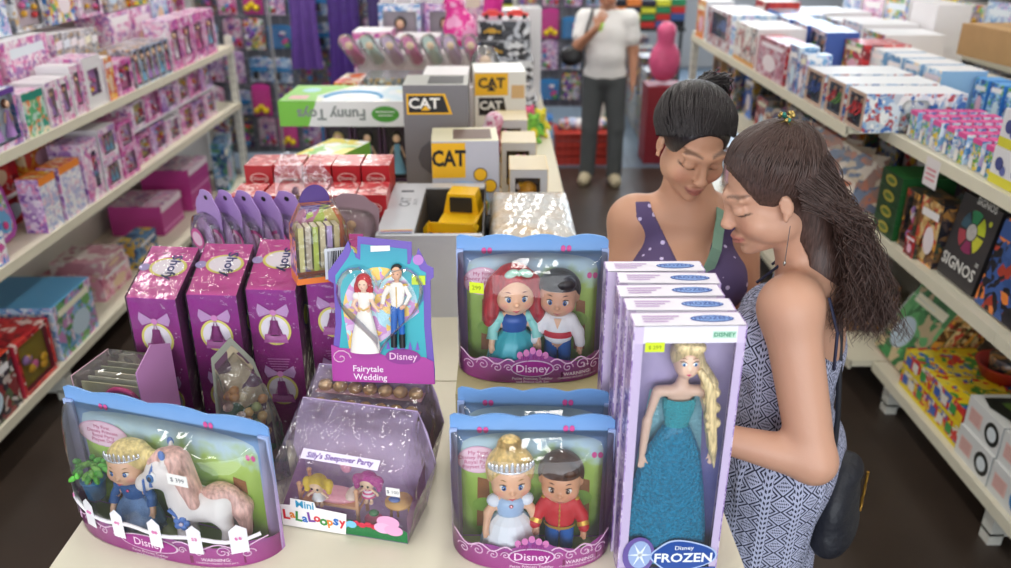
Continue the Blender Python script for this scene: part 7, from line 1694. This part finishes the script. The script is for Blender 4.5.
# clear jar of shells
t = thing('toy_jar', 'round clear jar of small grey pieces at the shelf joint', 'jar', (1.655, 3.335, 1.313)); m = MB(); m.lathe([(.0, 0), (.062, 0), (.068, .02), (.068, .11), (.055, .13), (0, .132)], plastic(.08, .3, 12, .05), 20); m.build('clear_jar', t)
m = MB(); rg = random.Random(5); [m.ell((.04*math.cos(k), .04*math.sin(k), .015+.018*(k//6)), (.016, .014, .012), mat(('#8a8c84', '#b8b0a0', '#5a6a60')[k % 3], .4), 8, 5) for k in range(24)]; m.build('small_toy', t)
t2_ = None; tags = mat('#e6e4e2', .5)
mini = carton('mini_blister', 'x', 'toy pack', .058, .030, .105, art(['#4f9ad0', '#6ab04a', '#d8d0dc', '#3f5fa8', '#e8c83c', '#a8c4e0'], 50), side=BLU, top=mat('#e0509a', .4), loc=(0, 0, 0))
m = MB(); m.flat([(-.024, .004), (.0, .004), (.0, .046), (-.024, .046)], -.004, tags); m.flat([(-.029, .088), (.029, .088), (.029, .105), (-.029, .105)], -.0012, mat('#e0509a', .4)); m.build('price_label', mini)
q = 0
for r_ in range(7):
    for c_ in range(7):
        loc = (1.615+.040*c_+.004*(r_ % 2), 3.22-.092*r_, 1.3135)
        lab = 'tiny pink-topped blue toy pack, %s row from the shelf joint, %s back from the edge' % (ORD[r_], ORD[c_])
        if q == 0: mini.location = loc; mini.rotation_euler = (0, 0, -PI/2); mini['label'] = lab; mini['group'] = 'tiny pink-topped packs'
        else: dup(mini, loc, -PI/2, lab)
        q += 1
for k in range(2):
    for j in range(2):
        t = carton('bubble_carton', '%s white carton with blue balls print and yellow base, %s pair' % (('lower', 'upper')[k], ('front', 'second')[j]), 'toy box', .20, .17, .118, mat('#e4e2e6', .4), side=mat('#d8d4da', .4), top=mat('#dcdade', .4), loc=(1.605+.005*k, 2.535-.225*j, 1.3135+.119*k), rz=-PI/2, band=('#d8d03c', 0, .26))
        m = MB(); [m.disc(x, z, r, r, -.0022, mat(c, .35), 14) for x, z, r, c in ((-.055, .068, .022, '#4a4f8a'), (-.03, .05, .016, '#6a72b0'), (.04, .055, .020, '#2f56a8'), (.07, .066, .018, '#3f66b8'), (.055, .04, .014, '#2f4f9a'))]; m.build('printed_front', t)
for k in range(3): top_goods([(2.60+.19*k, 2.77+.19*k, .15, '%s white and pink figure carton behind the tiny packs' % ORD[k], dict(front=art(['#e0509a', '#e8e4ec', '#4f6ab0', '#c9a0c4'], 24), side=PKW, top=WHB, d=.3))], 2.02)
for k in range(7): top_goods([(2.78+.12*k, 2.88+.12*k, .17, '%s bright blue blister in the row behind the clear jar' % ORD[k], dict(front=art(['#4f9ae0', '#2f6fc8', '#a8d0f0', '#2a4a8a', '#6ab04a'], 40), side=mat('#3f8ad8', .4), top=mat('#5fa8e8', .4), d=.10))], 2.04 if k > 3 else 2.34)
for k in range(4): top_goods([(2.55+.36*k, 2.88+.36*k, .16, '%s pale blue and white carton of the back row, gondola top' % ORD[k], dict(front=BLU, side=WH, top=WHB, d=.26))], 2.56)
top_goods([(1.80, 2.30, .19, 'lime and pink carton at the near back of the gondola top', dict(front=art(['#c9d84a', '#e8a0c0', '#7a8ac8', '#e8e8a0'], 14), side=PK, top=WH, d=.3))], 2.35)
# price tag on the rail
t = thing('price_tag', 'white price tag hanging from the gondola top edge', 'sign', (1.5735, 2.93, 1.275), rz=-PI/2); m = MB(); m.box(-.05, .05, -.001, .0, -.075, .03, mat('#e6e0e0', .5)); [m.flat([(-.036, z), (.034, z+.002), (.034, z+.010), (-.036, z+.008)], -.0016, mat('#d88a94', .5)) for z in (-.052, -.034, -.016)]; m.build('paper_tag', t)
# cardboard box and other aisle
t = thing('cardboard_box', 'long brown cardboard box lying across the far side of the gondola top', 'box', (2.48, 3.95, 1.3135+.165), rz=-R(84))
m = MB(); m.box(-.36, .36, -.14, .14, 0, .15, mat('#b08a5c', .7, var=.12, bscale=14), top=mat('#bd9768', .7)); m.box(-.36, .36, -.012, .012, .1502, .1512, mat('#9a784c', .5)); m.build('carton', t)
# ---- gondola middle shelf
MIDR = 'on the gondola middle shelf'
def lid_boxes():
    for k in range(4):
        t = carton('game_box', 'green game box with yellow ovals, %s from the bottom of its stack' % ORD[k], 'board game', .19, .22, .066, mat('#16401f', .4), side=mat('#1f5a2a', .4), top=mat('#2f7a3a', .35), loc=(1.615, 3.30, .881+.067*k), rz=-PI/2)
        m = MB(); [m.disc(x, .033, .050, .022, -.001, mat('#b8a83c', .4)) for x in (0,)]; [m.disc(x, .033, .036, .011, -.0016, mat('#4f6a2a', .4)) for x in (0,)]; m.build('printed_oval', t)
lid_boxes()
DKP = art(['#2a2220', '#8a5a30', '#c9a06a', '#3a2a28', '#d89a3c', '#5a3a2a', '#a83a2a'], 20)
stand('R', 1.63, 3.13, .11, .881, .24, 'dark pack with teddy bears above an orange pumpkin shape', front=DKP, side=DK, d=.12, win=(.15, .85, .1, .9), toy='blobs', inner='#6a4a30')
stand('R', 1.635, 2.985, .16, .881, .25, 'brown and gold character picture pack beside the teddy pack', front=BRN, side=DK, d=.10)
stand('R', 1.612, 3.05, .08, .881, .085, 'small red and white tin in front of the teddy pack', front=RED, side=DK, d=.015)
t = carton('game_box', 'black board game box with colour wheel reading SIGNOS', 'board game', .25, .06, .31, mat('#3a3638', .4), side=mat('#262426', .4), loc=(1.645, 2.76, .890), rot=(R(-8), 0, -PI/2))
m = MB(); cx, cz, r0, r1 = 0, .195, .034, .078
for k, c in enumerate(('#b8c42c', '#2f8a5a', '#3a5a6a', '#a8434f', '#8a2f5a', '#c9c83c')):
    a0, a1 = k*PI/3+.12, (k+1)*PI/3-.04; P = [(cx+r1*math.cos(a0+(a1-a0)*i/8), cz+r1*math.sin(a0+(a1-a0)*i/8)) for i in range(9)] + [(cx+r0*math.cos(a1-(a1-a0)*i/8), cz+r0*math.sin(a1-(a1-a0)*i/8)) for i in range(9)]
    for i in range(8): m.flat([P[i], P[i+1], P[16-i], P[17-i]], -.0012, mat(c, .4))
m.disc(cx, cz, .030, .030, -.0014, mat('#b8b4b0', .4, var=.4, bscale=60)); m.text('SIGNOS', .060, mat('#dcdad4', .4), -.005, .062, -.0014, bold=.02, sx=1.05); m.text('30', .022, mat('#dcdad4', .4), .095, .105, -.0014); m.text('SIGNOS', .036, mat('#dcdad4', .4), .03, .305, -.0014, bold=.02); m.disc(.085, .255, .010, .010, -.0014, mat('#c9d03c', .4)); m.build('printed_front', t)
t = carton('game_box', 'dark blue and orange game box beside the SIGNOS box', 'board game', .25, .07, .31, art(['#1f1d28', '#2f4f8a', '#1a1820', '#e8843c', '#3a5a9a', '#a83a2a'], 14), side=DK, loc=(1.64, 2.48, .891), rot=(R(-8), 0, -PI/2), band=('#3f62a8', .78, .97))
for k in range(4): stand('R', 1.66, 2.20-.24*k, .22, .881, .28+.03*(k % 2), '%s mixed game box past the blue and orange one' % ORD[k], name='game_box', cat='board game', front=(MIXD, DKP, MIXD, RED)[k], side=DK, d=.2)
for k in range(9): stand('R', 1.92+.03*(k % 2), 3.30-.21*k, .19, .881, .30, '%s dim game box in the back of the gondola middle shelf' % ORD[k], name='game_box', cat='board game', front=(MIXD, DK, GRN)[k % 3], side=DK, d=.15)
# far run middle shelf: dim mixed stock
for k in range(11):
    y = 3.55+.255*k; mm, dsc = ((MIXD, 'mixed dim'), (DKP, 'brown and gold'), (ORG, 'orange'), (art(['#1f5fc0', '#2f7ae0', '#1a3f8a', '#e8c83c'], 12), 'bright blue'), (RED, 'red'), (GRYP, 'grey framed'), (MIX, 'multicoloured'))[(k*3) % 7]
    if k != 7: stand('R', (1.60 if k > 3 else 1.88)+.03*(k % 3), y, .215, .881, (.26, .32, .22, .30)[k % 4], '%s toy box, %s from the joint on the far middle shelf' % (dsc, ORD[k]), front=mm, side=MIXD, d=.2, win=(.12, .88, .12, .88) if k % 4 == 1 else None, toy='blobs')
for k in range(7): # picture books leaning like records
    y = 3.62+.15*k; carton('picture_book', '%s leaning framed picture book between the two women and the joint' % ORD[k], 'book', .30, .022, .26, art(['#c9b49a', '#8a5a4a', '#5a6a86', '#d8c8b8', '#a85a3a', '#3a4a6a'], 14), side=mat('#b8a898', .5), loc=(1.56, y, 0.890), rot=(R(-22), 0, R(-38)))
carton('picture_box', 'thin wooden framed picture box by the end upright', 'toy box', .24, .05, .30, mat('#b8936a', .5), win=(.12, .88, .1, .9), toy='none', inner='#c9c4bc', loc=(1.60, 6.25, .881), rz=-PI/2)
t = thing('toy_horse', 'black toy horse standing on red stock on the far middle shelf', 'toy horse', (1.79, 5.34, .881+.009), R(184))
b = Body(np.arange(-.20, .20, .008), np.arange(-.06, .07, .008), np.arange(-.008, .42, .008)); b.ell((0, 0, .24), (.11, .045, .055), .02); b.limb((-.08, 0, .27), (-.13, 0, .35), .038, .026, .02); b.limb((-.13, 0, .36), (-.185, 0, .32), .026, .016, .01)
for x in (-.08, .085):
    for q in (-1, 1): b.limb((x, q*.028, .21), (x+.008, q*.03, .11), .024, .014, .01); b.limb((x+.008, q*.03, .11), (x, q*.03, .008), .013, .015, .006)
b.limb((.105, 0, .26), (.15, 0, .10), .014, .016, .01); b.limb((-.07, 0, .32), (-.12, 0, .40), .012, .016, .01); grid_mesh('horse_body', b.G, b.ax, mat('#1a1818', .4), t)
m = MB(); m.tube([(-.150, -.026, .365), (-.155, 0, .31), (-.150, .026, .365)], .004, mat('#a8302c', .5), 6); m.build('bridle', t)
# ---- gondola bottom shelf
BOTR = 'on the gondola bottom shelf'
gf = art(['#3f8a4a', '#58a85f', '#2f7038', '#6ab870', '#c9b48a', '#3f8a4a'], 9)
for k in range(4):
    t = carton('game_box', '%s green football game box leaning on the bottom shelf, from the aisle' % ORD[k], 'board game', .33, .045, .36, gf, side=BRN, top=art(['#4f9a58', '#e8c84a', '#d84a3a', '#7a4a30', '#4f9a58'], 24), loc=(1.80+.055*k, 3.375, .230), rot=(R(-28), 0, -PI/2))
    m = MB(); m.disc(.10, .09, .045, .040, -.001, mat('#2a3450', .4)); m.disc(.10, .09, .030, .026, -.0016, mat('#c9a48a', .4)); m.tube([(-.17, -.001, .06), (-.17, -.001, .30), (.04, -.001, .30)], .003, mat('#e8f0e8', .5), 4); m.build('printed_front', t)
for r_ in range(2):
    for c_ in range(2):
        t = carton('crayon_box', 'yellow and red colouring set, %s %s' % (('lower', 'upper')[r_], ('nearest the green game boxes', 'nearer the white cartons')[c_]), 'toy box', .245, .30, .088, art(['#e8c81c', '#d8302c', '#e8e0d0', '#3f66b8', '#d8302c', '#e8c81c'], 22), side=mat('#c9302c', .4), top=YEL, loc=(1.775, 3.08-.25*c_, .206+.089*r_), rz=-PI/2)
        m = MB(); m.flat([(-.1225, 0), (.1225, 0), (.1225, .018), (-.1225, .018)], -.0012, mat('#e8d01c', .4)); [m.flat([(x, .026), (x+.045, .026), (x+.045, .066), (x, .066)], -.0014, mat(c, .4)) for x, c in ((-.10, '#3f66b8'), (-.04, '#e8e4d8'), (.03, '#3f9a4a'))]; m.build('printed_front', t)
for r_ in range(2):
    for c_ in range(3):
        t = carton('vehicle_box', 'white and black toy vehicle carton, %s layer, %s toward the viewer' % (('lower', 'upper')[r_], ORD[c_]), 'toy box', .225, .34, .125, mat('#dcdcda', .4), side=mat('#c9cccc', .4), top=mat('#dfe0dd', .4), loc=(1.765+.01*r_, 2.58-.235*c_, .206+.126*r_), rz=-PI/2)
        m = MB(); Tt = Matrix.Translation((0, 0, .1258)) @ Matrix.Rotation(R(-90), 4, 'X')
        if r_: m.flat([(-.09, .04), (-.02, .02), (.08, .05), (.10, .20), (.03, .28), (-.08, .26)][::-1], 0, mat('#1d201c', .35), M=Tt); m.flat([(-.05, .08), (.05, .09), (.06, .20), (-.04, .20)], -.0006, mat('#4f6a2a', .5, var=.3, bscale=50), M=Tt)
        m.disc(.06, .06, .045, .045, -.001, mat('#2f7ab8' if c_ else '#1d201c', .4)); m.disc(.06, .06, .028, .028, -.0016, mat('#dfe6ea', .4)); m.flat([(-.09, .03), (-.01, .03), (-.01, .09), (-.09, .09)], -.001, mat('#e8c0b8', .4)); [m.flat([(-.085, .04+.012*i), (-.02, .04+.012*i), (-.02, .044+.012*i), (-.085, .044+.012*i)], -.0014, mat('#c98a84', .4)) for i in range(4)]; m.build('printed_front', t)
for k in range(9): stand('R', 1.72+.03*(k % 2), 3.84+.285*k, .25, .206, .24+.04*(k % 3), '%s dim carton on the far bottom shelf, from the joint' % ORD[k], front=(MIXD, DK, RED, GRYP)[k % 4], side=DK, d=.25)
t = thing('toy_pot', 'red round basin with dark pot on the bottom shelf beside the white cartons', 'basin', (2.06, 2.95, .206+.181)); m = MB(); m.lathe([(.0, .0), (.09, 0), (.115, .06), (.12, .062), (.105, .058), (.085, .01), (0, .01)], mat('#b8362c', .4), 22); m.build('basin', t); m = MB(); m.lathe([(.0, .015), (.06, .015), (.07, .09), (.062, .092), (0, .09)], DK, 18); m.build('pot', t)
# ---------------------------------------------------------------- far aisle on the other side
sf = shelf_unit('tan shelving in the next aisle stacked with white and blue window boxes', 3.05, -1, 2.4, 6.4, [(.9, 0, .5), (1.30, 0, .5), (1.72, 0, .5)], .5, 2.2, posts=(2.45, 6.35), post_h=2.2)
for lv, z in enumerate((.90, 1.30, 1.72)):
    for k in range(11):
        kk = (k*5+lv*3) % 6; mm, dsc = ((MIX, 'multicoloured'), (BLU, 'pale blue'), (BRN, 'brown'), (GRN, 'green'), (BW, 'white and blue'), (YEL, 'yellow'))[kk]
        stand('R', 3.07, 2.68+.33*k, .30, z+.001, .30+.02*(k % 3), '%s toy box in the next aisle, %s level, %s from the near post' % (dsc, ORD[lv], ORD[k]), front=mm, side=WH, d=.26, win=(.1, .9, .12, .85) if k % 2 else None, toy='blobs')
# ---------------------------------------------------------------- hanging walls
def grid_wall(label, x0, x1, y, z0, z1, name='grid_panel'):
    t = thing(name, label, 'display panel', ((x0+x1)/2, y, 0)); hw = (x1-x0)/2; g = mat('#b4b8c0', .4, .3)
    m = MB(); m.box(-hw, hw, .02, .04, z0, z1, mat('#767a84', .7)); m.build('back_board', t)
    m = MB(); n = int((x1-x0)/.1)
    for i in range(n+1): x = -hw + 2*hw*i/n; m.tube([(x, 0, z0), (x, 0, z1)], .003, g, 4)
    for k in range(int((z1-z0)/.12)+1): m.tube([(-hw, -.004, z0+.12*k), (hw, -.004, z0+.12*k)], .003, g, 4)
    m.build('wire_grid', t)
    for q in (-1, 1): m = MB(); m.box(q*hw-.02, q*hw+.02, -.01, .03, 0, z1+.02, STEEL); m.build('upright', t)
    return t
def hang_proto(kind, mm, w_, h_, seed):
    rg = random.Random(seed); t = thing('hanging_pack', 'x', 'toy pack'); m = MB()
    P = [(-w_/2, 0), (w_/2, 0), (w_/2, h_*.94), (w_*.2, h_), (-w_*.2, h_), (-w_/2, h_*.94)]
    m.prism(P, .004, mm); m.build('header_card', t)
    m = MB()
    if kind == 'ball':
        for k in range(3): m.ell(((k-1)*w_*.25, -.04, h_*(.2+.1*(k % 2))), (w_*.18, .035, w_*.18), mat(rg.choice(['#f0cf1c', '#e8c81c', '#d83ca0']), .4), 12, 8)
    elif kind == 'gun': m.box(-w_*.4, w_*.4, -.04, -.002, h_*.45, h_*.62, mat(rg.choice(['#2f8ac8', '#d8302c', '#e8b21c']), .4)); m.box(-w_*.3, -w_*.1, -.035, -.002, h_*.15, h_*.46, mat('#2a2a30', .4))
    elif kind == 'cloth':
        V = []; Fc = []
        for j in range(9):
            for i in range(13): V.append((w_*(i/12-.5)*(.7+.5*j/8), -.02-.025*math.sin(i*1.4)*(j/8), h_*(.95-.95*j/8)))
        for j in range(8):
            for i in range(12): a = j*13+i; Fc.append((a, a+1, a+14, a+13))
        m.add(V, Fc, mm, True)
    else:
        for k in range(6): m.ell((w_*rg.uniform(-.35, .35), -.015, h_*rg.uniform(.12, .75)), (w_*.14, .016, h_*.09), mat(rg.choice(['#d84a9a', '#4f9ad8', '#e8c83c', '#58a85a', '#c9302c', '#f0eef0', '#8a5ab8']), .4), 9, 6)
    m.build('small_toy', t)
    if kind != 'cloth': m = MB(); m.box(-w_*.45, w_*.45, -.055, -.003, h_*.05, h_*.84, PANE); m.build('clear_bubble', t)
    return t
protos = [hang_proto('mix', MIX, .17, .26, 1), hang_proto('ball', mat('#d83ca0', .4), .16, .28, 2), hang_proto('gun', BLU, .18, .22, 3), hang_proto('mix', PKW, .15, .26, 4), hang_proto('mix', mat('#2f86c8', .4), .20, .20, 5), hang_proto('mix', MIXD, .17, .27, 6), hang_proto('mix', LILA, .16, .28, 7)]
pdesc = ['multicoloured', 'magenta with yellow balls', 'pale blue launcher', 'pink and white', 'bright blue headed', 'dim mixed', 'lilac']
used = set()
def hang(i, loc, rz, lab):
    p = protos[i]
    if i not in used: used.add(i); p.location = loc; p.rotation_euler = (0, 0, rz); p['label'] = lab
    else: dup(p, loc, rz, lab)
grid_wall('wire grid wall of hanging toys behind the end of the wall shelves', -2.62, -.95, 7.45, .15, 2.0)
gp = 'packs hanging on the grid wall beyond the wall shelves'
for r_ in range(6):
    for c_ in range(8):
        i = (r_*3+c_*5+(r_*c_) % 4) % 7; z = .22+.285*r_; x = -2.50+.20*c_
        hang(i, (x, 7.42-.06*((r_+c_) % 2), z), R(((c_*7) % 11)-5), '%s pack on the shelf-end grid, %s row up, %s from the wall' % (pdesc[i], ORD[r_], ORD[c_]))
cl = hang_proto('cloth', mat('#45267c', .5, bump=.5, bscale=20, var=.3), .26, .95, 9); cl.location = (-1.30, 7.2, .75); cl['label'] = 'long purple costume hanging beside the grid of toys'; cl['category'] = 'costume'
for k, (x, z, c, lab) in enumerate(((-1.62, .95, '#5a3a8c', 'shorter violet costume hanging left of the long purple one'), (-.98, .85, '#3f2f6a', 'dark indigo costume hanging in front of the grid'), (-.68, .9, '#7a1f3a', 'dark red costume hanging nearest the counter end'))):
    c2 = hang_proto('cloth', mat(c, .5, bump=.5, bscale=20, var=.3), .22, .80, 20+k); c2.location = (x, 7.15, z); c2['label'] = lab.replace('left of', 'before'); c2['category'] = 'costume'
t = thing('clothes_rail', 'thin steel rail holding the purple and dark costumes', 'rail', (-1.2, 7.14, 0)); m = MB(); m.tube([(-.7, 0, 1.72), (.7, 0, 1.72)], .012, GREY, 8); m.build('rail', t)
for q in (-.7, .7): m = MB(); m.tube([(q, 0, 0), (q, 0, 1.72)], .012, GREY, 8); m.build('rail_leg', t)
# wall panel above the wall shelves
for r_ in range(2):
    for c_ in range(9):
        i = (r_*2+c_*3) % 7; z = 1.98+.28*r_
        hang(i, (X0+.075, 3.2+.42*c_, z), PI/2, '%s pack pinned on the wall above the shelves, row %s, %s along' % (pdesc[i].replace('magenta with yellow balls', 'yellow-balled'), ('one', 'two')[r_], ORD[c_]))
# grid behind the man
grid_wall('wire grid wall of hanging toys behind the man in the white t-shirt', .14, 1.02, 8.25, .40, 2.3)
for r_ in range(6):
    for c_ in range(4):
        i = (r_*2+c_*3+1) % 7; hang(i, (.26+.215*c_, 8.20, .48+.29*r_), R((c_*5) % 7-3), '%s pack on the grid behind the man, %s row up, %s along' % (pdesc[i].replace('magenta with yellow balls', 'yellow-balled'), ORD[r_], ORD[c_]))
t = thing('shopping_basket', 'red plastic basket of toys on the floor behind the man', 'basket', (.78, 7.72, 0)); m = MB()
for z in (.02, .09, .16, .23): m.box(-.26, .26, -.17, -.16, z, z+.055, mat('#b8382c', .45)); m.box(-.26, .26, .16, .17, z, z+.055, mat('#b8382c', .45)); m.box(-.27, -.26, -.17, .17, z, z+.055, mat('#b8382c', .45)); m.box(.26, .27, -.17, .17, z, z+.055, mat('#b8382c', .45))
m.box(-.27, .27, -.17, .17, 0, .02, mat('#b8382c', .45)); [m.box(-.27+.06*i, -.26+.06*i, -.176, -.166, 0, .29, mat('#c9463a', .45)) for i in range(10)]; m.box(-.285, .285, -.185, .185, .285, .30, mat('#c9463a', .45)); m.build('basket_body', t)
for k in range(6): t = thing('small_bag', '%s crinkled bag heaped above the red basket' % ORD[k], 'toy pack', (.60+.075*k, 7.70+.03*(k % 2), .30)); m = MB(); m.ell((0, 0, .05), (.07, .08, .06), (MIX, BLU, WH, GRYP, PKW, MIX)[k], 12, 8); m.build('bag_body', t)
carton('toy_carton', 'sky blue box with red round face print on the floor by the counter end', 'toy box', .36, .2, .44, art(['#4f9ad8', '#a8d0ee', '#4f9ad8', '#c9484a', '#8fc0e8'], 8), side=mat('#3f7ac0', .4), loc=(.30, 7.55, 0))
# far end: stock beyond the aisle
for k in range(6):
    y = 8.1+.55*k; carton('stock_carton', '%s grey-brown carton along the far aisle side' % ORD[k], 'carton', .42, .34, .34+.06*(k % 3), (GRYP, MIXD, GRYP, MIXD, DKP, GRYP)[k], side=MIXD, loc=(1.42+.02*k, y, 0), rz=-PI/2)
    carton('stock_carton', '%s upper carton along the far aisle side' % ORD[k], 'carton', .38, .30, .30, (MIXD, GRYP, DKP, MIX, MIXD, BLU)[k], side=MIXD, loc=(1.45+.02*k, y, .342+.06*(k % 3)), rz=-PI/2)
pouch('translucent pink bag at the far aisle end', (1.50, 7.75, .728), .30, .50, mat('#d85a86', .35, var=.2, bscale=12), name='toy_bag')
carton('stock_carton', 'tall dark red carton under the translucent pink bag', 'carton', .32, .32, .715, mat('#8a1f2c', .5), loc=(1.34, 7.75, 0), rz=-PI/2)
pouch('green plastic bag on the far floor', (1.20, 9.2, 0), .30, .42, mat('#2f9a5f', .35), name='toy_bag')
for s_, (xx, yy) in enumerate(((1.9, 11.9), (.6, 12.3))):
    t = thing('stock_table', ('low dark table under bright folded stock at the end of the shop', 'second dark table at the end of the shop, beyond the man')[s_], 'table', (xx, yy, 0)); m = MB(); m.box(-.6, .6, -.3, .3, .72, .76, DARK); m.build('tabletop', t)
    for a in (-.55, .55):
        for b_ in (-.25, .25): m = MB(); m.box(a-.02, a+.02, b_-.02, b_+.02, 0, .72, DARK); m.build('leg', t)
    for k in range(6):
        for j in range(4): carton('folded_stock', '%s folded bright stock, layer %s, on the %s end table' % (ORD[k], ('one', 'two', 'three', 'four')[j], ('aisle side', 'counter side')[s_]), 'folded cloth', .19, .40, .07+.01*(k % 3), mat(('#2a2a38', '#c9302c', '#1f1f2a', '#d8d83c', '#3a5a9a', '#e8843c', '#2f8a5a', '#16161c')[(k*3+j*5+s_) % 8], .7), loc=(xx-.5+.2*k, yy-.2, .761+.092*j))
for k in range(7):
    t = thing('hanging_garment', '%s dark garment on the back wall rail' % ORD[k], 'garment', (-.1+.42*k, 12.95, 1.0)); m = MB(); V = []; Fc = []
    for j in range(7):
        for i in range(11): V.append((.34*(i/10-.5)*(.8+.3*j/6), -.03-.03*math.sin(i*1.6+k)*(j/6+.2), .75-.75*j/6))
    for j in range(6):
        for i in range(10): a = j*11+i; Fc.append((a, a+1, a+12, a+11))
    m.add(V, Fc, mat(('#1f2030', '#5a1f2f', '#23233a', '#16351f', '#3a2a55', '#8a2a2a', '#1c1c24')[k], .8), True); m.build('cloth_body', t)
    m = MB(); m.tube([(-.12, 0, .73), (0, .0, .78), (.12, 0, .73)], .006, GREY, 6); m.tube([(0, 0, .78), (0, 0, .83)], .004, GREY, 6); m.build('hanger', t)
